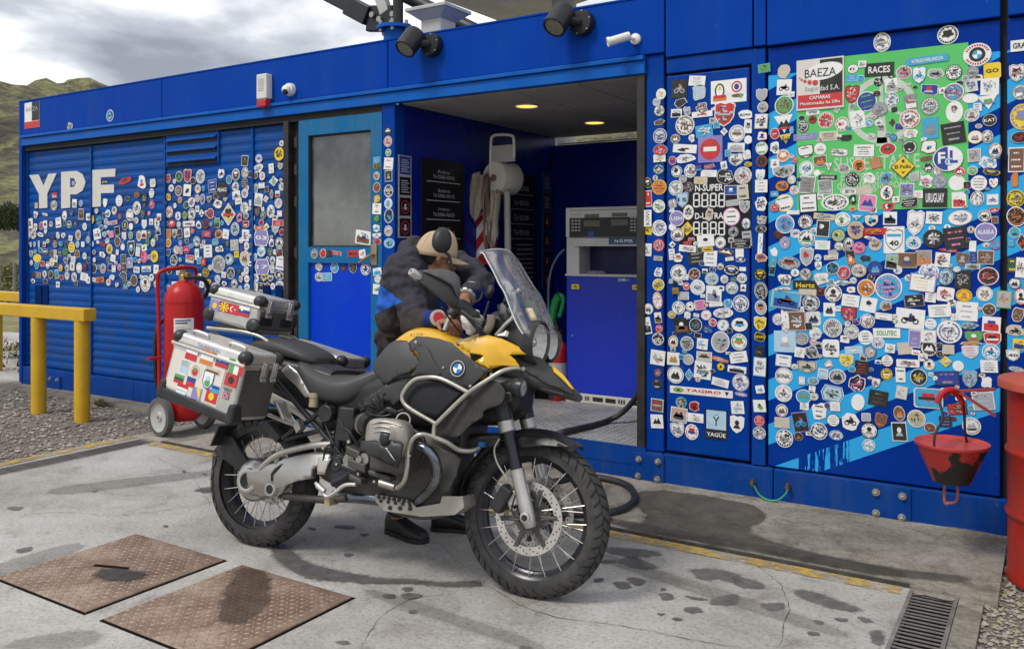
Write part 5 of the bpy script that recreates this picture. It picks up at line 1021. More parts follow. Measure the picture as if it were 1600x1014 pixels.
# ---- paper roll stand with rags
ps = F(782, 380, 1.05)
rs = thing('paper_roll_stand', 'white hoop stand with a big paper roll and hanging rags', 'roll holder', (ps.x, 1.05, FZ)); oy = Vector(rs.location)
def sl(px, py, dy=0.): return F(px, py, 1.05 + dy) - oy
m_roll = mat('paper roll', (.66, .63, .57), rough=.9, var=.05, vs=9)
mb = MB(); mb.tube([sl(766, 300), sl(767, 225), sl(771, 213), sl(782, 211), sl(799, 212), sl(803, 220), sl(803, 246)], .013, sm=6); mb.tube([sl(736, 264), sl(736, 250), sl(737, 246)], .014); mb.build('hoop', m_white, rs)
mb = MB(); a = sl(766, 228); b = sl(803, 252); mb.box((a.x, .01, b.z), (b.x, .03, a.z)); mb.build('back_plate', mat('pale grey enamel', (.45, .44, .42), .5), rs, smooth=0, bevel=.006)
c = sl(772, 278); e = sl(798, 276); r = (sl(772, 252).z - sl(772, 303).z) / 2
ax = Vector((.18, .98, .0)).normalized()
mb = MB(); mb.lathe([(.03, 0), (r * .98, 0), (r, .006), (r, .22), (r * .98, .226), (.03, .226)], c, ax, 40); mb.build('paper_roll', m_roll, rs)
mb = MB(); mb.lathe([(.0, -.012), (.03, -.012), (.03, .01), (0, .01)], c, ax, 18); mb.cyl(c - ax * .03, c + ax * .0, .012); mb.build('roll_core', mat('cardboard core', (.20, .15, .11), .9), rs)
mb = MB()
# upright and striped board
mb.cyl(sl(792, 300, .06), Vector((sl(792, 300).x, .06, .0)), .03); mb.lathe([(.18, 0), (.18, .02), (.03, .04)], (sl(792, 300).x, .06, 0), (0, 0, 1), 24); mb.build('upright', m_grey, rs)
a = sl(733, 330); b = sl(771, 414); W_, H_ = b.x - a.x, a.z - b.z
mb = MB(); mb.box((a.x, .04, b.z), (b.x, .055, a.z)); bd = mb.build('striped_board', mat('red board paint', (.50, .02, .02), .45), rs, smooth=0)
for k in range(3):
    z = b.z + H_ * (-.08 + .42 * k); mb = MB(); pts = [(a.x, z), (a.x + W_ * .62, z + H_ * .40), (a.x + W_ * .62, z + H_ * .60), (a.x, z + H_ * .2)]
    pts = [(x, min(max(zz, b.z), a.z)) for x, zz in pts]; mb.add([(x, .0385, zz) for x, zz in pts], [[0, 1, 2, 3]]); mb.build('white_stripe', m_white, bd, smooth=0)
def rag(name, top, w0, w1, length, m, seed, pts=5):
    rn = random.Random(seed); mb = MB(); nu, nv = 18, 14; ph = rn.uniform(0, 6)
    vs = []
    for j in range(nv + 1):
        v = j / nv
        for i in range(nu + 1):
            u = i / nu - .5; wv = w0 + (w1 - w0) * v
            fold = math.sin(u * 16 + ph + v * 1.5) * .028 * (1 - .4 * v) + .015 * math.sin(u * 31 + ph * 2)
            ln = length * (1 + .18 * math.sin(u * 9 + ph))
            vs.append(top + Vector((u * wv + .02 * math.sin(v * 4 + ph), fold - .05, -v * ln + .02 * math.cos(u * 12) * (1 - v))))
    mb.add(vs, [[j * (nu + 1) + i, j * (nu + 1) + i + 1, (j + 1) * (nu + 1) + i + 1, (j + 1) * (nu + 1) + i] for j in range(nv) for i in range(nu)])
    return mb.build(name, m, rs, smooth=180, thick=.004)
rag('rag', sl(749, 272), .20, .24, .36, mat('beige rag', (.36, .31, .25), .95, var=.2, vs=14, bump=.4, bs=90), 3)
rag('rag', sl(768, 275), .05, .12, .62, mat('brown rag', (.20, .13, .11), .95, var=.2, vs=14, bump=.4, bs=90), 5)
rag('rag', sl(776, 300), .08, .16, .45, mat('pale rag', (.42, .38, .31), .95, var=.2, vs=14, bump=.4, bs=90), 8)

# ---- fuel dispenser
DY = 1.2
d0 = F(885, 620, DY); d1x = F(1003, 620, DY).x + .12
fp = thing('fuel_dispenser', 'pale grey and blue fuel dispenser with black display head', 'fuel pump', ((d0.x + d1x) / 2, DY, FZ)); fo = Vector(fp.location)
def dl(px, py, dy=0.): return F(px, py, DY + dy) - fo
m_pump = mat('pump grey paint', (.62, .61, .57), rough=.5, var=.07, vs=4, dirt=(.25, .23, .2), damt=.35)
m_pblue = mat('pump blue paint', (.005, .028, .46), rough=.3, var=.05, vs=2)
hw = (d1x - d0.x) / 2
zt = dl(885, 325).z; zh = dl(885, 372).z; zs_ = dl(885, 385).z; zc = dl(885, 430).z; zb_ = dl(885, 612).z
for q0, q1 in ((-hw, -hw + .12), (hw - .1, hw)): mb = MB(); mb.box((q0, 0, zc), (q1, .45, zh + .001)); mb.build('side_column', m_pump, fp, smooth=0, bevel=.006)
mb = MB(); mb.box((-hw - .005, -.01, zh), (hw + .005, .46, zt)); mb.build('head', m_pump, fp, smooth=0, bevel=.012)
mb = MB(); mb.hexa([(-hw + .09, -.03, zs_), (hw - .01, -.03, zs_), (hw - .01, .3, zs_), (-hw + .09, .3, zs_), (-hw + .02, -.012, zh - .002), (hw, -.012, zh - .002), (hw, .3, zh - .002), (-hw + .02, .3, zh - .002)]); mb.build('shelf', m_pump, fp, smooth=0, bevel=.004)
mb = MB(); mb.box((-hw + .12, .2, zc), (hw - .1, .44, zh)); mb.build('niche', mat('pump niche', (.006, .012, .08), .5), fp, smooth=0)
mb = MB(); mb.box((-hw, 0, zb_), (hw, .45, zc)); cab = mb.build('cabinet', m_pblue, fp, smooth=0, bevel=.006)
mb = MB(); mb.box((-hw - .008, -.008, zc - .005), (hw + .008, .46, zc + .012)); mb.build('cabinet_trim', m_pump, fp, smooth=0)
mb = MB(); mb.box((-hw - .012, -.012, 0), (hw + .012, .46, zb_)); bs_ = mb.build('base', mat('pale base paint', (.56, .54, .48), .6, var=.08), fp, smooth=0, bevel=.004)
for k, (q0, q1) in enumerate(((895, 910), (914, 922), (926, 942), (946, 962), (966, 978), (983, 998))):
    a = dl(q0, 622, -.012); b = dl(q1, 622, -.012); mb = MB(); h0, h1 = zb_ * .3, zb_ * .75
    if k in (1, 4):
        for j in range(3): mb.box((a.x + (b.x - a.x) * j / 3, -.014, h0), (a.x + (b.x - a.x) * (j + .6) / 3, -.0125, h1))
    else: mb.box((a.x, -.014, h0), (b.x, -.0125, h1))
    mb.build('base_slot', m_blackp, fp, smooth=0)
a = dl(890, 329, -.011); b = dl(1003, 370, -.011)
mb = MB(); mb.box((a.x, -.014, b.z), (b.x + .09, -.0105, a.z)); dp = mb.build('display_panel', m_blackp, fp, smooth=0)
mb = MB(); q = dl(890, 341, -.014); mb.box((a.x + .001, -.0155, q.z), (b.x + .089, -.0142, a.z - .004)); mb.build('header_strip', mat('pale display strip', (.55, .55, .53), .5), fp, smooth=0)
for (x0, y0, x1, y1) in ((913, 335, 936, 340), (956, 333, 980, 338.5), (912, 345, 937, 354), (955, 343.5, 981, 352.5)):
    p = dl(x0, y0, -.0175); q = dl(x1, y1, -.0175); mb = MB(); mb.box((p.x, -.0175, q.z), (q.x, -.016, p.z)); mb.build('display', mat('lcd grey green', (.10, .105, .075), .3, var=.15, vs=60), fp, smooth=0)
for x0 in (893, 985):
    for i in range(3):
        for j in range(6):
            p = dl(x0 + i * 5.2, 334 + j * 5, -.017); mb = MB(); mb.box((p.x, -.0185, p.z - .013), (p.x + .02, -.0145, p.z)); mb.build('key', m_grey, fp, smooth=0)
def dsign(name, x0, y0, x1, y1, m, txt, mt, off=-.032):
    p = dl(x0, y0, off); q = dl(x1, y1, off); mb = MB(); mb.box((p.x, off, q.z), (q.x, off + .004, p.z)); s = mb.build(name, m, fp, smooth=0)
    if txt:
        mb = MB(); put_text(mb, txt, ((p.x + q.x) / 2, off - .0008, (p.z + q.z) / 2), UX, UZ, (q.x - p.x) * .6, (p.z - q.z) * .5, 0, .02); mb.build('lettering', mt, s, smooth=0)
dsign('grade_label', 951, 372, 999, 381.5, mat('teal blue label', (.01, .09, .22), .4), 'N-SUPER', mk('w'), -.036)
dsign('grade_label', 961, 433, 987, 442, mat('label blue', (.01, .06, .45), .4), 'SUPER +', mk('w'), -.006)
dsign('brand_tag', 919, 362, 928, 370, mat('label blue'), None, None, -.0195)
dsign('warning_label', 893, 444, 905, 452, mk('y'), 'A', mk('k'), -.006); dsign('warning_label', 988, 445, 1000, 453, mk('y'), 'A', mk('k'), -.006); dsign('grade_label', 890, 437, 908, 442, mat('label blue'), None, None, -.006)
mb = MB(); p = dl(895, 524, -.004); mb.cyl(p, p + Vector((0, -.008, 0)), .008, seg=12); mb.build('lock', m_bolt, fp)
mb = MB()
for dx, r in ((0, .045), (.07, .035), (-.05, .03)): p = dl(930 + dx * 150, 428, .1); mb.ball((p.x, .1, zc + .02), (r, .05, .022), 10, 7)
mb.build('crumpled_rag', mat('lilac rag', (.30, .27, .36), .9, var=.2, vs=20), fp)
# ---- nozzle and hose at the left of the pump, small extinguisher on the floor
nz = thing('fuel_nozzle', 'green fuel nozzle hanging at the left side of the pump', 'nozzle', F(872, 470, 1.35)); no = Vector(nz.location)
def nl(px, py, dy=0): return F(px, py, 1.35 + dy) - no
mb = MB(); mb.tube([nl(876, 463), nl(870, 468), nl(866, 480), nl(864, 495), nl(863, 508)], lambda t: .045 - .02 * t, seg=10); mb.build('grip', mat('green nozzle plastic', (.02, .30, .08), .45), nz)
mb = MB(); mb.tube([nl(875, 460), nl(880, 466), nl(879, 478), nl(874, 495)], .02, seg=8); mb.build('guard', mat('green nozzle plastic'), nz)
mb = MB(); mb.tube([nl(868, 502), nl(872, 515), nl(878, 520)], .02); mb.build('spout', m_blackp, nz)
mb = MB(); mb.tube([nl(863, 505), nl(858, 490), nl(857, 450), nl(862, 420), nl(872, 400), nl(882, 390)], .011); mb.build('hose', mat('grey blue hose', (.12, .16, .22), .5), nz)
fe = thing('fire_extinguisher', 'small red fire extinguisher standing beside the pump', 'extinguisher', (F(872, 540, 1.2).x, 1.2, FZ)); eo = Vector(fe.location)
m_red = mat('red enamel', (.42, .012, .015), rough=.3, var=.08, vs=5, spec=.35)
mb = MB(); mb.lathe([(.0, 0), (.075, 0), (.08, .01), (.08, .42), (.07, .47), (.03, .51), (.025, .53)], (0, 0, 0), (0, 0, 1), 28); mb.build('cylinder', m_red, fe)
mb = MB(); mb.cyl((0, 0, .52), (0, 0, .58), .025); mb.box((-.02, -.09, .58), (.02, .05, .6)); mb.build('valve', m_blackp, fe); mb = MB(); mb.tube([(0, -.03, .55), (-.06, -.07, .55), (-.09, -.06, .4), (-.085, -.05, .15)], .011); mb.build('hose', m_blackp, fe)
mb = MB(); mb.lathe([(.0812, .15), (.0812, .32)], (0, 0, 0), (0, 0, 1), 28); mb.f = [f for f in mb.f if len(f) == 4]; mb.m = [0] * len(mb.f); mb.build('label', m_grey, fe)
# ---- black fuel hose across the floor
H1_ = [F(1006, 590, .95), F(995, 618, .8), F(975, 642, .62), G(950, 657, .238), G(915, 667, .238), G(880, 675, .238), F(860, 686, -.03), F(852, 705, -.09), G(848, 735, .03), G(862, 752, .03), G(900, 745, .03), G(940, 747, .03), G(978, 757, .03), G(992, 775, .03), G(983, 790, .03), G(955, 800, .03), G(915, 803, .03), G(880, 802, .03), G(840, 795, .03)]
mb = MB(); mb.tube(H1_, .021, seg=12, sm=6); tag(mb.build('fuel_hose', mat('black rubber hose', (.018, .019, .022), .5, var=.2, vs=14, dirt=(.10, .09, .08), damt=.3, ds=6)), 'long black fuel hose looping from the alcove floor onto the concrete', 'hose')
# ---- earth cable on the base beam
ec = thing('earth_cable', 'short green earth cable hanging between two brass lugs on the base', 'cable', F(1204, 770, -.04)); co = Vector(ec.location)
mb = MB(); mb.tube([F(1178, 758, -.06) - co, F(1186, 772, -.065) - co, F(1200, 781, -.07) - co, F(1215, 781, -.07) - co, F(1227, 772, -.065) - co, F(1231, 764, -.06) - co], .0055, sm=5); mb.build('wire', mat('green cable', (.04, .30, .16), .4), ec)
for q in ((1176, 754), (1231, 760)):
    p = F(*q, -.05) - co; mb = MB(); mb.cyl(p + Vector((0, .02, .0)), p + Vector((0, -.02, 0)), .012, seg=8); mb.box((p.x - .008, p.y - .015, p.z - .02), (p.x + .008, p.y + .01, p.z + .02)); mb.build('lug', mat('tarnished brass', (.20, .15, .09), .5, .7, var=.3, vs=40), ec)
# ================================================================== FASCIA FITTINGS
def fit(name, label, cat, px, py, Y=-.036, group=None):
    p = F(px, py, Y); return thing(name, label, cat, p, group)
t = fit('alarm_siren', 'grey alarm siren box with red lamp on the fascia', 'alarm', 418, 146)
w = .063; h = .155
mb = MB(); mb.box((-w, -.07, -.06), (w, 0, h)); mb.build('housing', mat('siren grey', (.62, .62, .60), .5), t, smooth=0, bevel=.01)
mb = MB(); mb.box((-w + .008, -.075, -.13), (w - .008, -.005, -.062)); mb.build('red_lamp', mat('red lens', (.45, .03, .03), .2), t, smooth=0, bevel=.012)
for k in range(7): mb = MB(); mb.box((-.035, -.0725, .01 + k * .016), (.035, -.0705, .016 + k * .016)); mb.build('slot', m_grey, t, smooth=0)
t = fit('dome_camera', 'small white dome camera beside the alarm siren', 'camera', 455, 141)
mb = MB(); mb.lathe([(.0, .0), (.055, .0), (.055, .02), (.05, .04), (.0, .042)], (0, 0, 0), (0, -1, 0), 24); mb.build('base', m_white, t); mb = MB(); mb.ball((0, -.05, -.008), .042, 18, 12); mb.build('dome', m_white, t); mb = MB(); mb.ball((.006, -.068, -.022), .028, 12, 8); mb.build('lens', m_blackp, t)
for i, (px, py) in enumerate(((678, 72), (912, 38))):
    t = fit('floodlight', 'black round floodlight on the fascia, nearer the roof pole' if i == 0 else 'black round floodlight on the fascia, nearer the white bullet camera', 'floodlight', px, py, group='floodlights on the fascia')
    m_fl = mat('floodlight black', (.012, .013, .016), .5, var=.1)
    mb = MB(); mb.lathe([(0, 0), (.085, 0), (.088, .02), (.08, .06), (.0, .065)], (0, 0, 0), (0, -1, 0), 28); mb.build('wall_box', m_fl, t)
    for a in range(6): mb = MB(); aa = a * math.pi / 3 + .3; mb.cyl((.075 * math.cos(aa), -.05, .075 * math.sin(aa)), (.075 * math.cos(aa), -.064, .075 * math.sin(aa)), .006, seg=8); mb.build('screw', m_bolt, t)
    d = Vector((-.12, -.62, -.76)).normalized(); c = Vector((-.10, -.15, .015))
    mb = MB(); mb.cyl((0, -.06, 0), c, .028, seg=14); mb.build('arm', m_fl, t)
    mb = MB(); mb.lathe([(.0, -.10), (.045, -.10), (.075, -.085), (.08, -.06), (.08, .09), (.072, .095), (.068, .082), (.0, .082)], c, d, 30); hd = mb.build('lamp_head', m_fl, t)
    mb = MB(); mb.lathe([(.0, .0835), (.065, .0835), (.065, .086), (.0, .088)], c, d, 24); mb.build('lens', mat('lamp lens', (.20, .19, .15), .15, var=.3, vs=60), t)
t = fit('bullet_camera', 'white bullet security camera on the fascia above the alcove', 'camera', 994, 62)
mb = MB(); mb.lathe([(0, 0), (.035, 0), (.035, .018), (.02, .03), (0, .032)], (0, 0, 0), (0, -1, 0), 20); mb.build('base', m_white, t)
mb = MB(); mb.tube([(0, -.02, 0), (-.01, -.05, -.005), (-.03, -.075, .0)], .012); mb.build('arm', m_white, t)
d = Vector((-.80, -.50, -.28)).normalized(); mb = MB(); mb.lathe([(0, 0), (.024, .0), (.027, .01), (.027, .13), (.031, .132), (.031, .15), (.024, .15), (.022, .14), (0, .14)], Vector((-.01, -.075, .01)), d, 20); mb.build('body', m_white, t)
# ================================================================== ROOF
def P3(px, py, Y): return F(px, py, Y)
t = thing('roof_mast', 'black jointed arms meeting on a blue flanged roof pole', 'mast', P3(617, 60, .7)); o0 = Vector(t.location)
mb = MB(); b0 = P3(617, 44, .7) - o0; mb.cyl((0, 0, -.25), (0, 0, b0.z), .10, seg=20); mb.build('pole', m_trim, t); mb = MB(); mb.lathe([(.16, 0), (.16, .03), (.0, .03)], (0, 0, b0.z - .02), (0, 0, 1), 24); mb.build('flange', m_trim, t)
for a in range(6): mb = MB(); aa = a * 1.047; mb.cyl((.13 * math.cos(aa), .13 * math.sin(aa), b0.z - .05), (.13 * math.cos(aa), .13 * math.sin(aa), b0.z + .05), .016, seg=8); mb.build('bolt', m_bolt, t)
m_arm = mat('black arm steel', (.014, .015, .018), .45, var=.15)
def arm(pts, r, nm='arm', wid=.05, m=m_arm):
    mb = MB()
    for p, q in zip(pts, pts[1:]):
        p, q = P3(*p, .7) - o0, P3(*q, .7) - o0; d = (q - p); e = Vector((-d.z, 0, d.x)).normalized(); mb.obox((p + q) / 2, d / 2, e * r, Vector((0, wid, 0)))
    return mb.build(nm, m, t, smooth=0, bevel=.01)
arm([(490, -18), (548, 12)], .055); arm([(546, 10), (578, 27)], .085, wid=.06); arm([(576, 30), (614, 30)], .115, 'arm_bracket', .03); arm([(590, -20), (604, 22)], .05, 'strut', .04, m_grey); mb = MB(); mb.cyl(P3(622, 42, .66) - o0, P3(622, -10, .66) - o0, .045); mb.build('strut', m_arm, t)
for q in ((580, 23), (591, 30), (612, 22), (611, 35)): p = P3(*q, .64) - o0; mb = MB(); mb.cyl(p + Vector((0, .02, 0)), p, .025, seg=12); mb.build('bolt', m_bolt, t)
t2 = thing('roof_brace', 'black diagonal brace running down behind the grey roof vent', 'brace', P3(735, 50, .8)); o1 = Vector(t2.location)
mb = MB(); p, q = P3(600, -22, .8) - o1, P3(742, 48, .8) - o1; mb.cyl(p, q, .06); mb.build('tube', m_arm, t2)
mb = MB(); mb.box((q.x - .08, -.08, q.z - .35), (q.x + .08, .08, q.z + .02)); mb.build('foot', m_arm, t2)
t = thing('roof_vent', 'grey flared roof lamp housing standing on the roof edge', 'roof vent', P3(685, 48, .35)); o2 = Vector(t.location)
z1 = P3(685, 22, .35).z - o2.z
mb = MB(); mb.box((-.10, -.1, -.2), (.10, .1, z1 * .55)); mb.build('body', m_grey, t, smooth=0, bevel=.01); mb = MB(); mb.hexa([(-.10, -.1, z1 * .5), (.10, -.1, z1 * .5), (.10, .1, z1 * .5), (-.10, .1, z1 * .5), (-.19, -.17, z1), (.19, -.17, z1), (.19, .17, z1), (-.19, .17, z1)]); mb.box((-.2, -.18, z1), (.2, .18, z1 + .03)); mb.build('hood', m_grey, t, smooth=0, bevel=.006)
# canopy slab behind the building
zc_ = 4.6
def GC(px, py): d = ray(px, py); return CAM + d * ((zc_ - CAMH) / d.z)
C0 = GC(799, 41); A0 = GC(690, 0); B0 = GC(922, 0); A1 = C0 + (A0 - C0) * 1.9; B1 = C0 + (B0 - C0) * 1.9; D1 = A1 + (B1 - C0)
t = thing('canopy', 'pale concrete canopy slab rising behind the roof line', 'canopy', (C0.x, C0.y, 0)); o3 = Vector((C0.x, C0.y, 0)); mb = MB(); q = [C0 - o3, A1 - o3, D1 - o3, B1 - o3]; mb.add(q + [p + Vector((0, 0, .25)) for p in q], [[0, 1, 2, 3], [4, 5, 6, 7]] + [[i, (i + 1) % 4, 4 + (i + 1) % 4, 4 + i] for i in range(4)])
mb.build('slab', surf('canopy boards', [([(.3, (.62, .57, .51)), (.5, (.74, .70, .64)), (.7, (.80, .77, .72))], 1.2, 1, .5), ([(.35, g(.75)), (.5, g(.98)), (.65, g(1.05))], 8., .6, 1.)], None, rough=.85), t, smooth=0)
m_ = (A1 + B1) / 2 - o3; mb = MB(); mb.cyl((m_.x, m_.y + 1.0, 0), (m_.x, m_.y + 1.0, zc_), .15); mb.build('column', m_grey, t)
# ================================================================== FORECOURT THINGS
m_yel = mat('yellow bollard paint', (.62, .37, .012), rough=.42, var=.08, vs=5, dirt=(.38, .26, .06), damt=.4, ds=4)
def rail(label, x0, x1, y, posts, z0=.86, z1=.97):
    t = thing('barrier_rail', label, 'barrier', (x1, y, 0), 'yellow barrier rails'); mb = MB(); mb.box((x0 - x1, -.06, z0), (0, .06, z1)); mb.build('rail', m_yel, t, smooth=0, bevel=.008)
    for x in posts: mb = MB(); mb.cyl((x - x1, 0, -.1), (x - x1, 0, z0 + .001), .064, seg=24); mb.build('post', m_yel, t)
rail('yellow barrier rail on two round posts beside the gravel', -11.5, -7.07, -.80, (-7.88, -7.19, -10.6))
rail('yellow barrier rail further back, past the left corner of the building', -14, -9.95, .35, (-10.9, -13.))
# ---- wheeled extinguisher
we = thing('wheeled_extinguisher', 'large red wheeled fire extinguisher parked against the blue wall', 'extinguisher', (-5.93, -.70, .012)); m_rub = mat('grey rubber wheel', (.10, .098, .094), .7, var=.12, vs=20)
mb = MB(); mb.lathe([(0, .10), (.10, .105), (.145, .15), (.152, .20), (.152, 1.06), (.145, 1.12), (.11, 1.18), (.05, 1.215), (.035, 1.23), (.0, 1.23)], (0, 0, 0), (0, 0, 1), 40); we.rotation_euler.z = math.radians(-5); cy = mb.build('cylinder', m_red, we)
mb = MB(); mb.lathe([(.1535, 1.045), (.1545, 1.055), (.1535, 1.065)], (0, 0, 0), (0, 0, 1), 40); mb.build('weld_seam', m_red, we)
mb = MB(); mb.cyl((0, 0, 1.22), (0, 0, 1.27), .04, seg=16); mb.box((-.05, -.02, 1.25), (.07, .02, 1.29)); mb.build('valve', mat('brass', ), we, bevel=.004)
mb = MB(); mb.tube([(-.11, -.15, .2), (-.11, -.155, .9), (-.11, -.165, 1.2), (-.08, -.15, 1.30), (-.04, .0, 1.325), (-.08, .15, 1.31), (-.11, .165, 1.2), (-.11, .155, .9), (-.11, .15, .2)], .016, sm=5); mb.build('handle_frame', m_red, we)
mb = MB(); mb.cyl((-.02, -.22, .153), (-.02, .22, .153), .012); mb.build('axle', m_bolt, we)
for s in (-1, 1):
    mb = MB(); mb.lathe([(.118, -.03), (.148, -.026), (.153, 0), (.148, .026), (.118, .03)], (-.02, s * .19, .153), (0, 1, 0), 36, closed=True); wh = mb.build('wheel', m_rub, we); mb = MB(); mb.lathe([(0, -.022), (.03, -.024), (.04, -.012), (.10, -.012), (.122, -.026), (.122, .026), (.10, .012), (.04, .012), (.03, .024), (0, .022)], (-.02, s * .19, .153), (0, 1, 0), 36); mb.build('wheel_disc', mat('pale wheel disc', (.42, .415, .40), .5, var=.1), wh)
mb = MB(); mb.tube([(.03, -.02, 1.25), (.12, .08, 1.24), (.06, .18, 1.15), (-.1, .21, 1.05), (-.17, .05, .95), (-.185, -.12, .85), (-.17, -.15, .5), (-.18, -.1, .3)], .017, sm=6); mb.tube([(-.2, -.02, .9), (-.205, -.02, .45), (-.19, -.02, .25)], .017); mb.build('hose', m_blackp, we)
mb = MB(); n = 10
v = [(.1535 * math.cos(a), .1535 * math.sin(a), z) for z in (.70, .93) for a in [math.radians(-62 + 58 * i / n) for i in range(n + 1)]]
mb.add(v, [[i, i + 1, n + 2 + i, n + 1 + i] for i in range(n)]); lab = mb.build('label', m_white, we, smooth=180)
for k, (hh, c) in enumerate(((.915, 'b'), (.895, 'k'), (.86, 's'), (.845, 's'), (.83, 's'), (.81, 's'), (.79, 's'), (.775, 's'), (.75, 's'), (.735, 's'))):
    mb = MB(); v = [(.1545 * math.cos(a), .1545 * math.sin(a), z) for z in (hh - .004 - (.004 if k < 2 else 0), hh + .002) for a in [math.radians(-57 + (44 - 9 * (k % 3)) * i / n) for i in range(n + 1)]]; mb.add(v, [[i, i + 1, n + 2 + i, n + 1 + i] for i in range(n)]); mb.build('print', mk(c), lab, smooth=180)
mb = MB(); mb.cyl((-.02, -.30, .62), (-.02, -.18, .62), .012, seg=8); mb.build('bracket_pin', m_red, we)
# ---- drum with bucket bracket
dr = thing('oil_drum', 'dented red steel drum with a flat lid at the right edge', 'drum', (.10, -.56, 0)); m_drum = mat('red drum paint', (.36, .020, .012), rough=.5, var=.2, vs=5, dirt=(.15, .04, .028), damt=.8, ds=6, bump=.25, bs=9, spec=.2, streak=(.09, .03, .022), samt=.5)
mb = MB(); pr = [(.0, .012), (.275, .012), (.288, 0), (.29, .01), (.283, .025), (.283, .28)]
for zz in (.30, .58): pr += [(.283, zz - .02), (.292, zz - .008), (.294, zz), (.292, zz + .008), (.283, zz + .02)]
pr += [(.283, .85), (.289, .862), (.286, .87), (.0, .87)]
mb.lathe(pr, (0, 0, 0), (0, 0, 1), 56); mb.build('body', m_drum, dr, smooth=50)
mb = MB(); mb.lathe([(.0, .935), (.06, .93), (.318, .905), (.322, .90), (.322, .868), (.314, .864), (.0, .864)], (0, 0, 0), (0, 0, 1), 56); mb.build('lid', mat('faded red lid paint', (.42, .07, .04), rough=.6, var=.15, vs=7, dirt=(.22, .09, .06), damt=.5, ds=9), dr, smooth=50)
oD = Vector(dr.location); m_bar = mat('red bracket paint', (.30, .03, .025), .5, var=.15, vs=20)
tip = F(1496, 611, -.56) - oD
mb = MB(); 
for q in ((1556, 608), (1556, 650)): p = F(*q, -.56) - oD; d = p - tip; mb.obox((tip + p) / 2, d / 2, Vector((0, .014, 0)), Vector((-d.z, 0, d.x)).normalized() * .005)
mb.tube([tip + Vector((.01, 0, 0)), tip + Vector((-.02, 0, .012)), tip + Vector((-.04, 0, -.005)), tip + Vector((-.02, 0, -.02))], .007); mb.cyl(tip + Vector((-.05, .0, -.04)), tip + Vector((-.05, 0, .01)), .006); mb.build('bracket', m_bar, dr, smooth=30)
tp = F(1485, 624, -.56); rimc = F(1487, 690, -.56); rw = (F(1547, 690, -.56).x - F(1427, 690, -.56).x) / 2; bz = F(1487, 752, -.56).z; bw = (F(1518, 752, -.56).x - F(1455, 752, -.56).x) / 2
bk_ = thing('fire_bucket', 'red and black conical fire bucket hanging from the drum bracket', 'bucket', (rimc.x, -.56, bz)); hb = rimc.z - bz
def bucket_mat():
    m = mat('bucket red paint with worn black', (.42, .035, .03), rough=.4, var=.1, vs=8)
    nt = m.node_tree; N = nt.nodes.new; L = nt.links.new; b = nt.nodes['Principled BSDF']; src = b.inputs['Base Color'].links[0].from_socket
    tc = N('ShaderNodeTexCoord'); n = N('ShaderNodeTexNoise'); n.inputs['Scale'].default_value = 5.5; n.inputs['Detail'].default_value = 5; L(tc.outputs['Object'], n.inputs['Vector'])
    r = N('ShaderNodeMapRange'); r.inputs[1].default_value = .49; r.inputs[2].default_value = .515; L(n.outputs['Fac'], r.inputs[0]); mx = N('ShaderNodeMix'); mx.data_type = 'RGBA'; L(r.outputs[0], mx.inputs[0]); L(src, mx.inputs[6]); mx.inputs[7].default_value = (.02, .021, .018, 1); L(mx.outputs[2], b.inputs['Base Color']); return m
mb = MB(); mb.lathe([(0, 0), (bw * .96, 0), (bw, .008), (rw * .965, hb - .012)], (0, 0, 0), (0, 0, 1), 48); mb.f = [f for f in mb.f if not (len(f) == 48 and min(f) > 48)]; mb.m = [0] * len(mb.f); mb.build('body', bucket_mat(), bk_, smooth=50)
mb = MB(); mb.lathe([(0, hb - .022), (rw * .86, hb - .02), (rw * .96, hb - .004), (rw, hb), (rw * 1.01, hb - .006), (rw * .97, hb - .018)], (0, 0, 0), (0, 0, 1), 48); mb.build('rim', mat('red rim paint', (.46, .05, .045), .35, var=.12, vs=9), bk_, smooth=60)
top = tip + oD - Vector(bk_.location)
mb = MB(); mb.tube([(-rw * .38, -rw * .75, hb - .02), (-rw * .36, -rw * .72, hb + .05), (-rw * .2, -.06, top.z - .12), top + Vector((-.075, -.03, -.03)), top + Vector((-.03, 0, .0)), top + Vector((.02, .03, -.06)), (rw * .3, rw * .55, hb + .04), (rw * .34, rw * .72, hb - .02)], .006, sm=6); mb.build('handle', m_black, bk_)
mb = MB(); mb.tube([top + Vector((-.085, -.035, -.06)), top + Vector((-.065, -.02, -.015)), top + Vector((-.03, 0, .004)), top + Vector((-.0, .02, -.02)), top + Vector((.02, .03, -.06))], .014, sm=5, seg=8); mb.build('grip', m_red, bk_)
mb = MB(); mb.tube([(-.03, 0, .01), (-.03, 0, -.10), (-.015, 0, -.105), (.02, 0, -.09), (.025, 0, -.03), (.02, 0, .01)], .007, sm=3); mb.build('bottom_loop', mat('pinkish red steel', (.38, .10, .09), .5), bk_)
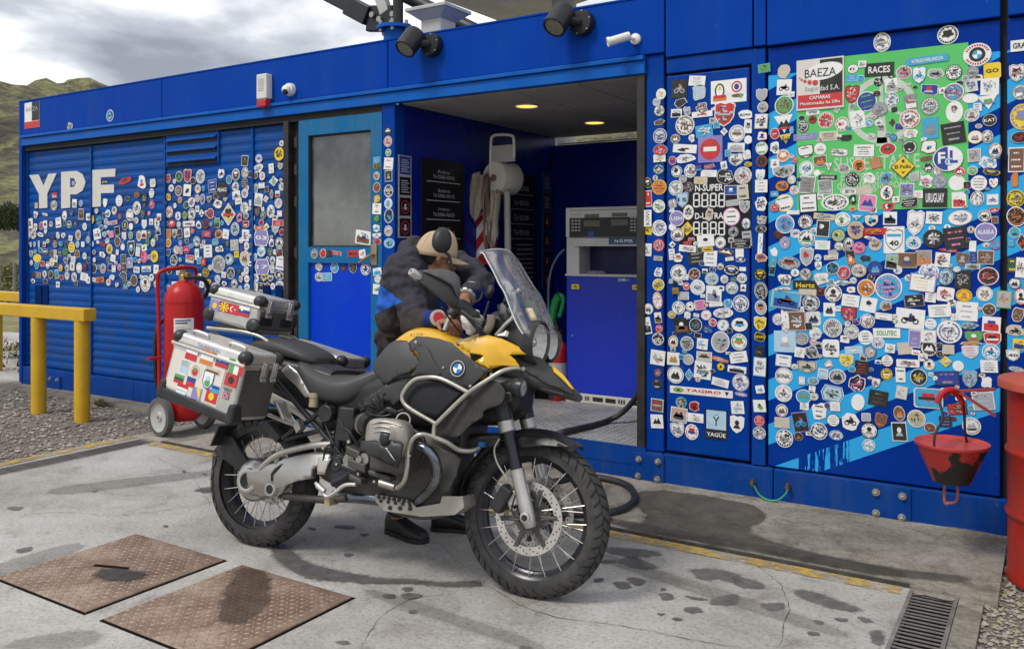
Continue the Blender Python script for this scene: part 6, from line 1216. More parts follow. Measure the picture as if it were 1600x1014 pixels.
# ================================================================== MOTORCYCLE
RC = G(403, 850); FC = G(829, 931); EX = (FC - RC).normalized(); WB = (FC - RC).length
LEFT = Vector((-EX.y, EX.x, 0)); PH = math.radians(8)
EZ = Vector((0, 0, 1)) * math.cos(PH) + LEFT * math.sin(PH); EY = LEFT * math.cos(PH) - Vector((0, 0, 1)) * math.sin(PH)
bike = thing('motorcycle', 'yellow and black adventure motorcycle with flag-covered aluminium cases on its side stand', 'motorcycle')
BM = Matrix(((EX.x, EY.x, EZ.x, RC.x), (EX.y, EY.y, EZ.y, RC.y), (EX.z, EY.z, EZ.z, RC.z), (0, 0, 0, 1)))
bike.matrix_world = BM
BI = BM.inverted(); CAML = BI @ CAM; BR = BI.to_3x3()
def bl(px, py, s): return bpl(px, py, Vector((0, -s, 0)), Vector((0, 1, 0)))
def bpl(px, py, P, n):
    d = BR @ ray(px, py); P, n = Vector(P), Vector(n); return CAML + d * ((P - CAML).dot(n) / d.dot(n))
# materials
m_tyre = mat('tyre rubber', (.028, .028, .029), rough=.75, var=.2, vs=14, dirt=(.13, .12, .105), damt=.55, ds=7)
m_bk = mat('bike satin black', (.018, .019, .021), rough=.38, var=.15, vs=8, dirt=(.10, .09, .08), damt=.25, ds=6)
m_pl = mat('bike grey black plastic', (.042, .043, .046), rough=.5, var=.12, vs=6, dirt=(.11, .10, .09), damt=.22, ds=5, bump=.06, bs=400)
m_seat = mat('bike seat vinyl', (.045, .045, .047), rough=.55, var=.1, vs=5, dirt=(.09, .085, .08), damt=.2, ds=4, bump=.05, bs=300)
m_ye = mat('bike yellow paint', (.72, .40, .010), rough=.22, var=.05, vs=3, coat=.4, dirt=(.45, .30, .06), damt=.25, ds=5)
m_al = mat('bare aluminium', (.56, .55, .53), rough=.38, metal=.85, var=.12, vs=6, dirt=(.30, .27, .23), damt=.35, ds=6)
m_ald = mat('brushed case aluminium', (.60, .59, .56), rough=.45, metal=.75, var=.14, vs=4, dirt=(.22, .20, .17), damt=.5, ds=4, bump=.05, bs=200)
m_alf = mat('dark case front', (.13, .125, .12), rough=.5, metal=.5, var=.25, vs=4, dirt=(.07, .065, .06), damt=.6, ds=5)
m_tub = mat('crash bar steel', (.46, .44, .40), rough=.35, metal=.8, var=.1, vs=8, dirt=(.35, .31, .26), damt=.35, ds=9)
m_eng = mat('engine casting', (.33, .32, .30), rough=.5, metal=.55, var=.18, vs=10, dirt=(.14, .115, .09), damt=.5, ds=9, bump=.35, bs=140)
m_engd = mat('dark engine block', (.075, .072, .068), rough=.55, metal=.3, var=.2, vs=10, dirt=(.12, .10, .08), damt=.4, ds=8)
m_cov = mat('valve cover magnesium', (.40, .38, .345), rough=.42, metal=.55, var=.1, vs=8, dirt=(.2, .17, .13), damt=.45, ds=12, bump=.12, bs=160)
m_frm = mat('frame blue black', (.016, .019, .026), rough=.35, var=.12, vs=10, dirt=(.09, .085, .08), damt=.25, ds=8)
m_hdr = mat('heat blued header', (.22, .24, .27), rough=.2, metal=.95, var=.45, vs=9, dirt=(.10, .13, .22), damt=.7, ds=10)
m_rim = mat('rim black', (.016, .016, .022), rough=.3, var=.1, dirt=(.09, .08, .07), damt=.3, ds=8)
m_spk = mat('spoke steel', (.55, .54, .52), rough=.35, metal=.8, var=.1)
m_rag = mat('dusty rubber flap', (.04, .038, .036), rough=.85, var=.3, vs=12, dirt=(.11, .10, .085), damt=.4, ds=7, bump=.4, bs=40)
# ---------------------------------------------------------------- wheels
def wheel(cx, R, b, a, rr, label, nseg, disc_r, disc_s, spokes):
    c = Vector((cx, 0, R))
    def T(th, ph, off=0.):      # tyre surface
        rad = R - a + (a + off) * math.cos(ph) if abs(ph) < 1.5708 else (R - a) + (a + off) * math.cos(ph)
        return c + Vector((math.sin(th) * rad, (b + off) * math.sin(ph), math.cos(th) * rad))
    N_ = 72; M_ = 16; phs = [math.radians(-106 + 212 * j / M_) for j in range(M_ + 1)]
    mb = MB(); vs = [T(2 * math.pi * i / N_, p) for i in range(N_) for p in phs]; n = M_ + 1
    fs = [[i * n + j, ((i + 1) % N_) * n + j, ((i + 1) % N_) * n + j + 1, i * n + j + 1] for i in range(N_) for j in range(M_)]
    mb.add(vs, fs); w = mb.build('wheel', m_tyre, bike, smooth=180); w['label'] = label
    mb = MB()
    for i in range(nseg):
        t0 = 2 * math.pi * i / nseg; dt = 2 * math.pi / nseg
        for k, (p0, p1, sk, e) in enumerate(((-74, -42, -.5, 0), (-38, -3, .55, .5), (3, 38, -.55, .0), (42, 74, .5, .5))):
            ps = [math.radians(p0 + (p1 - p0) * q / 3) for q in range(4)]; A = []; Bt = []
            for q, p in enumerate(ps):
                sh = sk * dt * (q / 3 - .5) + e * dt
                for s_ in (.10, .80): A.append(T(t0 + sh + s_ * dt, p, .007)); Bt.append(T(t0 + sh + s_ * dt, p, -.003))
            m0 = len(mb.v); mb.v += A + Bt
            for q in range(3): mb.f.append([m0 + 2 * q, m0 + 2 * q + 1, m0 + 2 * q + 3, m0 + 2 * q + 2]); mb.m.append(0); mb.f.append([m0 + 2 * q, m0 + 2 * q + 2, m0 + 8 + 2 * q + 2, m0 + 8 + 2 * q]); mb.m.append(0); mb.f.append([m0 + 2 * q + 1, m0 + 2 * q + 3, m0 + 8 + 2 * q + 3, m0 + 8 + 2 * q + 1]); mb.m.append(0)
            mb.f += [[m0, m0 + 1, m0 + 9, m0 + 8], [m0 + 6, m0 + 7, m0 + 15, m0 + 14]]; mb.m += [0, 0]
    stuff(mb.build('tread_blocks', m_tyre, w, smooth=0))
    yb = b * .74
    mb = MB(); mb.lathe([(rr + .012, -yb), (rr + .016, -yb + .006), (rr + .004, -yb + .012), (rr - .006, -yb * .45), (rr - .02, -.012), (rr - .02, .012), (rr - .006, yb * .45), (rr + .004, yb - .012), (rr + .016, yb - .006), (rr + .012, yb), (rr - .008, yb - .004), (rr - .018, yb * .5), (rr - .032, .012), (rr - .032, -.012), (rr - .018, -yb * .5), (rr - .008, -yb + .004)], c, (0, 1, 0), 64, closed=True); mb.build('rim', m_rim, w, smooth=50)
    mb = MB(); mb.lathe([(.0, -.07), (.03, -.07), (.034, -.055), (.055, -.05), (.058, -.042), (.034, -.036), (.032, .036), (.058, .042), (.055, .05), (.034, .055), (.03, .07), (.0, .07)], c, (0, 1, 0), 28); mb.build('hub', m_eng, w)
    mb = MB()
    for i in range(spokes):
        t = 2 * math.pi * i / spokes; sd = 1 if i % 2 else -1; tw = .34 * (1 if (i // 2) % 2 else -1)
        p = c + Vector((math.sin(t + tw) * .054, sd * .046, math.cos(t + tw) * .054)); q = c + Vector((math.sin(t) * (rr - .012), sd * yb * .78, math.cos(t) * (rr - .012))); mb.cyl(p, q, .0022, seg=6)
    stuff(mb.build('spokes', m_spk, w))
    for s_ in disc_s:
        mb = MB(); n = 56
        for y in (s_ - .0025, s_ + .0025):
            mb.add([c + Vector((r * math.sin(2 * math.pi * i / n), y, r * math.cos(2 * math.pi * i / n))) for r in (disc_r, disc_r - .036) for i in range(n)], [[i, (i + 1) % n, n + (i + 1) % n, n + i] for i in range(n)])
        mb.lathe([(disc_r, -.0025), (disc_r, .0025)], c + Vector((0, s_, 0)), (0, 1, 0), n); mb.f = [f for f in mb.f if len(f) == 4]; mb.m = [0] * len(mb.f)
        d = mb.build('brake_disc', mat('brake disc steel', (.60, .57, .54), .32, .8, var=.1, vs=10), w, smooth=30)
        mb = MB()
        for i in range(54):
            t = 2 * math.pi * i / 54; r = disc_r - .009 - .009 * (i % 3); p = c + Vector((math.sin(t) * r, s_, math.cos(t) * r)); mb.cyl(p + Vector((0, -.0032, 0)), p + Vector((0, .0032, 0)), .0036, seg=7)
        stuff(mb.build('disc_holes', m_blackp, w, smooth=0))
        mb = MB()
        for i in range(6):
            t = 2 * math.pi * i / 6 + .4
            for q in (-.16, .16): p = c + Vector((math.sin(t + q) * .045, s_, math.cos(t + q) * .045)); e = c + Vector((math.sin(t) * (disc_r - .03), s_, math.cos(t) * (disc_r - .03))); mb.cyl(p, e, .007, seg=8)
            p = c + Vector((math.sin(t) * (disc_r - .032), s_, math.cos(t) * (disc_r - .032))); mb.cyl(p + Vector((0, -.005, 0)), p + Vector((0, .005, 0)), .012, seg=10)
        mb.lathe([(.05, -.004), (.066, -.004), (.066, .004), (.05, .004)], c + Vector((0, s_, 0)), (0, 1, 0), 28, closed=True); mb.build('disc_carrier', m_engd, w)
    return w
wheel(0., .322, .070, .066, .240, 'rear wheel with a chunky dual-sport tyre', 34, .135, (.07,), 40)
fw = wheel(WB, .335, .053, .058, .262, 'front wheel with drilled brake discs and wire spokes', 44, .155, (-.066, .066), 40)
# ---------------------------------------------------------------- helpers for bodywork
def shell(name, px, P, n, mats, bulge=0., thick=.005, step=.022, sm=0, parent=None, mirror=False, label=None, tw=None):
    """curved panel: outline surveyed onto a plane (bike axes), cut to a grid, domed along its normal"""
    n = Vector(n).normalized(); P = Vector(P); pts = [bpl(x, y, P, n) for x, y in px]
    if sm: pts = catmull(pts, sm, True)
    u = Vector((0, 0, 1)).cross(n); u = (u if u.length > .1 else Vector((1, 0, 0))).normalized(); v = n.cross(u)
    if n.dot(CAML - P) < 0: n = -n
    bm = bmesh.new(); bm.faces.new([bm.verts.new(p) for p in pts])
    bmesh.ops.triangulate(bm, faces=bm.faces[:])
    A = [(p - P).dot(u) for p in pts]; B_ = [(p - P).dot(v) for p in pts]; a0, a1, b0, b1 = min(A), max(A), min(B_), max(B_)
    for ax, lo, hi in ((u, a0, a1), (v, b0, b1)):
        k = lo + step
        while k < hi: bmesh.ops.bisect_plane(bm, geom=bm.verts[:] + bm.edges[:] + bm.faces[:], plane_co=P + ax * k, plane_no=ax); k += step
    bmesh.ops.remove_doubles(bm, verts=bm.verts[:], dist=.0004)
    ca, cb, ra, rb = (a0 + a1) / 2, (b0 + b1) / 2, (a1 - a0) / 2, (b1 - b0) / 2
    for x in bm.verts:
        q = x.co - P; s, t = (q.dot(u) - ca) / ra, (q.dot(v) - cb) / rb
        d = bulge * (1 - .5 * s * s - .5 * t * t) if not callable(bulge) else bulge(s, t, x.co)
        x.co += n * d
    mb = MB(); mb.v = [x.co.copy() for x in bm.verts]; bm.verts.index_update(); mb.f = [[w.index for w in f.verts] for f in bm.faces]; mb.m = [0] * len(mb.f); bm.free()
    o = mb.build(name, mats, parent or bike, smooth=45, thick=thick)
    if label: o['label'] = label
    if mirror: o2 = o.copy(); COL.objects.link(o2); o2.scale.y = -1; o2.parent = o.parent
    return o
def secs(name, S, m, n=20, e=2.6, parent=None, smooth=60, bevel=0):
    """body lofted along x from sections (x, z low, z high, half width[, y centre])"""
    mb = MB(); rings = []
    for q in S:
        x, z0, z1, w = q[:4]; y = q[4] if len(q) > 4 else 0; zc = (z0 + z1) / 2; h = (z1 - z0) / 2; r = []
        for i in range(n):
            t = 2 * math.pi * i / n; c, s = math.cos(t), math.sin(t); r.append(Vector((x, y + w * math.copysign(abs(c) ** (2 / e), c), zc + h * math.copysign(abs(s) ** (2 / e), s))))
        rings.append(r)
    mb.loft(rings); return mb.build(name, m, parent or bike, smooth=smooth)
def smooth_secs(S, k=4):
    out = []
    for i in range(len(S) - 1):
        for j in range(k):
            p0 = S[max(i - 1, 0)]; p1 = S[i]; p2 = S[i + 1]; p3 = S[min(i + 2, len(S) - 1)]; t = j / k
            out.append(tuple(.5 * (2 * b + (c - a) * t + (2 * a - 5 * b + 4 * c - d) * t * t + (3 * b - a - 3 * c + d) * t ** 3) for a, b, c, d in zip(p0, p1, p2, p3)))
    return out + [S[-1]]
def btube(name, pts, r, m, parent=None, seg=10, sm=5, mirror=False):
    mb = MB(); mb.tube(pts, r, seg=seg, sm=sm)
    if mirror: mb2 = MB(); mb2.tube([(p[0], -p[1], p[2]) for p in pts], r, seg=seg, sm=sm); mb2.build(name, m, parent or bike)
    return mb.build(name, m, parent or bike)
T3 = lambda l: tz(570, 480, 5.635, l)
T4 = lambda l: tz(620, 380, 3.38, l)
T5 = lambda l: tz(540, 540, 3.17, l)
T6 = lambda l: tz(440, 600, 5.07, l)
T7 = lambda l: tz(330, 640, 4.41, l)
Y1 = Vector((0, 1, 0))
# ---------------------------------------------------------------- core blocks
secs('engine_block', smooth_secs([(.50, .33, .62, .10), (.66, .30, .66, .13), (.90, .30, .68, .14), (1.06, .31, .66, .13), (1.15, .34, .58, .10)]), m_engd, e=4)
secs('gearbox', smooth_secs([(.36, .40, .55, .07), (.44, .36, .60, .10), (.56, .34, .62, .12)]), m_engd, e=4)
secs('airbox', smooth_secs([(.42, .60, .80, .12), (.6, .62, .86, .14), (.85, .66, .92, .17), (1.1, .68, .96, .18), (1.25, .70, .95, .14)]), m_bk, e=4)
# boxer cylinders, right one seen
def cylinder_head(sg):
    y = lambda s: -sg * s
    t = MB(); ax = Vector((0, -sg, 0)); c = Vector((.93, 0, .575))
    mb = MB(); mb.lathe([(.085, .10), (.085, .12), (.092, .125), (.092, .14), (.085, .145), (.085, .16), (.092, .165), (.092, .18), (.085, .185), (.085, .20), (.092, .205), (.092, .22), (.08, .225), (.08, .25)], c, ax, 28); cyl_ = mb.build('cylinder', m_engd, bike, smooth=30)
    mb = MB(); mb.box((.84, min(y(.22), y(.32)), .485), (1.04, max(y(.22), y(.32)), .66)); mb.build('cylinder_head', m_engd, bike, smooth=0, bevel=.02, bseg=3)
    ring = lambda s, k, up: [Vector((.945 + .108 * k * math.copysign(abs(math.cos(t)) ** .6, math.cos(t)), y(s), .635 + up + .082 * k * math.copysign(abs(math.sin(t)) ** .6, math.sin(t)))) for t in [2 * math.pi * i / 28 for i in range(28)]]
    mb = MB(); mb.loft([ring(.30, 1.0, .0), ring(.335, 1.0, .002), ring(.36, .95, .006), ring(.378, .82, .01), ring(.386, .55, .012)]); vc = mb.build('valve_cover', m_cov, bike, smooth=50)
    mb = MB()
    for k in range(3): z = .655 + .02 * k; mb.tube([(.86, y(.374), z - .02), (.94, y(.388), z + .012), (1.03, y(.374), z)], .004, seg=6)
    mb.build('cover_ribs', m_cov, vc)
    return vc
for sg in (1, -1): cylinder_head(sg)
shell('cylinder_guard', T6([(640, 450), (770, 445), (800, 470), (840, 480), (880, 440), (960, 460), (975, 480), (960, 600), (930, 660), (800, 590), (650, 520)]), (0, -.400, 0), Y1, m_bk, bulge=.03, thick=.012)
shell('guard_strap', T6([(795, 375), (860, 390), (850, 480), (800, 490), (785, 440)]), (0, -.424, 0), Y1, m_bk, bulge=.012, thick=.006)
mb = MB()
for a, b in (((.0, 0), (.0, 0)),): pass
shell('guard_lettering', T6([(815, 505), (832, 505), (905, 610), (890, 605)]), (0, -.437, 0), Y1, m_spk, thick=.001)
# spark plug ring, intake
mb = MB(); p = bl(*T6([(965, 285)])[0], .30); mb.lathe([(.028, -.006), (.034, -.006), (.034, .006), (.028, .006)], p, (.3, -1, .1), 24, closed=True); mb.build('hose_clip', m_tub, bike)
mb = MB(); p = bl(*T6([(640, 310)])[0], .22); q = bl(*T6([(720, 330)])[0], .27); mb.cyl(p, q, .048, seg=20); mb.build('intake_boot', m_bk, bike); mb = MB(); u_ = (q - p).normalized(); mb.cyl(p + u_ * .035, p + u_ * .045, .053, seg=24); mb.build('hose_clamp', m_tub, bike)
mb = MB(); p = bl(*T6([(515, 300)])[0], .17); mb.box((p.x - .035, p.y - .02, p.z - .09), (p.x + .05, p.y + .05, p.z + .07)); mb.build('intake_box', m_bk, bike, smooth=0, bevel=.01)
mb = MB()
for (a, b, s, r) in ((560, 600, .24, .03), (610, 640, .22, .022), (680, 590, .24, .026), (600, 555, .2, .02), (640, 590, .25, .016)): p = bl(*T6([(a, b)])[0], s); mb.cyl(p + Vector((0, .05, 0)), p + Vector((0, -.03, 0)), r, seg=14)
stuff(mb.build('engine_bosses', m_eng, bike))
mb = MB()
for (a, b, w, h) in ((620, 640, .05, .02), (590, 540, .04, .02), (800, 720, .06, .012), (610, 750, .035, .014)): p = bl(*T6([(a, b)])[0], .25); mb.obox(p, (w, 0, -.01), (0, .03, 0), (0, 0, h))
stuff(mb.build('engine_lugs', m_engd, bike, smooth=0, bevel=.008))
secs('sump', smooth_secs([(.70, .33, .42, .10), (.82, .27, .45, .13), (1.0, .26, .45, .14), (1.15, .30, .44, .11)]), m_engd, e=4)
# wiring and injectors behind the valve cover
mb = MB(); rq = random.Random(4)
for k in range(9):
    a = bl(*T6([(rq.uniform(720, 860), rq.uniform(180, 260))])[0], rq.uniform(.2, .27)); b = a + Vector((rq.uniform(-.1, .1), rq.uniform(-.02, .06), rq.uniform(-.07, .07))); mb.tube([a, (a + b) / 2 + Vector((0, -.02, .02)), b], rq.uniform(.005, .012), seg=7)
for k in range(8):
    a = bl(*T6([(rq.uniform(380, 640), rq.uniform(420, 560))])[0], rq.uniform(.12, .2)); b = a + Vector((rq.uniform(-.12, .12), rq.uniform(-.02, .06), rq.uniform(-.1, .1))); mb.tube([a, (a + b) / 2 + Vector((0, -.02, .03)), b], rq.uniform(.004, .008), seg=6)
stuff(mb.build('wiring', m_bk, bike))
# ---------------------------------------------------------------- frame, rear subframe
def ft(name, l, s, r, m=m_frm, sm=4, T=T6):
    ss = s if isinstance(s, (list, tuple)) else [s] * len(l); return btube(name, [bl(*T([q])[0], k) for q, k in zip(l, ss)], r, m, sm=sm, seg=10)
for nm, l, s, r in (('subframe_tube', [(-40, -30), (50, 75), (230, 280), (400, 470)], .15, .014), ('subframe_tube', [(370, 150), (240, 275), (120, 350), (10, 430)], .16, .012), ('subframe_tube', [(310, 365), (160, 405), (30, 442)], .155, .012),
                    ('frame_tube', [(480, 180), (465, 330), (448, 450), (440, 560)], .17, .019), ('frame_tube', [(490, 590), (570, 510), (690, 395)], .17, .014), ('frame_tube', [(490, 650), (640, 705), (810, 780)], .19, .019), ('frame_tube', [(405, 785), (480, 750), (560, 690)], .19, .018)): ft(nm, l, s, r)
mb = MB(); p = bl(*T6([(433, 632)])[0], .20); mb.cyl(p + Vector((0, .08, 0)), p, .044, seg=22); mb.cyl(p, p + Vector((0, -.008, 0)), .034, seg=22); mb.cyl(p + Vector((0, -.008, 0)), p + Vector((0, -.014, 0)), .012, seg=8); mb.build('swingarm_pivot', m_frm, bike, bevel=.003)
mb = MB(); p = bl(*T6([(365, 232)])[0], .18); mb.cyl(p + Vector((0, .03, 0)), p + Vector((0, -.025, 0)), .042, seg=8); mb.build('preload_knob', m_bk, bike, smooth=30, bevel=.004)
shell('footpeg_bracket', T6([(420, 690), (480, 650), (560, 680), (450, 790), (405, 785), (400, 730)]), (0, -.195, 0), Y1, m_frm, thick=.012)
mb = MB(); p = bl(*T6([(255, 130)])[0], .17); mb.lathe([(0, -.03), (.022, -.03), (.022, .012), (.026, .014), (.026, .035), (0, .037)], p, (0, 0, 1), 18); mb.build('brake_reservoir', mat('amber reservoir', (.35, .30, .18), .3), bike)
shell('heel_guard', T6([(295, 575), (395, 590), (370, 640), (345, 715), (285, 715)]), (0, -.215, 0), Y1, mat('pale alloy', (.60, .59, .56), .4, .6, var=.1), bulge=.006, thick=.005)
for l, s, r in (([(270, 780), (320, 850), (360, 890), (420, 860), (500, 800), (590, 795)], .21, .009), ([(285, 800), (340, 850)], .21, .014)): ft('brake_pedal', l, s, r, mat('pale alloy'))
ft('side_stand_leg', [(20, 885), (200, 905), (380, 915), (520, 900)], .12, .018, m_engd)
mb = MB(); p = bl(*T6([(380, 925)])[0], .15); mb.box((p.x - .015, p.y - .02, p.z - .018), (p.x + .015, p.y + .05, p.z + .018)); mb.build('stand_spacer', mat('amber reservoir'), bike, smooth=0)
for l in ([(780, 780), (900, 815)],): ft('bar_stub', l, .30, .017, m_tub, 0)
# ---------------------------------------------------------------- swingarm and final drive (right side)
mb = MB(); c = bl(*T7([(245, 490)])[0], .15); c.y = 0
mb.lathe([(.0, .035), (.09, .035), (.105, .06), (.105, .10), (.085, .125), (.062, .135), (.060, .155), (.048, .160), (.038, .157), (.036, .12), (.0, .115)], c, (0, -1, 0), 40); fd = mb.build('final_drive', m_al, bike, smooth=40)
mb = MB(); mb.cyl(c + Vector((0, -.118, 0)), c + Vector((0, -.121, 0)), .034, seg=24); mb.build('drive_bore', m_blackp, fd)
shell('swingarm', T7([(300, 420), (340, 405), (450, 385), (520, 350), (640, 320), (770, 300), (850, 310), (840, 370), (740, 400), (730, 470), (640, 480), (560, 510), (520, 560), (450, 590), (380, 585), (300, 565)]), (0, -.11, 0), Y1, m_al, bulge=lambda s, t, p: .035 * (1 - t * t), thick=.05, label='bright silver single-sided swingarm')
mb = MB(); p = bl(*T7([(408, 548)])[0], .17); mb.lathe([(0, -.05), (.034, -.05), (.036, 0), (.03, .008), (.022, .008), (.02, .0), (0, .0)], p, (0, -1, 0), 24); mb.build('link_pivot', m_al, bike); mb = MB(); mb.cyl(p + Vector((0, -.001, 0)), p + Vector((0, -.004, 0)), .019, seg=18); mb.build('pivot_plug', m_bk, bike)
shell('joint_boot', T7([(415, 440), (440, 405), (490, 370), (470, 410), (435, 450), (430, 490), (415, 490)]), (0, -.165, 0), Y1, m_bk, thick=.01)
ft('torque_arm', [(340, 405), (400, 350), (460, 310), (560, 275), (700, 245), (830, 238)], .16, .016, m_al, 5, T7)
ft('torque_arm', [(425, 395), (465, 320)], .15, .010, m_al, 0, T7)
# rear hugger, mudguard and flap
hug = []
def fender(name, cx, R, w, a0, a1, m, drop=.02, n=18):
    mb = MB(); rows = []
    for i in range(n + 1):
        t = math.radians(a0 + (a1 - a0) * i / n)
        rows.append([Vector((cx + (R - drop * abs(q) ** 3) * math.cos(t), q * w, RZ + (R - drop * abs(q) ** 3) * math.sin(t))) for q in (-1, -.8, -.45, 0, .45, .8, 1)])
    k = 7; mb.add([p for r in rows for p in r], [[i * k + j, i * k + j + 1, (i + 1) * k + j + 1, (i + 1) * k + j] for i in range(n) for j in range(k - 1)]); return mb.build(name, m, bike, smooth=60, thick=.004)
RZ = .322; fender('rear_hugger', 0, .36, .085, 62, 150, m_bk, .03)
for l, s, w_ in (([(20, 285), (110, 195), (160, 210), (260, 370), (215, 440), (70, 330)], .10, .02),): shell('mudguard_arm', T7([(25, 280), (110, 175), (150, 185), (265, 360), (215, 445), (180, 400), (60, 320)]), (0, -.10, 0), Y1, m_bk, thick=.02)
shell('mud_flap', T7([(15, 300), (60, 315), (60, 360), (45, 390), (12, 385)]), (0, -.06, 0), Y1, m_bk, thick=.012)
mb = MB(); p = bl(*T7([(150, 170)])[0], .05); mb.obox(p, (.02, 0, .05), (0, .13, 0), (.004, 0, -.002)); mb.build('plate_holder', m_bk, bike, smooth=0)
shell('splash_panel', T7([(300, 150), (340, 80), (480, 60), (620, 110), (600, 170), (470, 215), (410, 180), (330, 170)]), (0, -.09, 0), Y1, m_bk, thick=.006)
mb = MB(); p = bl(*T7([(440, 150)])[0], .14); mb.obox(p, (.045, 0, -.035), (0, .03, 0), (.012, 0, .016)); mb.build('passenger_peg', m_pl, bike, smooth=0, bevel=.006)
ft('pannier_rack', [(395, 35), (480, 70), (560, 100), (610, 112)], .19, .010, m_tub, 3, T7); ft('pannier_rack', [(440, -60), (470, 0), (500, 70)], .19, .009, m_tub, 3, T7); mb = MB(); p = bl(*T7([(608, 115)])[0], .2); mb.obox(p, (.012, 0, .012), (0, .02, 0), (-.012, 0, .018)); mb.build('rack_clamp', m_tub, bike, smooth=0)
# rear brake caliper glimpse, muffler on the far side
mb = MB(); mb.tube([(.55, .14, .40), (.35, .20, .45), (.20, .25, .60), (-.05, .27, .70), (-.32, .27, .78)], lambda t: .03 if t < .3 else .068, sm=5, seg=20); mb.build('muffler', m_al, bike)
secs('tail_frame', smooth_secs([(-.20, .84, .95, .09), (0, .78, .97, .12), (.2, .72, .93, .13), (.42, .66, .84, .12)]), m_bk, e=4)
shell('tail_panel', tz(230, 420, 3.62, [(760, 575), (800, 540), (850, 575), (890, 640), (930, 720), (900, 730), (850, 660)]), (0, -.17, 0), Y1, m_al, bulge=.01, thick=.004)
shell('exhaust_shield', tz(230, 420, 3.62, [(740, 740), (790, 750), (850, 860), (860, 900), (800, 870)]), (0, -.13, 0), Y1, m_al, bulge=.02, thick=.004)
# ---------------------------------------------------------------- seats
secs('rider_seat', smooth_secs([(.235, .87, .945, .11), (.27, .815, .945, .145), (.36, .76, .905, .175), (.47, .732, .878, .185), (.57, .735, .882, .175), (.66, .785, .915, .14), (.735, .835, .950, .105), (.775, .86, .962, .08)]), m_seat, e=3.2, n=28)
secs('pillion_seat', smooth_secs([(-.10, .955, 1.0, .10), (-.04, .95, 1.035, .13), (.05, .945, 1.04, .145), (.14, .94, 1.025, .145), (.22, .93, 1.0, .14), (.285, .92, .975, .125), (.32, .92, .95, .09)]), m_seat, e=3.4, n=28)
secs('seat_base', smooth_secs([(-.10, .92, .96, .11), (.1, .89, .945, .14), (.3, .80, .93, .14), (.45, .75, .9, .13)]), m_bk, e=4)
# ---------------------------------------------------------------- tank and body panels
secs('fuel_tank', smooth_secs([(.665, .86, .955, .07), (.70, .84, 1.005, .095), (.79, .82, 1.085, .125), (.88, .80, 1.128, .14), (1.0, .80, 1.115, .145), (1.11, .80, 1.078, .145), (1.21, .82, 1.035, .13)]), m_ye, e=2.8, n=32)
shell('knee_panel', T3([(95, 540), (150, 450), (230, 350), (300, 305), (400, 312), (430, 380), (490, 460), (495, 500), (440, 570), (300, 630), (200, 688), (160, 640)]), (.78, -.165, .95), (-.12, -1, .18), m_pl, bulge=.032, sm=3, thick=.012)
shell('side_panel', T3([(400, 312), (460, 262), (560, 265), (680, 285), (790, 320), (860, 380), (950, 450), (1020, 510), (1110, 552), (1090, 585), (920, 725), (800, 675), (690, 615), (590, 610), (500, 615), (415, 612), (470, 560), (505, 480), (500, 420), (470, 372), (440, 392)]), (1.1, -.215, .95), (-.10, -1, .10), m_pl, bulge=.03, thick=.007, label='dark tank side panel with a round badge')
shell('panel_scoop', T3([(440, 375), (470, 345), (540, 345), (570, 370), (640, 500), (690, 605), (420, 608), (475, 560), (508, 480), (495, 420)]), (1.02, -.228, .95), (-.10, -1, .10), mat('matte scoop plastic', (.042, .043, .047), .6, var=.1), bulge=.016, thick=.004)
shell('lower_side_panel', T3([(0, 810), (180, 700), (300, 635), (420, 605), (420, 650), (330, 740), (310, 830), (260, 870), (240, 840), (160, 820), (90, 860), (0, 905)]), (.75, -.19, .84), Y1, m_pl, bulge=.015, sm=0)
shell('radiator_bag', T3([(345, 760), (440, 655), (560, 650), (650, 660), (860, 760), (640, 975), (500, 930), (370, 860)]), (1.1, -.27, .82), (-.06, -1, .04), mat('black fabric bag', (.012, .013, .016), .8, var=.2, vs=20, bump=.15, bs=250), bulge=.02)
shell('splash_apron', T5([(445, 440), (470, 380), (600, 245), (720, 170), (790, 215), (780, 285), (700, 320), (690, 355), (640, 385), (600, 420), (560, 452), (500, 450)]), (1.2, -.235, .75), (-.15, -1, .0), m_rag, bulge=.02, sm=3)
# roundel badge
bc = bpl(*T3([(820, 540)])[0], (1.1, -.25, .95), (-.10, -1, .10)); bn = Vector((.02, -1, .10)).normalized(); bu = Vector((1, .02, 0)).normalized(); bv = bn.cross(bu) * -1
if bv.z < 0: bv = -bv
def disc(r, off, col, a0=0, a1=360, nm='badge_field', r0=0., par=None):
    n = 28; an = [math.radians(a0 + (a1 - a0) * i / n) for i in range(n + 1)]; mb = MB(); o = bc + bn * off
    if r0: mb.add([o + bu * R * math.cos(t) + bv * R * math.sin(t) for R in (r, r0) for t in an], [[i, i + 1, n + 2 + i, n + 1 + i] for i in range(n)])
    else: mb.add([o] + [o + bu * r * math.cos(t) + bv * r * math.sin(t) for t in an], [[0, i + 1, i + 2] for i in range(n)])
    return mb.build(nm, col, par or bike, smooth=0)
bd = disc(.034, .004, mk('s'), nm='badge'); disc(.032, .0046, mk('k'), par=bd); 
for k in range(4): disc(.021, .0052, mk('w') if k % 2 == 0 else mat('badge blue', (.02, .22, .62), .3), 90 * k - 15, 90 * k + 75, par=bd)
disc(.0345, .0052, mk('w'), r0=.0325, par=bd)
# tank lettering
mb = MB(); p = bl(*T3([(470, 245)])[0], .15); put_text(mb, 'R1200', p + Vector((0, -.012, .0)), Vector((.97, 0, .1)), Vector((-.25, .35, .9)), .07, .018); mb.build('tank_lettering', m_blackp, bike, smooth=0)
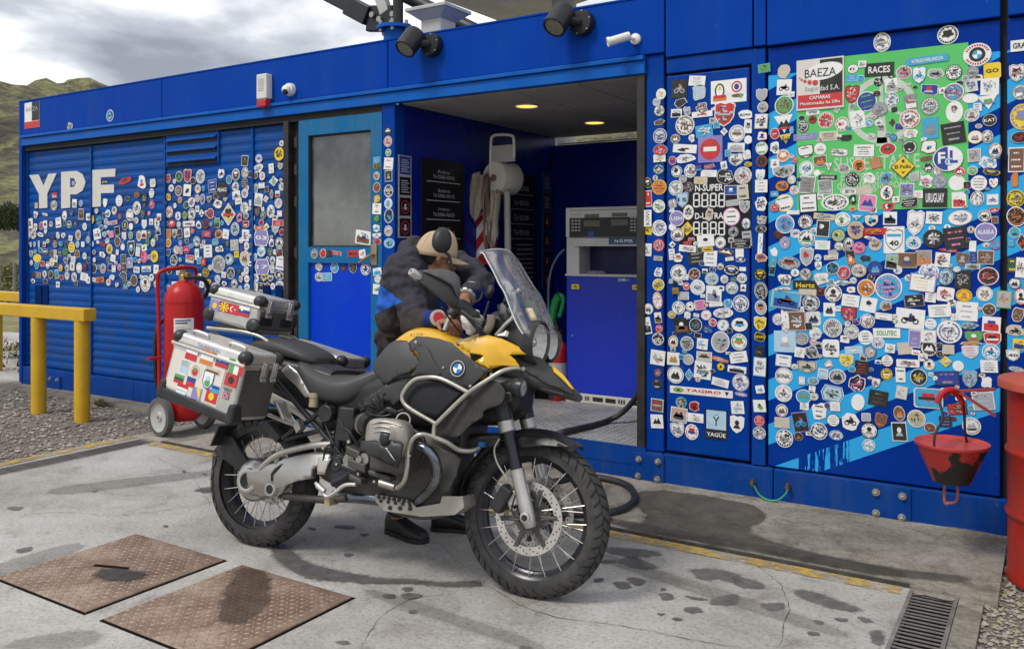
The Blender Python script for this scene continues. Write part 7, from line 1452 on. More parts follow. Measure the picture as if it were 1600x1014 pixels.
# yellow cowl and beak
shell('front_cowl', T4([(325, 530), (400, 510), (485, 490), (560, 510), (640, 548), (697, 582), (690, 590), (600, 595), (630, 620), (652, 655), (560, 650), (495, 668), (415, 630), (450, 612), (465, 600), (380, 580)]), (1.33, -.20, 1.0), (.22, -1, .25), m_ye, bulge=.02, thick=.006, label='yellow front cowl panel')
shell('cowl_vent', T4([(385, 580), (470, 597), (415, 632), (395, 615)]), (1.26, -.20, .98), (.1, -1, .2), m_blackp, thick=.003)
secs('cowl_core', smooth_secs([(1.16, .88, 1.06, .15), (1.26, .90, 1.055, .165), (1.36, .92, 1.035, .15), (1.46, .93, 1.005, .11)]), m_ye, e=3)
ZL = [bl(*q, .09).z for q in ((800, 580), (830, 588), (860, 600), (890, 622))]
secs('beak', smooth_secs([(1.34, .93, 1.005, .17), (1.42, .90, .995, .165), (1.50, .88, .975, .14), (1.58, .86, .945, .10), (1.64, .845, .91, .065), (1.69, .838, .872, .03)]), m_pl, e=2.4, n=24)
shell('beak_side', T4([(600, 595), (640, 592), (700, 590), (760, 610), (810, 655), (870, 700), (920, 745), (940, 808), (870, 775), (770, 740), (740, 715), (690, 690), (650, 640)]), (1.45, -.15, .95), (.55, -1, .45), m_pl, bulge=.012, thick=.006)
shell('beak_stripe', T4([(818, 648), (830, 652), (880, 695), (938, 772), (925, 770), (870, 715), (830, 680)]), (1.58, -.10, .95), (.45, -1, .7), m_ye, thick=.003)
btube('under_beak_rod', [bl(*T4([q])[0], .1) for q in ((690, 735), (760, 765), (880, 800))], .006, m_rag)
# ---------------------------------------------------------------- crash bars
cb = [(445, 385), (330, 318), (287, 280), (283, 240), (325, 182), (375, 160), (470, 163), (605, 230)]
ft('crash_bar', cb, [.30, .31, .31, .31, .31, .31, .31, .30], .0098, m_tub, 5, T5)
ft('crash_bar', [(437, 450), (440, 400), (460, 375), (600, 240), (700, 172), (780, 125), (850, 112), (880, 125)], [.30, .30, .30, .30, .29, .27, .22, .16], .0098, m_tub, 5, T5)
ft('crash_bar', [(255, 706), (290, 670), (306, 600), (310, 520), (335, 460), (380, 438), (437, 452)], [.33, .345, .35, .345, .34, .33, .30], .0098, m_tub, 5, T5)
ft('crash_bar', [(437, 452), (500, 478), (560, 515), (620, 520), (660, 505)], [.30, .27, .22, .18, .14], .0115, m_tub, 5, T5)
ft('crash_bar', [(860, 112), (800, 118), (720, 160), (690, 185)], [.23, .26, .28, .28], .008, m_tub, 4, T5)
for l in [[(1.02, .30, .60), (.99, .32, .45)], [(1.12, .30, .72), (1.3, .29, .87), (1.48, .2, .97)], [(1.14, .30, .72), (1.02, .31, .78), (1.02, .31, .88), (1.16, .31, .90), (1.3, .3, .86)]]: btube('crash_bar', l, .0098, m_tub)
# exhaust header
ft('exhaust_header', [(365, 495), (410, 520), (448, 580), (452, 650), (420, 710), (370, 760), (335, 790)], [.30, .30, .28, .25, .21, .16, .12], .021, m_hdr, 6, T5)
ft('exhaust_header', [(330, 785), (250, 775), (160, 760), (60, 750), (-60, 745)], [.12, .10, .10, .10, .10], .028, m_hdr, 5, T5)
# skid plate with drilled holes
sk = MB(); z0 = .262
S0 = [bl(*q, .16) for q in T5([(150, 735), (320, 765), (350, 800), (470, 780), (480, 745), (580, 745), (585, 800), (540, 835), (380, 845), (190, 815), (150, 770)])]
mb = MB(); mb.add([Vector((p.x, -.16, p.z)) for p in S0] + [Vector((p.x, .16, p.z)) for p in S0], [list(range(len(S0))), list(range(len(S0), 2 * len(S0)))] + [[i, (i + 1) % len(S0), len(S0) + (i + 1) % len(S0), len(S0) + i] for i in range(5, len(S0))]); mb.build('skid_plate', mat('dusty skid plate alloy', (.42, .40, .36), .5, .55, var=.15, vs=8, dirt=(.22, .19, .15), damt=.5, ds=7), bike, smooth=0, thick=.004)
mb = MB()
for k in range(7): p = bl(*T5([(165 + 25 * k, 748 + 4 * k)])[0], .163); mb.cyl(p + Vector((0, .002, 0)), p + Vector((0, -.0035, 0)), .009, seg=10)
for k in range(5): p = bl(*T5([(175 + 36 * k, 768 + 5 * k)])[0], .163); mb.cyl(p + Vector((0, .002, 0)), p + Vector((0, -.0035, 0)), .008, seg=10)
for k in range(3): p = bl(*T5([(220 + 50 * k, 802 + 2 * k)])[0], .163); mb.cyl(p + Vector((0, .002, 0)), p + Vector((0, -.0035, 0)), .010, seg=10)
stuff(mb.build('skid_holes', m_blackp, bike, smooth=0))
shell('front_engine_cover', T5([(430, 470), (480, 500), (560, 540), (580, 560), (560, 640), (520, 720), (480, 730), (440, 640)]), (0, -.15, 0), Y1, m_engd, bulge=.03, thick=.01)
# ---------------------------------------------------------------- fork, fender, calipers
A_ = bl(825, 807, .115); fa = Vector((A_.x, 0, A_.z)); f1 = bl(797, 672, .115); f0 = bl(776, 600, .115); ud = Vector((f0.x - fa.x, 0, f0.z - fa.z)).normalized()
for s_ in (-1, 1):
    o = Vector((0, s_ * .115, 0)); q0 = fa + o
    mb = MB(); mb.lathe([(.0, -.045), (.022, -.045), (.028, -.03), (.03, 0), (.031, .06), (.031, .19), (.033, .20), (.0, .20)], q0, ud, 24); lg = mb.build('fork_leg', m_al, bike)
    mb = MB(); mb.lathe([(.0, .0), (.022, .0), (.022, .008), (.014, .010), (.013, .002), (0, .002)], q0 + Vector((0, s_ * .029, 0)), (0, s_, 0), 16); mb.build('axle_clamp', m_al, lg); mb = MB(); mb.cyl(q0 + Vector((0, s_ * .03, 0)), q0 + Vector((0, s_ * .0415, 0)), .011, seg=14); mb.build('axle_bore', m_blackp, lg)
    L_ = (f1 - A_).length
    mb = MB(); mb.cyl(q0 + ud * .19, q0 + ud * (L_ + .02), .0265, seg=22); mb.build('fork_slider', mat('fork slider black', (.014, .015, .022), .22, var=.1), bike)
    mb = MB(); mb.cyl(q0 + ud * (L_ - .005), q0 + ud * (L_ + .045), .036, seg=24); mb.build('fork_collar', m_al, bike, bevel=.004)
    mb = MB(); mb.lathe([(.036, L_ + .045), (.038, L_ + .07), (.036, L_ + .16), (.042, L_ + .165), (.042, L_ + .20), (.036, L_ + .21), (.034, L_ + .46), (0, L_ + .46)], q0, ud, 24); mb.build('fork_tube', m_frm, bike)
    # caliper
    cc = fa + Vector((-.135, s_ * .085, .055)); mb = MB(); mb.obox(cc, (.03, 0, .052), (0, .032, 0), (.026, 0, -.015)); mb.build('brake_caliper', m_bk, bike, smooth=0, bevel=.012, bseg=3)
    mb = MB(); mb.obox(cc + Vector((.055, 0, .01)), (.035, 0, .01), (0, .012, 0), (.01, 0, -.03)); mb.build('caliper_bracket', m_al, bike, smooth=0, bevel=.006)
RZ = .335; fe_ = fender('front_mudguard', WB, .372, .072, 58, 172, m_bk, .03, 22)
shell('mudguard_tip', tz(700, 540, 2.414, [(255, 350), (280, 335), (380, 345), (470, 380), (455, 385), (380, 380), (270, 385)]), (WB, -.06, .7), (0, -1, .5), m_bk, bulge=.006, thick=.005)
btube('brake_line', [bl(*q, .13) for q in tz(700, 540, 2.414, [(195, 350), (175, 390), (185, 440), (215, 490), (222, 510)])], .005, m_tub)
btube('speed_sensor_wire', [bl(*q, .12) for q in tz(700, 540, 2.414, [(255, 560), (240, 620), (260, 650)])], .004, m_bk)
secs('telelever', smooth_secs([(1.05, .56, .66, .09), (1.2, .58, .66, .08), (1.36, .62, .68, .09)]), m_bk, e=4)
secs('steering_head', smooth_secs([(1.14, .72, 1.1, .06), (1.25, .70, 1.05, .09), (1.36, .72, .98, .10), (1.44, .78, .94, .08)]), m_blackp, e=4)
mb = MB(); mb.obox((1.19, 0, .70), (.006, 0, .0), (0, .12, 0), (0, 0, .12)); mb.build('oil_cooler', m_engd, bike, smooth=0)
for q in ((660, 470), (120, 105)): pass
mb = MB(); p = bl(*T5([(670, 490)])[0], .12); mb.box((p.x - .012, p.y, p.z - .01), (p.x + .012, p.y + .03, p.z + .01)); mb.build('blue_spring_part', mat('shock spring blue', (.02, .2, .55), .4), bike, smooth=0)
# ---------------------------------------------------------------- lights
def auxlight(s_):
    tl = bl(*T5([(882, 210)])[0], .21); bk0 = bl(*T5([(745, 195)])[0], .23); d = Vector((1, 0, -.06)).normalized()
    c = Vector((tl.x, s_ * abs(tl.y), tl.z)); t = MB(); t.lathe([(0, -.14), (.03, -.14), (.034, -.12), (.034, -.05), (.04, -.045), (.043, -.02), (.043, 0), (.036, .002), (.034, -.006), (0, -.006)], c, d, 26); o = t.build('auxiliary_light', m_bk, bike, smooth=45)
    t = MB(); t.lathe([(0, .001), (.034, -.002), (.034, -.006), (0, -.006)], c, d, 20); t.build('light_lens', mat('clear lens', (.35, .35, .36), .25, .1, var=.4, vs=40), o)
    t = MB(); t.obox(c + d * -.08 + Vector((0, 0, -.045)), (.04, 0, 0), (0, .03, 0), (0, 0, .02)); t.build('light_bracket', m_bk, o, smooth=0, bevel=.006)
auxlight(-1); auxlight(1)
hl = bl(*T4([(765, 530)])[0], .085)
hd_ = Vector((1, -.02, -.05)).normalized()
for s_, R_ in ((-1, .092), (1, .075)):
    c = Vector((hl.x + (.0 if s_ < 0 else -.01), s_ * .085, hl.z)); mb = MB(); mb.lathe([(.02, -.16), (.06, -.14), (R_ + .006, -.05), (R_ + .008, -.01), (R_, .0), (R_ - .006, -.01)], c, hd_, 36, end=False); h_ = mb.build('headlight', m_bk, bike, smooth=50)
    mb = MB(); mb.lathe([(.0, .03), (.03, .028), (.06, .016), (R_ - .002, -.008)], c, hd_, 32, end=False); mb.build('headlight_glass', glass_mat('headlight glass' + str(s_), (.93, .93, .92), .06, .06, .14), h_)
    mb = MB(); mb.lathe([(.018, -.07), (.035, -.06), (.055, -.04), (R_ - .008, -.012)], c, hd_, 14, end=False); mb.build('reflector', mat('chrome reflector', (.92, .92, .90), .3, .1, var=.12, vs=30), h_, smooth=0)
    mb = MB(); mb.ball(c + hd_ * -.045, .022, 12, 8); mb.build('bulb_shield', mat('bulb shield', (.6, .6, .6), .2, .9), h_)
mb = MB(); mb.box((hl.x - .2, -.10, hl.z - .08), (hl.x - .06, .10, hl.z + .06)); mb.build('lamp_carrier', m_blackp, bike, smooth=0, bevel=.03, bseg=3)
# ---------------------------------------------------------------- windscreen and cockpit
m_scr = glass_mat('scratched windscreen', (.96, .965, .97), .12, .09, .5)
def screen():
    ctr = [bl(*q, 0.) for q in tz(720, 380, 5.633, [(795, 800), (760, 700), (700, 560), (640, 430), (560, 320), (480, 190), (440, 110), (400, 62)])]
    edg = [bl(*q, .19) for q in tz(720, 380, 5.633, [(560, 800), (510, 720), (460, 600), (400, 440), (350, 360), (300, 262), (225, 135), (165, 35)])]
    mb = MB(); nv, nu = 36, 20; C_ = catmull(ctr, 5); E_ = catmull(edg, 5); vs = []; n = len(C_)
    for i in range(n):
        v = i / (n - 1)
        c, e = C_[i].copy(), E_[i].copy(); wy = .205 - .02 * v + (.012 * math.sin(v * 3.1)); c.y = 0
        dx, dz = e.x - c.x, e.z - c.z
        for j in range(nu + 1):
            u = 2 * j / nu - 1; k = abs(u) ** 2.1
            vs.append(Vector((c.x + dx * k, -u * wy, c.z + dz * k - (.02 * k if v > .97 else 0))))
    m = nu + 1
    mb.add(vs, [[i * m + j, i * m + j + 1, (i + 1) * m + j + 1, (i + 1) * m + j] for i in range(n - 1) for j in range(nu)])
    o = mb.build('windscreen', m_scr, bike, smooth=180, thick=.004); o['label'] = 'tall clear scratched windscreen'
    rim = [vs[i * m + nu] for i in range(n)]; mb = MB(); mb.tube(rim[::2], .003, seg=6, sm=2); mb.tube([vs[i * m] for i in range(0, n, 2)], .003, seg=6, sm=2); mb.tube([vs[(n - 1) * m + j] for j in range(m)], .003, seg=6, sm=0); mb.build('screen_edge', mat('acrylic edge', (.62, .66, .68), .2), o)
    return o
screen()
T8 = lambda l: tz(720, 380, 5.633, l)
for l, s in (([(470, 430), (480, 540), (460, 650), (390, 720), (310, 810)], .12), ([(460, 655), (540, 620)], .10), ([(520, 410), (480, 440)], .12)): ft('screen_strut', l, s, .010, m_spk, 4, T8)
shell('instrument_pod', T8([(330, 560), (380, 540), (470, 680), (560, 780), (520, 810), (430, 740), (350, 660)]), (1.33, -.08, 1.2), (.3, -1, .2), m_blackp, bulge=.02, thick=.03)
secs('dash', smooth_secs([(1.22, 1.10, 1.16, .08), (1.29, 1.10, 1.22, .10), (1.36, 1.12, 1.2, .09)]), m_blackp, e=3)
shell('screen_bracket', T8([(300, 815), (400, 770), (480, 800), (535, 850), (530, 910), (500, 900), (470, 850), (390, 830)]), (1.40, -.12, 1.1), (.2, -1, .2), m_tub, thick=.008)
shell('screen_sticker', T8([(565, 572), (630, 570), (675, 680), (615, 682)]), (1.47, -.125, 1.22), (.55, -1, .3), mat('paper sticker', (.62, .50, .34), .6, var=.25, vs=60), thick=.001)
# bar, grips, guards, mirrors
T9 = lambda l: tz(560, 330, 5.335, l)
ge = bl(*T9([(478, 532)])[0], .46); gi = bl(*T9([(800, 770)])[0], .25); hc = Vector((1.20, 0, 1.155))
for s_ in (-1, 1):
    m1 = lambda p: Vector((p.x, -s_ * abs(p.y) * -1 if s_ < 0 else abs(p.y), p.z)) if False else Vector((p.x, s_ * abs(p.y), p.z))
    btube('handlebar', [hc + Vector((0, s_ * .02, 0)), hc + Vector((.0, s_ * .12, .02)), m1(gi) + Vector((0, 0, -.01)), m1(ge)], .012, m_bk)
    d_ = (m1(ge) - m1(gi)).normalized(); mb = MB(); mb.cyl(m1(ge) - d_ * .15, m1(ge) - d_ * .01, .019, seg=16); mb.build('grip', m_blackp, bike)
    mb = MB(); mb.lathe([(0, -.02), (.02, -.02), (.021, .02), (.015, .03), (.008, .03), (.007, .024), (0, .024)], m1(ge), d_, 18); mb.build('bar_end', m_al, bike)
n_g = Vector((.75, -.62, .15))
hgp = ge * .5 + gi * .5 + Vector((.04, 0, .0))
def hguard():
    o = shell('hand_guard', T9([(455, 560), (462, 520), (500, 495), (545, 500), (640, 488), (750, 500), (805, 535), (838, 565), (832, 740), (800, 800), (730, 780), (640, 720), (560, 650), (510, 610)]), hgp, n_g, m_pl, bulge=.03, thick=.004, sm=2)
    o2 = o.copy(); COL.objects.link(o2); o2.scale.y = -1; o2.parent = bike
    o = shell('guard_spoiler', T9([(530, 500), (640, 490), (745, 500), (835, 562), (828, 730), (770, 640), (690, 590), (600, 540)]), hgp + Vector((.012, -.01, .006)), n_g, mat('smoked guard plastic', (.085, .088, .092), .35, var=.15, vs=9, dirt=(.14, .13, .12), damt=.3), bulge=.03, thick=.003, sm=2)
    o2 = o.copy(); COL.objects.link(o2); o2.scale.y = -1; o2.parent = bike
    o = shell('guard_arm', T9([(740, 770), (800, 760), (900, 770), (1000, 850), (1010, 890), (940, 880), (850, 820), (780, 810)]), hgp + Vector((.03, .05, -.03)), n_g, m_bk, thick=.02)
hguard()
mb = MB(); q = [bl(*T9([a])[0], .36) for a in ((860, 830), (940, 890), (1030, 945))]; mb.tube(q, .008, sm=3); mb.build('brake_lever', m_bk, bike)
# mirrors: right one in front of the cap, left one behind the screen
def mirror_(ctr, rx, rz, stem, nrm, nm='mirror', ang=0.):
    nrm = Vector(nrm).normalized(); u = Vector((0, 0, 1)).cross(nrm).normalized(); v = nrm.cross(u); ca, sa = math.cos(ang), math.sin(ang); u, v = u * ca + v * sa, v * ca - u * sa
    rings = []
    for d, k in ((-.012, .93), (-.004, 1.), (.008, .97), (.022, .78), (.030, .45), (.032, .1)): rings.append([ctr + nrm * d + u * (rx * k * math.copysign(abs(math.cos(t)) ** .85, math.cos(t))) + v * (rz * k * math.sin(t) * (1 - .10 * math.cos(t))) for t in [2 * math.pi * i / 30 for i in range(30)]])
    mb = MB(); mb.loft(rings); o = mb.build(nm, m_blackp, bike, smooth=60)
    mb = MB(); mb.add([ctr + nrm * -.0125 + u * (rx * .88 * math.cos(t)) + v * (rz * .88 * math.sin(t)) for t in [2 * math.pi * i / 24 for i in range(24)]], [list(range(24))]); mb.build('mirror_glass', mat('mirror glass', (.8, .8, .8), .03, 1., var=0), o, smooth=0)
    mb = MB(); mb.tube(stem, .0065, sm=5, seg=8); mb.build('mirror_stem', m_blackp, o); return o
mc = bl(*T9([(697, 242)])[0], .36)
mirror_(mc, .058, .044, [mc + Vector((.01, 0, -.05)), bl(*T9([(755, 370)])[0], .34), bl(*T9([(775, 450)])[0], .33), bl(*T9([(810, 560)])[0], .31), bl(*T9([(830, 760)])[0], .28)], (.75, -.6, .12), ang=1.45)
ml = bl(765, 455, -.33); mirror_(ml, .036, .020, [ml + Vector((0, 0, -.05)), ml + Vector((-.01, -.02, -.12)), ml + Vector((-.03, -.06, -.22))], (.75, -.55, .1), ang=1.3)
# filler cap flipped open, key area
mb = MB(); p = bl(685, 497, .0); mb.lathe([(0, -.01), (.04, -.01), (.042, .0), (.04, .008), (.03, .010), (0, .010)], p, (.55, -.8, .2), 26); fc_ = mb.build('filler_cap', m_tub, bike); mb = MB(); mb.cyl(p + Vector((.55, -.8, .2)).normalized() * .011, p + Vector((.55, -.8, .2)).normalized() * .016, .026, seg=20); mb.build('cap_seal', mat('red seal', (.5, .02, .03), .4), fc_)
# cables, fasteners
for l, s in (([(702, 478), (735, 500), (770, 535), (790, 575)], [.26, .2, .14, .12]), ([(715, 480), (750, 520), (780, 560), (785, 620)], [.24, .16, .12, .12]), ([(690, 480), (720, 520), (760, 548)], [.24, .1, .05]), ([(500, 640), (520, 690), (545, 720), (600, 745)], [.17, .19, .19, .2]), ([(560, 630), (575, 645), (600, 650), (630, 640)], [.2, .25, .28, .25]), ([(655, 700), (690, 720), (715, 745)], [.17, .16, .12]), ([(530, 655), (548, 690), (552, 730)], [.19, .2, .2])):
    btube('cable', [bl(x, y, k) for (x, y), k in zip(l, s)], .0045, m_bk, seg=7)
for px, py, s, r in ((650, 534, .235, .007), (590, 577, .19, .006), (693, 574, .255, .005), (735, 603, .26, .006), (604, 600, .2, .006), (818, 576, .2, .008), (768, 585, .245, .006), (526, 725, .215, .006), (640, 712, .39, .005), (575, 700, .40, .005), (560, 740, .25, .007), (585, 752, .25, .006), (545, 690, .22, .008), (505, 700, .2, .007)):
    c = bl(px, py, s); mb = MB(); mb.cyl(c + Vector((0, .008, 0)), c + Vector((0, -.004, 0)), r, seg=8); mb.build('bolt', m_spk, bike)
# ---------------------------------------------------------------- cases
def case(name, O, U, V, L, Hh, y0, y1, lid, label):
    """alloy box: O rear lower corner in x,z; U,V side axes; y0 outer, y1 inner"""
    U, V = Vector(U).normalized(), Vector(V).normalized(); O = Vector(O); sg = 1 if y1 > y0 else -1
    def pt(a, b, y): q = O + U * a + V * b; return Vector((q.x, y, q.z))
    mb = MB(); mb.hexa([pt(0, 0, y0), pt(L, 0, y0), pt(L, 0, y1), pt(0, 0, y1), pt(0, Hh, y0), pt(L, Hh, y0), pt(L, Hh, y1), pt(0, Hh, y1)]); b = mb.build(name, m_ald, bike, smooth=0, bevel=.02, bseg=4); b['label'] = label
    e = .006
    mb = MB(); mb.hexa([pt(-e, Hh + .002, y0 - sg * e), pt(L + e, Hh + .002, y0 - sg * e), pt(L + e, Hh + .002, y1 + sg * e), pt(-e, Hh + .002, y1 + sg * e), pt(0, Hh + lid, y0 + sg * .005), pt(L, Hh + lid, y0 + sg * .005), pt(L, Hh + lid, y1 - sg * .005), pt(0, Hh + lid, y1 - sg * .005)]); ld = mb.build('case_lid', m_ald, b, smooth=0, bevel=.014, bseg=3)
    mb = MB(); mb.hexa([pt(-e * 1.2, Hh - .012, y0 - sg * e * 1.2), pt(L + e * 1.2, Hh - .012, y0 - sg * e * 1.2), pt(L + e * 1.2, Hh - .012, y1 + sg * e), pt(-e, Hh - .012, y1 + sg * e), pt(-e * 1.2, Hh + .004, y0 - sg * e * 1.2), pt(L + e * 1.2, Hh + .004, y0 - sg * e * 1.2), pt(L + e * 1.2, Hh + .004, y1 + sg * e), pt(-e, Hh + .004, y1 + sg * e)]); mb.build('case_rim', m_al, b, smooth=0, bevel=.004)
    # darker plate over the front face
    mb = MB(); mb.hexa([pt(L - .001, .02, y0 + sg * .02), pt(L + .0025, .02, y0 + sg * .02), pt(L + .0025, .02, y1 - sg * .015), pt(L - .001, .02, y1 - sg * .015), pt(L - .001, Hh - .02, y0 + sg * .02), pt(L + .0025, Hh - .02, y0 + sg * .02), pt(L + .0025, Hh - .02, y1 - sg * .015), pt(L - .001, Hh - .02, y1 - sg * .015)]); mb.build('case_front', m_alf, b, smooth=0)
    for a, hh in ((0, lid * .62), (L, lid * .62)):
        for y in (y0 + sg * .02, y1 - sg * .02):
            mb = MB(); c = pt(a + (.018 if a == 0 else -.018), Hh + lid * .55, y); mb.ball(c, (.038, .034, lid * .62), 16, 10); mb.build('lid_corner', m_bk, b)
    return b, pt
PU = Vector((.980, 0, -.195)); PV = Vector((.195, 0, .980)); PO = Vector((-.262, 0, .735))
pc, pp = case('pannier_case', PO, PU, PV, .46, .262, -.49, -.24, .055, 'dented aluminium side case covered in national flag stickers')
case('pannier_case', PO, PU, PV, .46, .262, .49, .24, .055, 'aluminium side case on the far side')
mb = MB(); mb.hexa([pp(-.012, -.012, -.502), pp(.472, -.012, -.502), pp(.472, -.012, -.40), pp(-.012, -.012, -.40), pp(-.012, .045, -.502), pp(.472, .030, -.502), pp(.472, .030, -.47), pp(-.012, .045, -.47)]); mb.build('case_bumper', m_bk, pc, smooth=0, bevel=.012, bseg=3)
for a in (.0, .45):
    mb = MB(); mb.hexa([pp(a - .02, -.014, -.506), pp(a + .03, -.014, -.506), pp(a + .03, -.014, -.42), pp(a - .02, -.014, -.42), pp(a - .016, .08, -.502), pp(a + .024, .08, -.502), pp(a + .024, .08, -.45), pp(a - .016, .08, -.45)]); mb.build('bumper_corner', m_bk, pc, smooth=0, bevel=.015, bseg=3)
def latch(par, p, d, n, w=.018):
    mb = MB(); d, n = Vector(d).normalized(), Vector(n).normalized(); e = d.cross(n); mb.obox(p + n * .008, d * .045, e * w, n * .006); mb.obox(p + n * .016 + d * .01, d * .03, e * w * .6, n * .006); mb.cyl(p + n * .012 - d * .04 - e * w, p + n * .012 - d * .04 + e * w, .008, seg=10); mb.build('latch', m_al, par, smooth=30, bevel=.003)
latch(pc, pp(.463, .235, -.36), PV, PU); latch(pc, pp(.463, .235, -.29), PV, PU)
for a in (.12, .36): mb = MB(); mb.tube([pp(a - .05, .32, -.45), pp(a - .04, .335, -.45), pp(a + .04, .335, -.45), pp(a + .05, .32, -.45)], .008, seg=8, sm=3); mb.build('lid_loop', m_al, pc)
mb = MB(); put_text(mb, 'TOURATECH', pp(.23, .287, -.4985), Vector((.98, 0, -.195)), Vector((.195, .05, .98)), .14, .016); mb.build('lid_lettering', mk('b'), pc, smooth=0)
mb = MB(); mb.hexa([pp(.02, .052, -.4915), pp(.36, .040, -.4915), pp(.36, .040, -.4905), pp(.02, .052, -.4905), pp(.02, .235, -.4915), pp(.36, .235, -.4915), pp(.36, .235, -.4905), pp(.02, .235, -.4905)]); mb.build('sticker_sheet', mat('pale vinyl sheet', (.66, .62, .56), .5, var=.06), pc, smooth=0)
TU, TO = Vector((.985, 0, -.17)), Vector((-.366, 0, 1.118)); TV = Vector((.16, 0, .982))
tcase, tp_ = case('top_case', TO, TU, TV, .345, .130, -.15, .15, .05, 'aluminium top case with a row of flag stickers')
for y in (-.085, .075): latch(tcase, tp_(.348, .125, y), TV, TU, .02)
for y in (-.10, .055):
    mb = MB(); mb.obox(tp_(.3485, .06, y + .02), (0, .045, 0), TV * .022, TU * .0015); mb.build('grip_patch', m_blackp, tcase, smooth=0)
for a in (.0, .345):
    for y in (-.145,): mb = MB(); mb.ball(tp_(a + (.02 if a == 0 else -.02), .03, y), (.042, .02, .04), 14, 9); mb.build('case_bumper', m_bk, tcase)
mb = MB(); 
for y in (-.15, .15): mb.tube([(-.34, y, 1.07), (-.1, y, 1.06), (.02, y * .9, 1.035), (.10, y * .8, .98)], .010, sm=4)
mb.tube([(-.28, -.15, 1.068), (-.28, .15, 1.068)], .009, sm=0); mb.tube([(-.12, -.15, 1.06), (-.12, .15, 1.06)], .009, sm=0); mb.build('luggage_rack', m_tub, bike)
mb = MB(); mb.box((-.32, -.13, 1.075), (-.02, .13, 1.095)); mb.build('rack_plate', m_bk, bike, smooth=0)
# flags: (zoom x, zoom y, w, h, kind, colours)
TF = lambda a, b: (230 + a / 3.62, 420 + b / 3.62)
def flag(par, cen, U, V, n, w, h, kind, cols, nm='flag_sticker'):
    U, V, n = Vector(U).normalized(), Vector(V).normalized(), Vector(n); mb = MB(); used = []
    def q(a0, a1, b0, b1, c, lv=1):
        if c not in used: used.append(c)
        mb.add([cen + U * (w * a) + V * (h * b) + n * (.0008 + .0006 * lv) for a, b in ((a0, b0), (a1, b0), (a1, b1), (a0, b1))], [[0, 1, 2, 3]], used.index(c))
    def el(cx, cz, r, c, lv=2, k=12):
        if c not in used: used.append(c)
        mb.add([cen + U * (w * cx + h * r * math.cos(2 * math.pi * i / k)) + V * (h * (cz + r * math.sin(2 * math.pi * i / k))) + n * (.0008 + .0006 * lv) for i in range(k)], [list(range(k))], used.index(c))
    if kind == 'h':
        N_ = len(cols)
        for i, c in enumerate(cols): q(-.5, .5, .5 - (i + 1) / N_, .5 - i / N_, c)
    elif kind == 'v':
        for i, c in enumerate(cols): q(-.5 + i / 3, -.5 + (i + 1) / 3, -.5, .5, c)
    elif kind == 'hs':
        for i, c in enumerate(cols[:3]): q(-.5, .5, .5 - (i + 1) / 3, .5 - i / 3, c)
        el(-.2, .2, .2, cols[3])
    elif kind == 'c': q(-.5, .5, -.5, .5, cols[0]); el(0, 0, .3, cols[1])
    elif kind == 'moon': q(-.5, .5, -.5, .5, cols[0]); el(-.1, 0, .28, cols[1]); el(-.04, 0, .22, cols[0], 3); el(.16, 0, .1, cols[1], 3, 5)
    elif kind == 'sun':
        q(-.5, .5, -.5, .5, cols[0])
        for i in range(8):
            a = math.pi * i / 4; d = Vector((math.cos(a), math.sin(a))); e = Vector((-d.y, d.x))
            if cols[1] not in used: used.append(cols[1])
            mb.add([cen + U * (w * p.x * .5) + V * (h * p.y * .5) + n * .002 for p in (Vector((0, 0)), d * .95 + e * .22, d * .95 - e * .22)], [[0, 1, 2]], used.index(cols[1]))
        el(0, 0, .2, cols[1], 3)
    elif kind == 'tri':
        q(-.5, .5, -.5, .5, cols[0])
        used.append(cols[1]); mb.add([cen + U * (w * a) + V * (h * b) + n * .002 for a, b in ((-.15, .5), (.35, .5), (.35, -.5))], [[0, 1, 2]], 1)
    elif kind == 'cross': q(-.5, .5, -.5, .5, cols[0]); q(-.5, .5, -.18, .18, cols[1], 2); q(-.25, .0, -.5, .5, cols[1], 2); q(-.5, .5, -.09, .09, cols[2], 3); q(-.18, -.07, -.5, .5, cols[2], 3)
    elif kind == 'seal': el(0, 0, .5, cols[0], 1, 20); el(0, 0, .42, cols[1], 2, 20); el(0, -.05, .25, cols[2], 3); el(0, .1, .12, cols[3], 4)
    elif kind == 'crest':
        used.append(cols[0]); mb.add([cen + U * (w * a) + V * (h * b) + n * .0016 for a, b in ((-.5, .5), (.5, .5), (.5, -.1), (.25, -.4), (0, -.5), (-.25, -.4), (-.5, -.1))], [list(range(7))], 0)
        used.append(cols[1]); mb.add([cen + U * (w * a * .85) + V * (h * b * .85) + n * .0024 for a, b in ((-.5, .5), (.5, .5), (.5, -.1), (.25, -.4), (0, -.5), (-.25, -.4), (-.5, -.1))], [list(range(7))], 1); el(0, -.15, .2, cols[2], 4); el(0, .1, .14, cols[3], 5)
    elif kind == 'pic': q(-.5, .5, -.5, .5, cols[0]); q(-.42, .42, -.4, .05, cols[1], 2); q(-.42, .42, .05, .42, cols[2], 2)
    elif kind == 'txt':
        used.append(cols[1]); put_text(mb, cols[0], cen + n * .002, U, V, w, h, 0)
    mb.build(nm, [mk(c) for c in used], par, smooth=0)
def on_case(a, b): return bpl(*TF(a, b), Vector((0, -.4918, 0)), Y1)
NO = Vector((0, -1, 0))
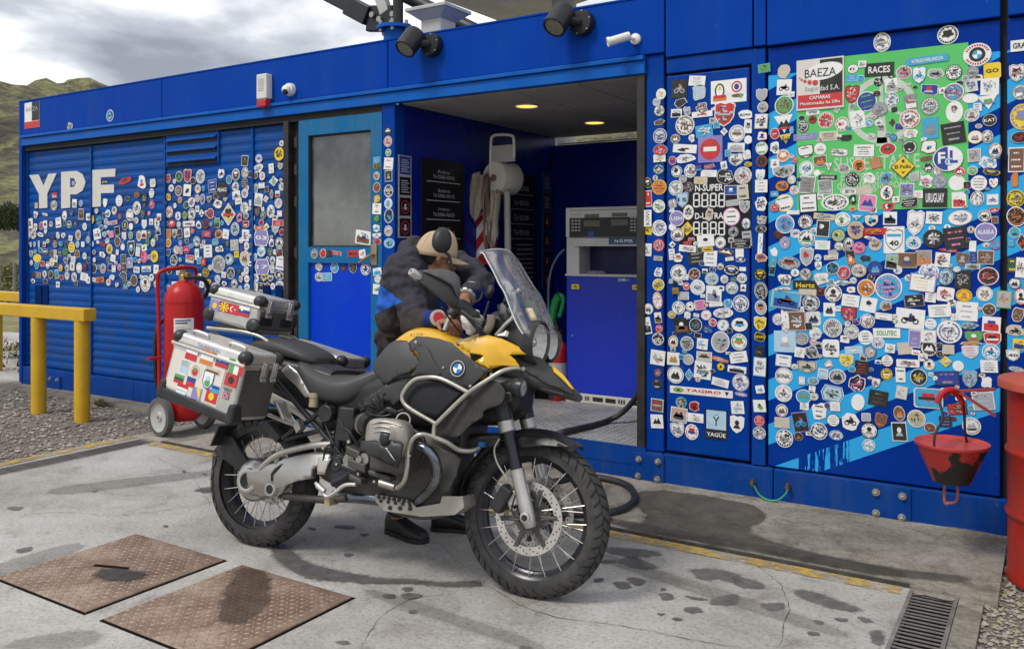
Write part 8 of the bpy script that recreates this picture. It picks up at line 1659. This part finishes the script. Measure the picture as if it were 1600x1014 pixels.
for a, b, w, h, k, c in [(253, 480, .075, .062, 'h', 'wr'), (340, 503, .082, .066, 'h', 'owo'), (425, 525, .078, .056, 'hs', 'wbrw'), (507, 558, .085, .066, 'v', 'gwr'), (475, 630, .075, .058, 'c', 'rk'), (210, 555, .055, .075, 'pic', 'wls'), (273, 578, .066, .075, 'seal', 'wtrg'), (345, 630, .068, .088, 'crest', 'bwgl'), (372, 578, .09, .026, 'pic', 'tnt'), (180, 622, .062, .04, 'h', 'ger'), (247, 640, .055, .045, 'h', 'br'), (200, 672, .07, .035, 'h', 'rw'), (190, 700, .065, .026, 'h', 'wl'), (280, 705, .062, .055, 'tri', 'vy'), (363, 722, .072, .058, 'c', 'ry'), (445, 718, .036, .03, 'cross', 'rwb'), (385, 682, .05, .035, 'pic', 'ccb')]:
    flag(pc, on_case(a, b), PU, PV, NO, w, h, k, list(c))
flag(pc, on_case(455, 680), PU, PV, NO, .055, .012, 'txt', ['ADVENTURE', 'k']); flag(pc, on_case(455, 690), PU, PV, NO, .04, .012, 'txt', ['IN EGO', 'k']); flag(pc, on_case(300, 760), PU, PV, NO, .15, .014, 'txt', ['www.ADVENTURE', 't'])
def on_top(a, b): return bpl(*TF(a, b), Vector((0, -.1518, 0)), Y1)
for a, b, k, c in [(383, 207, 'c', 'vy'), (437, 217, 'sun', 'ry'), (488, 230, 'moon', 'rw'), (548, 242, 'hs', 'wbrw')]: flag(tcase, on_top(a, b), TU, TV, NO, .072, .052, k, list(c))
# ================================================================== PERSON (station attendant behind the motorcycle)
def DP(px, py, d): return CAM + ray(px, py) * d
man = thing('person', 'person in a cap and dark jacket bending over the tank while refuelling', 'person', (G(640, 835).x, G(640, 835).y + .05, 0)); mo = Vector(man.location)
def PT(px, py, d): return DP(px, py, d) - mo
m_skin = mat('tanned skin', (.30, .135, .08), rough=.5, var=.12, vs=18, bump=.05, bs=150)
m_trou = mat('dark trousers', (.020, .019, .022), rough=.9, var=.2, vs=9, bump=.2, bs=30)
m_shoe = mat('black work shoe', (.012, .012, .014), rough=.45, var=.2, vs=14, dirt=(.08, .07, .06), damt=.4)
m_cap = mat('khaki cap cloth', (.45, .34, .225), rough=.9, var=.1, vs=12, bump=.25, bs=260)
def caps(mb, pts):
    """chain of tapered capsules: (point, radius)"""
    for (p, r), (q, s) in zip(pts, pts[1:]):
        mb.ball(p, r, 14, 9); mb.cyl(p, q, r, s, 14)
    mb.ball(pts[-1][0], pts[-1][1], 14, 9)
def remeshed(mb, name, m, voxel, smooth_n=6, wrinkle=0., ws=.08):
    o = mb.build(name, m, man, smooth=180)
    r = o.modifiers.new('remesh', 'REMESH'); r.mode = 'VOXEL'; r.voxel_size = voxel; r.use_smooth_shade = True
    if wrinkle:
        t = bpy.data.textures.new(name + ' folds', 'CLOUDS'); t.noise_scale = ws; t.noise_depth = 2
        d = o.modifiers.new('folds', 'DISPLACE'); d.texture = t; d.strength = wrinkle; d.mid_level = .5; d.texture_coords = 'LOCAL'
    s = o.modifiers.new('smooth', 'SMOOTH'); s.iterations = smooth_n; s.factor = .5
    return o
pel = PT(636, 560, 4.62); mid = PT(640, 492, 4.62); chest = PT(640, 425, 4.62)
shR = PT(628, 425, 4.44); shL = PT(712, 415, 4.78); neck = PT(660, 398, 4.56)
hipR = PT(626, 580, 4.52); hipL = PT(654, 578, 4.74); knR = PT(628, 690, 4.46); knL = PT(706, 690, 4.62); anR = PT(622, 806, 4.49); anL = PT(697, 806, 4.56)
elR = PT(650, 505, 4.28); wrR = PT(690, 500, 4.12)
elL = PT(752, 442, 4.60); wrL = PT(727, 466, 4.36)
hdir = (RIGHT * .86 + FWD * .36 + Vector((0, 0, -.22))).normalized(); hup = (Vector((0, 0, 1)) - hdir * hdir.z); hup.normalize(); hup = (hup + RIGHT * .18).normalized(); hup = (hup - hdir * hup.dot(hdir)).normalized(); hsd = hdir.cross(hup)
HC = PT(683, 401, 4.52)
HR = Matrix((hsd, hdir, hup)).transposed()
def hp(a, b, c): return HC + hsd * a + hdir * b + hup * c
# body: one continuous surface (head, face, ears, neck, trunk, limbs, hands)
mb = MB()
mb.ball(HC + hup * .015, (.074, .092, .098), 20, 14, R=HR); caps(mb, [(hp(0, .03, -.05), .062), (hp(0, .055, -.085), .042)])
caps(mb, [(hp(0, .085, -.005), .012), (hp(0, .108, -.035), .016)]); caps(mb, [(hp(-.022, .09, -.075), .009), (hp(.022, .09, -.075), .009)])
for s_ in (-1, 1):
    caps(mb, [(hp(s_ * .078, -.012, .015), .014), (hp(s_ * .082, -.016, -.01), .015), (hp(s_ * .076, -.008, -.032), .011)]); mb.ball(hp(s_ * .032, .080, .012), .016, 10, 7)
caps(mb, [(hp(0, -.01, -.06), .055), (neck, .055), (chest, .09)])
caps(mb, [(chest, .10), (mid, .10), (pel + RIGHT * .03, .11)]); caps(mb, [(shR + RIGHT * .03, .05), (chest, .09), (shL, .06)])
for sh, el, wr in ((shR + RIGHT * .03, elR, wrR), (shL, elL, wrL)): caps(mb, [(sh, .048), (el, .042), (wr, .029)])
for hi, kn, an in ((hipR, knR, anR), (hipL, knL, anL)): caps(mb, [(hi, .085), (kn, .058), (an, .04)])
def hand(mb, wr, d, up):
    d = d.normalized(); up = (up - d * up.dot(d)).normalized(); sd = d.cross(up)
    pc_ = wr + d * .055
    for k in (-1.5, -.5, .5, 1.5): caps(mb, [(wr + sd * .008 * k, .020), (wr + d * .085 + sd * .019 * k, .0125)])
    for k, L_ in ((-1.5, .062), (-.5, .075), (.5, .08), (1.5, .07)):
        a = wr + d * .088 + sd * .021 * k; b = a + d * L_ * .55 - up * L_ * .25; c = b - up * L_ * .5 + d * .004; e = c - up * L_ * .22 - d * L_ * .28
        caps(mb, [(a, .0105), (b, .0098), (c, .009), (e, .008)])
    a = wr + d * .03 + sd * .034; b = a + d * .03 + sd * .022 - up * .012; c = b + d * .028 + sd * .002 - up * .022; caps(mb, [(a, .0145), (b, .012), (c, .0095)])
hand(mb, wrL, PT(720, 492, 4.22) - wrL, RIGHT * .5 + Vector((0, 0, .8)))
hand(mb, wrR, PT(712, 505, 4.02) - wrR, Vector((0, 0, 1)))
remeshed(mb, 'body', m_skin, .0065, 3)
# hair below the cap
mb = MB(); mb.ball(HC + hup * .012 - hdir * .012, (.078, .088, .092), 20, 14, R=HR); hr = mb.build('hair', mat('dark hair', (.014, .011, .010), .7, var=.3, vs=60, bump=.5, bs=200), man, smooth=180)
bmh = bmesh.new(); bmh.from_mesh(hr.data); bmesh.ops.bisect_plane(bmh, geom=bmh.verts[:] + bmh.edges[:] + bmh.faces[:], plane_co=hp(0, -.03, -.02), plane_no=(hdir * .9 - hup * .25), clear_outer=True); bmesh.ops.bisect_plane(bmh, geom=bmh.verts[:] + bmh.edges[:] + bmh.faces[:], plane_co=hp(0, 0, -.05), plane_no=-hup, clear_outer=True); bmh.to_mesh(hr.data); bmh.free()
# cap
mb = MB(); n, k = 32, 9; rings = []
for j in range(k + 1):
    t = math.pi / 2 * j / k; rings.append([hp(.091 * math.cos(t) ** .75 * math.cos(a), -.010 + .112 * math.cos(t) ** .75 * math.sin(a), .002 + .140 * math.sin(t) + .012 * math.sin(a)) for a in [2 * math.pi * i / n for i in range(n)]])
mb.loft(rings, cap=False); mb.add(rings[-1], [list(range(n))]); cp = mb.build('cap', m_cap, man, smooth=60, thick=.003)
mb = MB(); nu, nv = 16, 6; vs_ = []
for j in range(nv + 1):
    for i in range(nu + 1):
        a = math.radians(28 + 124 * i / nu); q = j / nv; r = 1 + .0 * q
        vs_.append(hp((.090 - .004 * q) * math.cos(a), -.010 + .112 * math.sin(a) + .080 * q * math.sin(math.radians(180 * i / nu)) ** .55, .012 - .012 * q - .026 * abs(math.cos(a)) ** 2 * q))
mb.add(vs_, [[j * (nu + 1) + i, j * (nu + 1) + i + 1, (j + 1) * (nu + 1) + i + 1, (j + 1) * (nu + 1) + i] for j in range(nv) for i in range(nu)]); mb.build('cap_visor', m_cap, cp, smooth=180, thick=.004)
mb = MB(); mb.ball(hp(0, -.010, .143), .009, 10, 7); mb.build('cap_button', m_cap, cp)
for s_ in range(3): 
    a0 = math.radians(60 * s_); mb = MB(); mb.tube([hp(.0925 * math.cos(t) ** .75 * math.cos(a0) * sg, -.010 + .1135 * math.cos(t) ** .75 * math.sin(a0) * sg, .002 + .1415 * math.sin(t) + .012 * math.sin(a0) * sg) for sg, t in [(1, math.radians(q)) for q in (5, 30, 55, 80)] + [(-1, math.radians(q)) for q in (80, 55, 30, 5)]], .0012, seg=5, sm=3); mb.build('cap_seam', mat('cap stitching', (.33, .25, .16), .9), cp)
# jacket
def jacket_material():
    m = mat('quilted dark jacket', (.032, .030, .042), rough=.9, var=.14, vs=10)
    nt = m.node_tree; N = nt.nodes.new; L = nt.links.new; b = nt.nodes['Principled BSDF']; src = b.inputs['Base Color'].links[0].from_socket
    tc = N('ShaderNodeTexCoord')
    def plane(p, nrm):      # signed distance to a plane, soft step
        d = N('ShaderNodeVectorMath'); d.operation = 'DOT_PRODUCT'; L(tc.outputs['Object'], d.inputs[0]); nrm = Vector(nrm).normalized(); d.inputs[1].default_value = nrm
        s = N('ShaderNodeMath'); s.operation = 'SUBTRACT'; L(d.outputs['Value'], s.inputs[0]); s.inputs[1].default_value = Vector(p).dot(nrm)
        g_ = N('ShaderNodeMath'); g_.operation = 'GREATER_THAN'; L(s.outputs[0], g_.inputs[0]); g_.inputs[1].default_value = 0; return g_.outputs[0]
    def mul(a, c): q = N('ShaderNodeMath'); q.operation = 'MULTIPLY'; L(a, q.inputs[0]); L(c, q.inputs[1]); return q.outputs[0]
    def mix(cur, f, col): q = N('ShaderNodeMix'); q.data_type = 'RGBA'; L(f, q.inputs[0]); L(cur, q.inputs[6]); q.inputs[7].default_value = (*col, 1); return q.outputs[2]
    Zv = Vector((0, 0, 1))
    low = plane(PT(600, 492, 4.45), -Zv + RIGHT * .25)
    cur = mix(src, low, (.034, .027, .026))
    b1 = plane(PT(600, 449, 4.45), -Zv - RIGHT * .55); b2 = plane(PT(600, 484, 4.45), Zv * 1 - RIGHT * .45); b3 = plane(PT(636, 470, 4.4), -RIGHT - Zv * .2)
    cur = mix(cur, mul(mul(b1, b2), b3), (.012, .10, .50))
    f1 = plane(PT(676, 480, 4.4), RIGHT * 1 - FWD * .1); f2 = plane(PT(668, 452, 4.4), -Zv); cur = mix(cur, mul(f1, f2), (.006, .022, .16))
    L(cur, b.inputs['Base Color'])
    w = N('ShaderNodeTexWave'); w.inputs['Scale'].default_value = 4.; w.inputs['Distortion'].default_value = 14; w.inputs['Detail Scale'].default_value = .8; w.inputs['Detail'].default_value = 2; w.bands_direction = 'Z'; L(tc.outputs['Object'], w.inputs['Vector'])
    n = N('ShaderNodeTexNoise'); n.inputs['Scale'].default_value = 160; L(tc.outputs['Object'], n.inputs['Vector'])
    ad = N('ShaderNodeMath'); ad.operation = 'MULTIPLY_ADD'; L(n.outputs['Fac'], ad.inputs[0]); ad.inputs[1].default_value = .15; L(w.outputs['Fac'], ad.inputs[2])
    bp = N('ShaderNodeBump'); bp.inputs['Strength'].default_value = .35; bp.inputs['Distance'].default_value = .02; L(ad.outputs[0], bp.inputs['Height']); L(bp.outputs[0], b.inputs['Normal'])
    return m
m_jack = jacket_material()
mb = MB()
caps(mb, [(PT(644, 590, 4.62), .16), (PT(636, 545, 4.62), .162), (PT(632, 495, 4.62), .155), (PT(638, 448, 4.62), .15), (PT(652, 420, 4.62), .125)])
caps(mb, [(PT(620, 500, 4.52), .105), (PT(626, 440, 4.50), .11), (shR + RIGHT * .02, .095), (PT(644, 410, 4.52), .095)])
caps(mb, [(PT(646, 412, 4.58), .12), (PT(690, 418, 4.72), .10), (shL, .085)]); caps(mb, [(PT(660, 480, 4.6), .14), (PT(665, 440, 4.62), .13)])
caps(mb, [(shR, .100), (PT(640, 465, 4.38), .088), (elR, .076), (PT(684, 501, 4.15), .052)])
caps(mb, [(shL, .082), (PT(738, 425, 4.70), .076), (elL, .07), (PT(741, 452, 4.48), .058), (PT(733, 460, 4.41), .052)])
caps(mb, [(PT(640, 393, 4.60), .07), (PT(652, 396, 4.58), .075)])
jk = remeshed(mb, 'jacket', m_jack, .010, 4, .05, .06)
# collar, reflective cuff band, watch
def ringtube(name, c, ax, R_, r, m, par, flat=1., n=20, wob=0.):
    u, v, d = frame(ax); mb = MB(); mb.tube([c + (u * math.cos(t) + v * math.sin(t)) * R_ * (1 + wob * math.sin(3 * t)) for t in [2 * math.pi * i / n for i in range(n)]], r, closed=True, sm=2, seg=10, flat=flat); return mb.build(name, m, par)
ringtube('collar', neck * .62 + PT(648, 402, 4.58) * .38, HC - chest, .082, .030, mat('jacket collar', (.036, .033, .043), .9, var=.15, bump=.3, bs=60), man, wob=.05)
ax_ = (wrL - elL).normalized(); ringtube('cuff_band', elL + (wrL - elL) * .62, ax_, .054, .005, mat('pale piping', (.42, .40, .40), .7), man)
wt = ringtube('watch', wrL + ax_ * -.012, ax_, .039, .0075, mat('steel watch band', (.42, .40, .37), .35, .8, var=.25, vs=60), man, 1.9)
for q in range(10):
    u, v, d = frame(ax_); t = 2 * math.pi * q / 10; mb = MB(); c = wrL - ax_ * .012 + (u * math.cos(t) + v * math.sin(t)) * .051; mb.ball(c, .0055, 8, 6); mb.build('band_hole', m_blackp, wt)
# trousers and shoes
mb = MB()
caps(mb, [(PT(640, 575, 4.62), .165), (hipR, .12), (knR, .085), (PT(624, 785, 4.48), .075)]); caps(mb, [(PT(645, 580, 4.64), .15), (hipL, .12), (knL, .085), (PT(697, 785, 4.56), .075)])
remeshed(mb, 'trousers', m_trou, .013, 6, .025, .09)
for an, d_, z in ((anR, (RIGHT * .75 - FWD * .65), 0), (anL, (RIGHT * 1. - FWD * .12), 0)):
    b = Vector((an.x, an.y, 0)); d_ = Vector(d_).normalized(); sd = Vector((-d_.y, d_.x, 0)); rings = []
    for q, w_, h_ in ((-.075, .028, .075), (-.06, .038, .10), (-.02, .04, .105), (.04, .042, .085), (.10, .05, .062), (.16, .048, .052), (.195, .034, .042), (.21, .015, .03)):
        c = b + d_ * q; rings.append([c + sd * (w_ * math.copysign(abs(math.cos(t)) ** .7, math.cos(t))) + Vector((0, 0, .008 + h_ / 2 + h_ / 2 * math.copysign(abs(math.sin(t)) ** .7, math.sin(t)))) for t in [2 * math.pi * i / 18 for i in range(18)]])
    mb = MB(); mb.loft(rings); sh_ = mb.build('shoe', m_shoe, man, smooth=60)
    rings = []
    for q, w_ in ((-.08, .026), (-.06, .042), (0, .045), (.06, .046), (.11, .054), (.16, .052), (.20, .036), (.216, .016)):
        c = b + d_ * q; rings.append([c + sd * w_, c + sd * w_ + Vector((0, 0, .022)), c - sd * w_ + Vector((0, 0, .022)), c - sd * w_])
    mb = MB(); mb.loft(rings); mb.build('sole', m_blackp, sh_, smooth=30)
# nozzle in the tank and hose, white rag
pn = thing('pump_nozzle', 'black pump nozzle with silver spout held in the motorcycle tank', 'nozzle', DP(712, 492, 3.98)); po = Vector(pn.location)
def NZ(px, py, d=3.98): return DP(px, py, d) - po
mb = MB(); mb.tube([NZ(704, 493), NZ(700, 503), NZ(695, 516)], .012, seg=12); mb.build('spout', m_spk, pn)
mb = MB(); mb.tube([NZ(704, 494), NZ(712, 484, 4.0), NZ(720, 478, 4.05), NZ(730, 482, 4.1)], lambda t: .026 + .008 * math.sin(3 * t), seg=12); mb.build('grip', m_blackp, pn)
mb = MB(); mb.tube([NZ(730, 482, 4.1), NZ(742, 492, 4.2), NZ(752, 520, 4.4), NZ(755, 560, 4.7)], .016, seg=10); mb.build('hose', m_blackp, pn)
rg = MB(); rq = random.Random(5); c0 = bl(739, 503, .10)
rg.ball((0, 0, 0), (.05, .05, .055), 22, 16)
for v in rg.v: k = 1 + .35 * noise.noise((v.x * 30, v.y * 30, v.z * 30)) + .15 * noise.noise((v.x * 90, v.y * 90, v.z * 90)); v *= k
rgo = rg.build('crumpled_rag', mat('white cloth', (.60, .58, .55), .9, var=.12, vs=30), None, smooth=50); rgo.location = BM @ c0; tag(rgo, 'crumpled white rag tucked under the right hand guard', 'rag')
btube('dusty_duct', [bl(*q, .13) for q in ((768, 492), (766, 508), (755, 522), (735, 532), (715, 536))], lambda t: .020 - .006 * t, mat('dusty tan plastic', (.30, .25, .19), .8, var=.2, vs=20), seg=12)
# ================================================================== BACKGROUND
def hills():
    mb = MB(); na, nd = 240, 70; a0, a1 = math.radians(60), math.radians(200)   # azimuth measured from +X, counter-clockwise
    for i in range(na + 1):
        a = a0 + (a1 - a0) * i / na
        for j in range(nd + 1):
            d = 45 + 330 * (j / nd) ** 1.5; x, y = d * math.cos(a), d * math.sin(a)
            t = min(1, max(0, (d - 60) / 150)); t = t * t * (3 - 2 * t)
            h = (33 + 5 * noise.noise((x / 60, y / 60, 1)))
            z = t * h + t * (5 * noise.noise((x / 22, y / 22, 5)) + 4.2 * abs(noise.noise((x / 7, y / 7, 9))) + .9 * abs(noise.noise((x / 2.5, y / 2.5, 3))))
            z += .35 * noise.noise((x / 9, y / 9, 2)) - .25
            mb.v.append(Vector((x, y, z)))
    n = nd + 1
    mb.f = [[i * n + j, (i + 1) * n + j, (i + 1) * n + j + 1, i * n + j + 1] for i in range(na) for j in range(nd)]; mb.m = [0] * len(mb.f)
    o = mb.build('hill', m_hill, smooth=180); return struct(o)
hills()
m_leafs = [mat('scrub dark', (.035, .05, .018), .9, var=.3, vs=3), mat('scrub olive', (.10, .115, .04), .9, var=.3, vs=3), mat('scrub straw', (.28, .25, .11), .9, var=.3, vs=3)]
def clump(mb, c, r, h, n, rn, w):
    for i in range(n):
        a = rn.uniform(0, 6.283); q = rn.random() ** .5; z = h * rn.random() ** .8 * (1 - .5 * q * q)
        p = Vector((c[0] + r * q * math.cos(a), c[1] + r * q * math.sin(a), c[2] + z)); s = rn.uniform(.5, 1.2) * w
        d = Vector((rn.uniform(-1, 1), rn.uniform(-1, 1), rn.uniform(.2, 1.4))).normalized(); e = d.cross(Vector((rn.uniform(-1, 1), rn.uniform(-1, 1), .3))).normalized()
        mi = 0 if z < h * .3 else rn.choice((0, 1, 1, 2))
        mb.add([p - d * s * .5 - e * s * .22, p - d * s * .5 + e * s * .22, p + d * s], [[0, 1, 2]], mi)
rn = random.Random(11)
def bush(name, label, c, r, h, n, w, mats, group='shrubs beyond the building'):
    mb = MB(); clump(mb, (0, 0, 0), r, h, n, rn, w); t = thing(name, label, 'shrub', c, group); mb.build('foliage', mats, t, smooth=0)
    mb = MB(); mb.tube([(0, 0, -.1), (.03 * r, 0, h * .3), (-.05 * r, .05 * r, h * .6)], lambda q: .06 * r * (1.2 - q), sm=3, seg=6); mb.build('stem', mat('shrub wood', (.10, .075, .05), .9), t)
def far(px, py, dist, z=-.2):
    d = ray(px, py); return CAM + d * dist
p = far(14, 352, 60); bush('dark_shrub', 'dark round shrub on the slope at the far left', (p.x, p.y, p.z - .3), 1.0, 1.9, 1400, .28, [m_leafs[0]] * 3)
for i, (px, py, lab) in enumerate(((8, 440, 'straw coloured bush at the left edge of the picture'), (26, 432, 'olive bush against the left corner of the building'))):
    p = G(px, py, -.05); bush('low_bush', lab, (p.x, p.y, -.05), .9, .75, 900, .16, m_leafs)
mb = MB()
for i in range(1500):
    px = rn.uniform(-60, 120); py = 392 + 100 * rn.random() ** 1.7; p = G(px, py, -.05)
    if p.length > 140 or p.x > -9.9: continue
    clump(mb, (p.x, p.y, -.06), rn.uniform(.1, .5), rn.uniform(.1, .45), rn.randrange(12, 34), rn, .12)
o = stuff(mb.build('scrub', m_leafs, smooth=0)); o['label'] = 'scattered scrub and dry tussocks on the plain'; 
mb = MB()
for i in range(420):      # dry grass along the slab edge
    x = rn.uniform(-13.5, -9.7); y = rn.uniform(.4, 4.2) if rn.random() < .7 else rn.uniform(-1.3, -.9); clump(mb, (x, y, -.03), .10, rn.uniform(.06, .22), 10, rn, .07)
for i in range(14): clump(mb, (rn.uniform(-7.85, -7.5), rn.uniform(-.34, -.25), -.01), .05, .05, 8, rn, .03)
o = stuff(mb.build('dry_grass', m_leafs, smooth=0)); o['label'] = 'dry grass tufts beside the building corner'
t = thing('fence', 'thin wire fence on the plain at the far left', 'fence', (-22, 6, 0))
for k in range(9):
    mb = MB(); mb.cyl((-k * 1.8, k * 1.3, -.2), (-k * 1.8, k * 1.3, 1.1), .04, seg=7); mb.build('fence_post', mat('weathered post', (.22, .2, .17), .9), t)
for z in (.4, .75, 1.05): mb = MB(); mb.cyl((0, 0, z), (-8 * 1.8, 8 * 1.3, z), .006, seg=5); mb.build('wire', m_bolt, t)
bpy.context.view_layer.update()
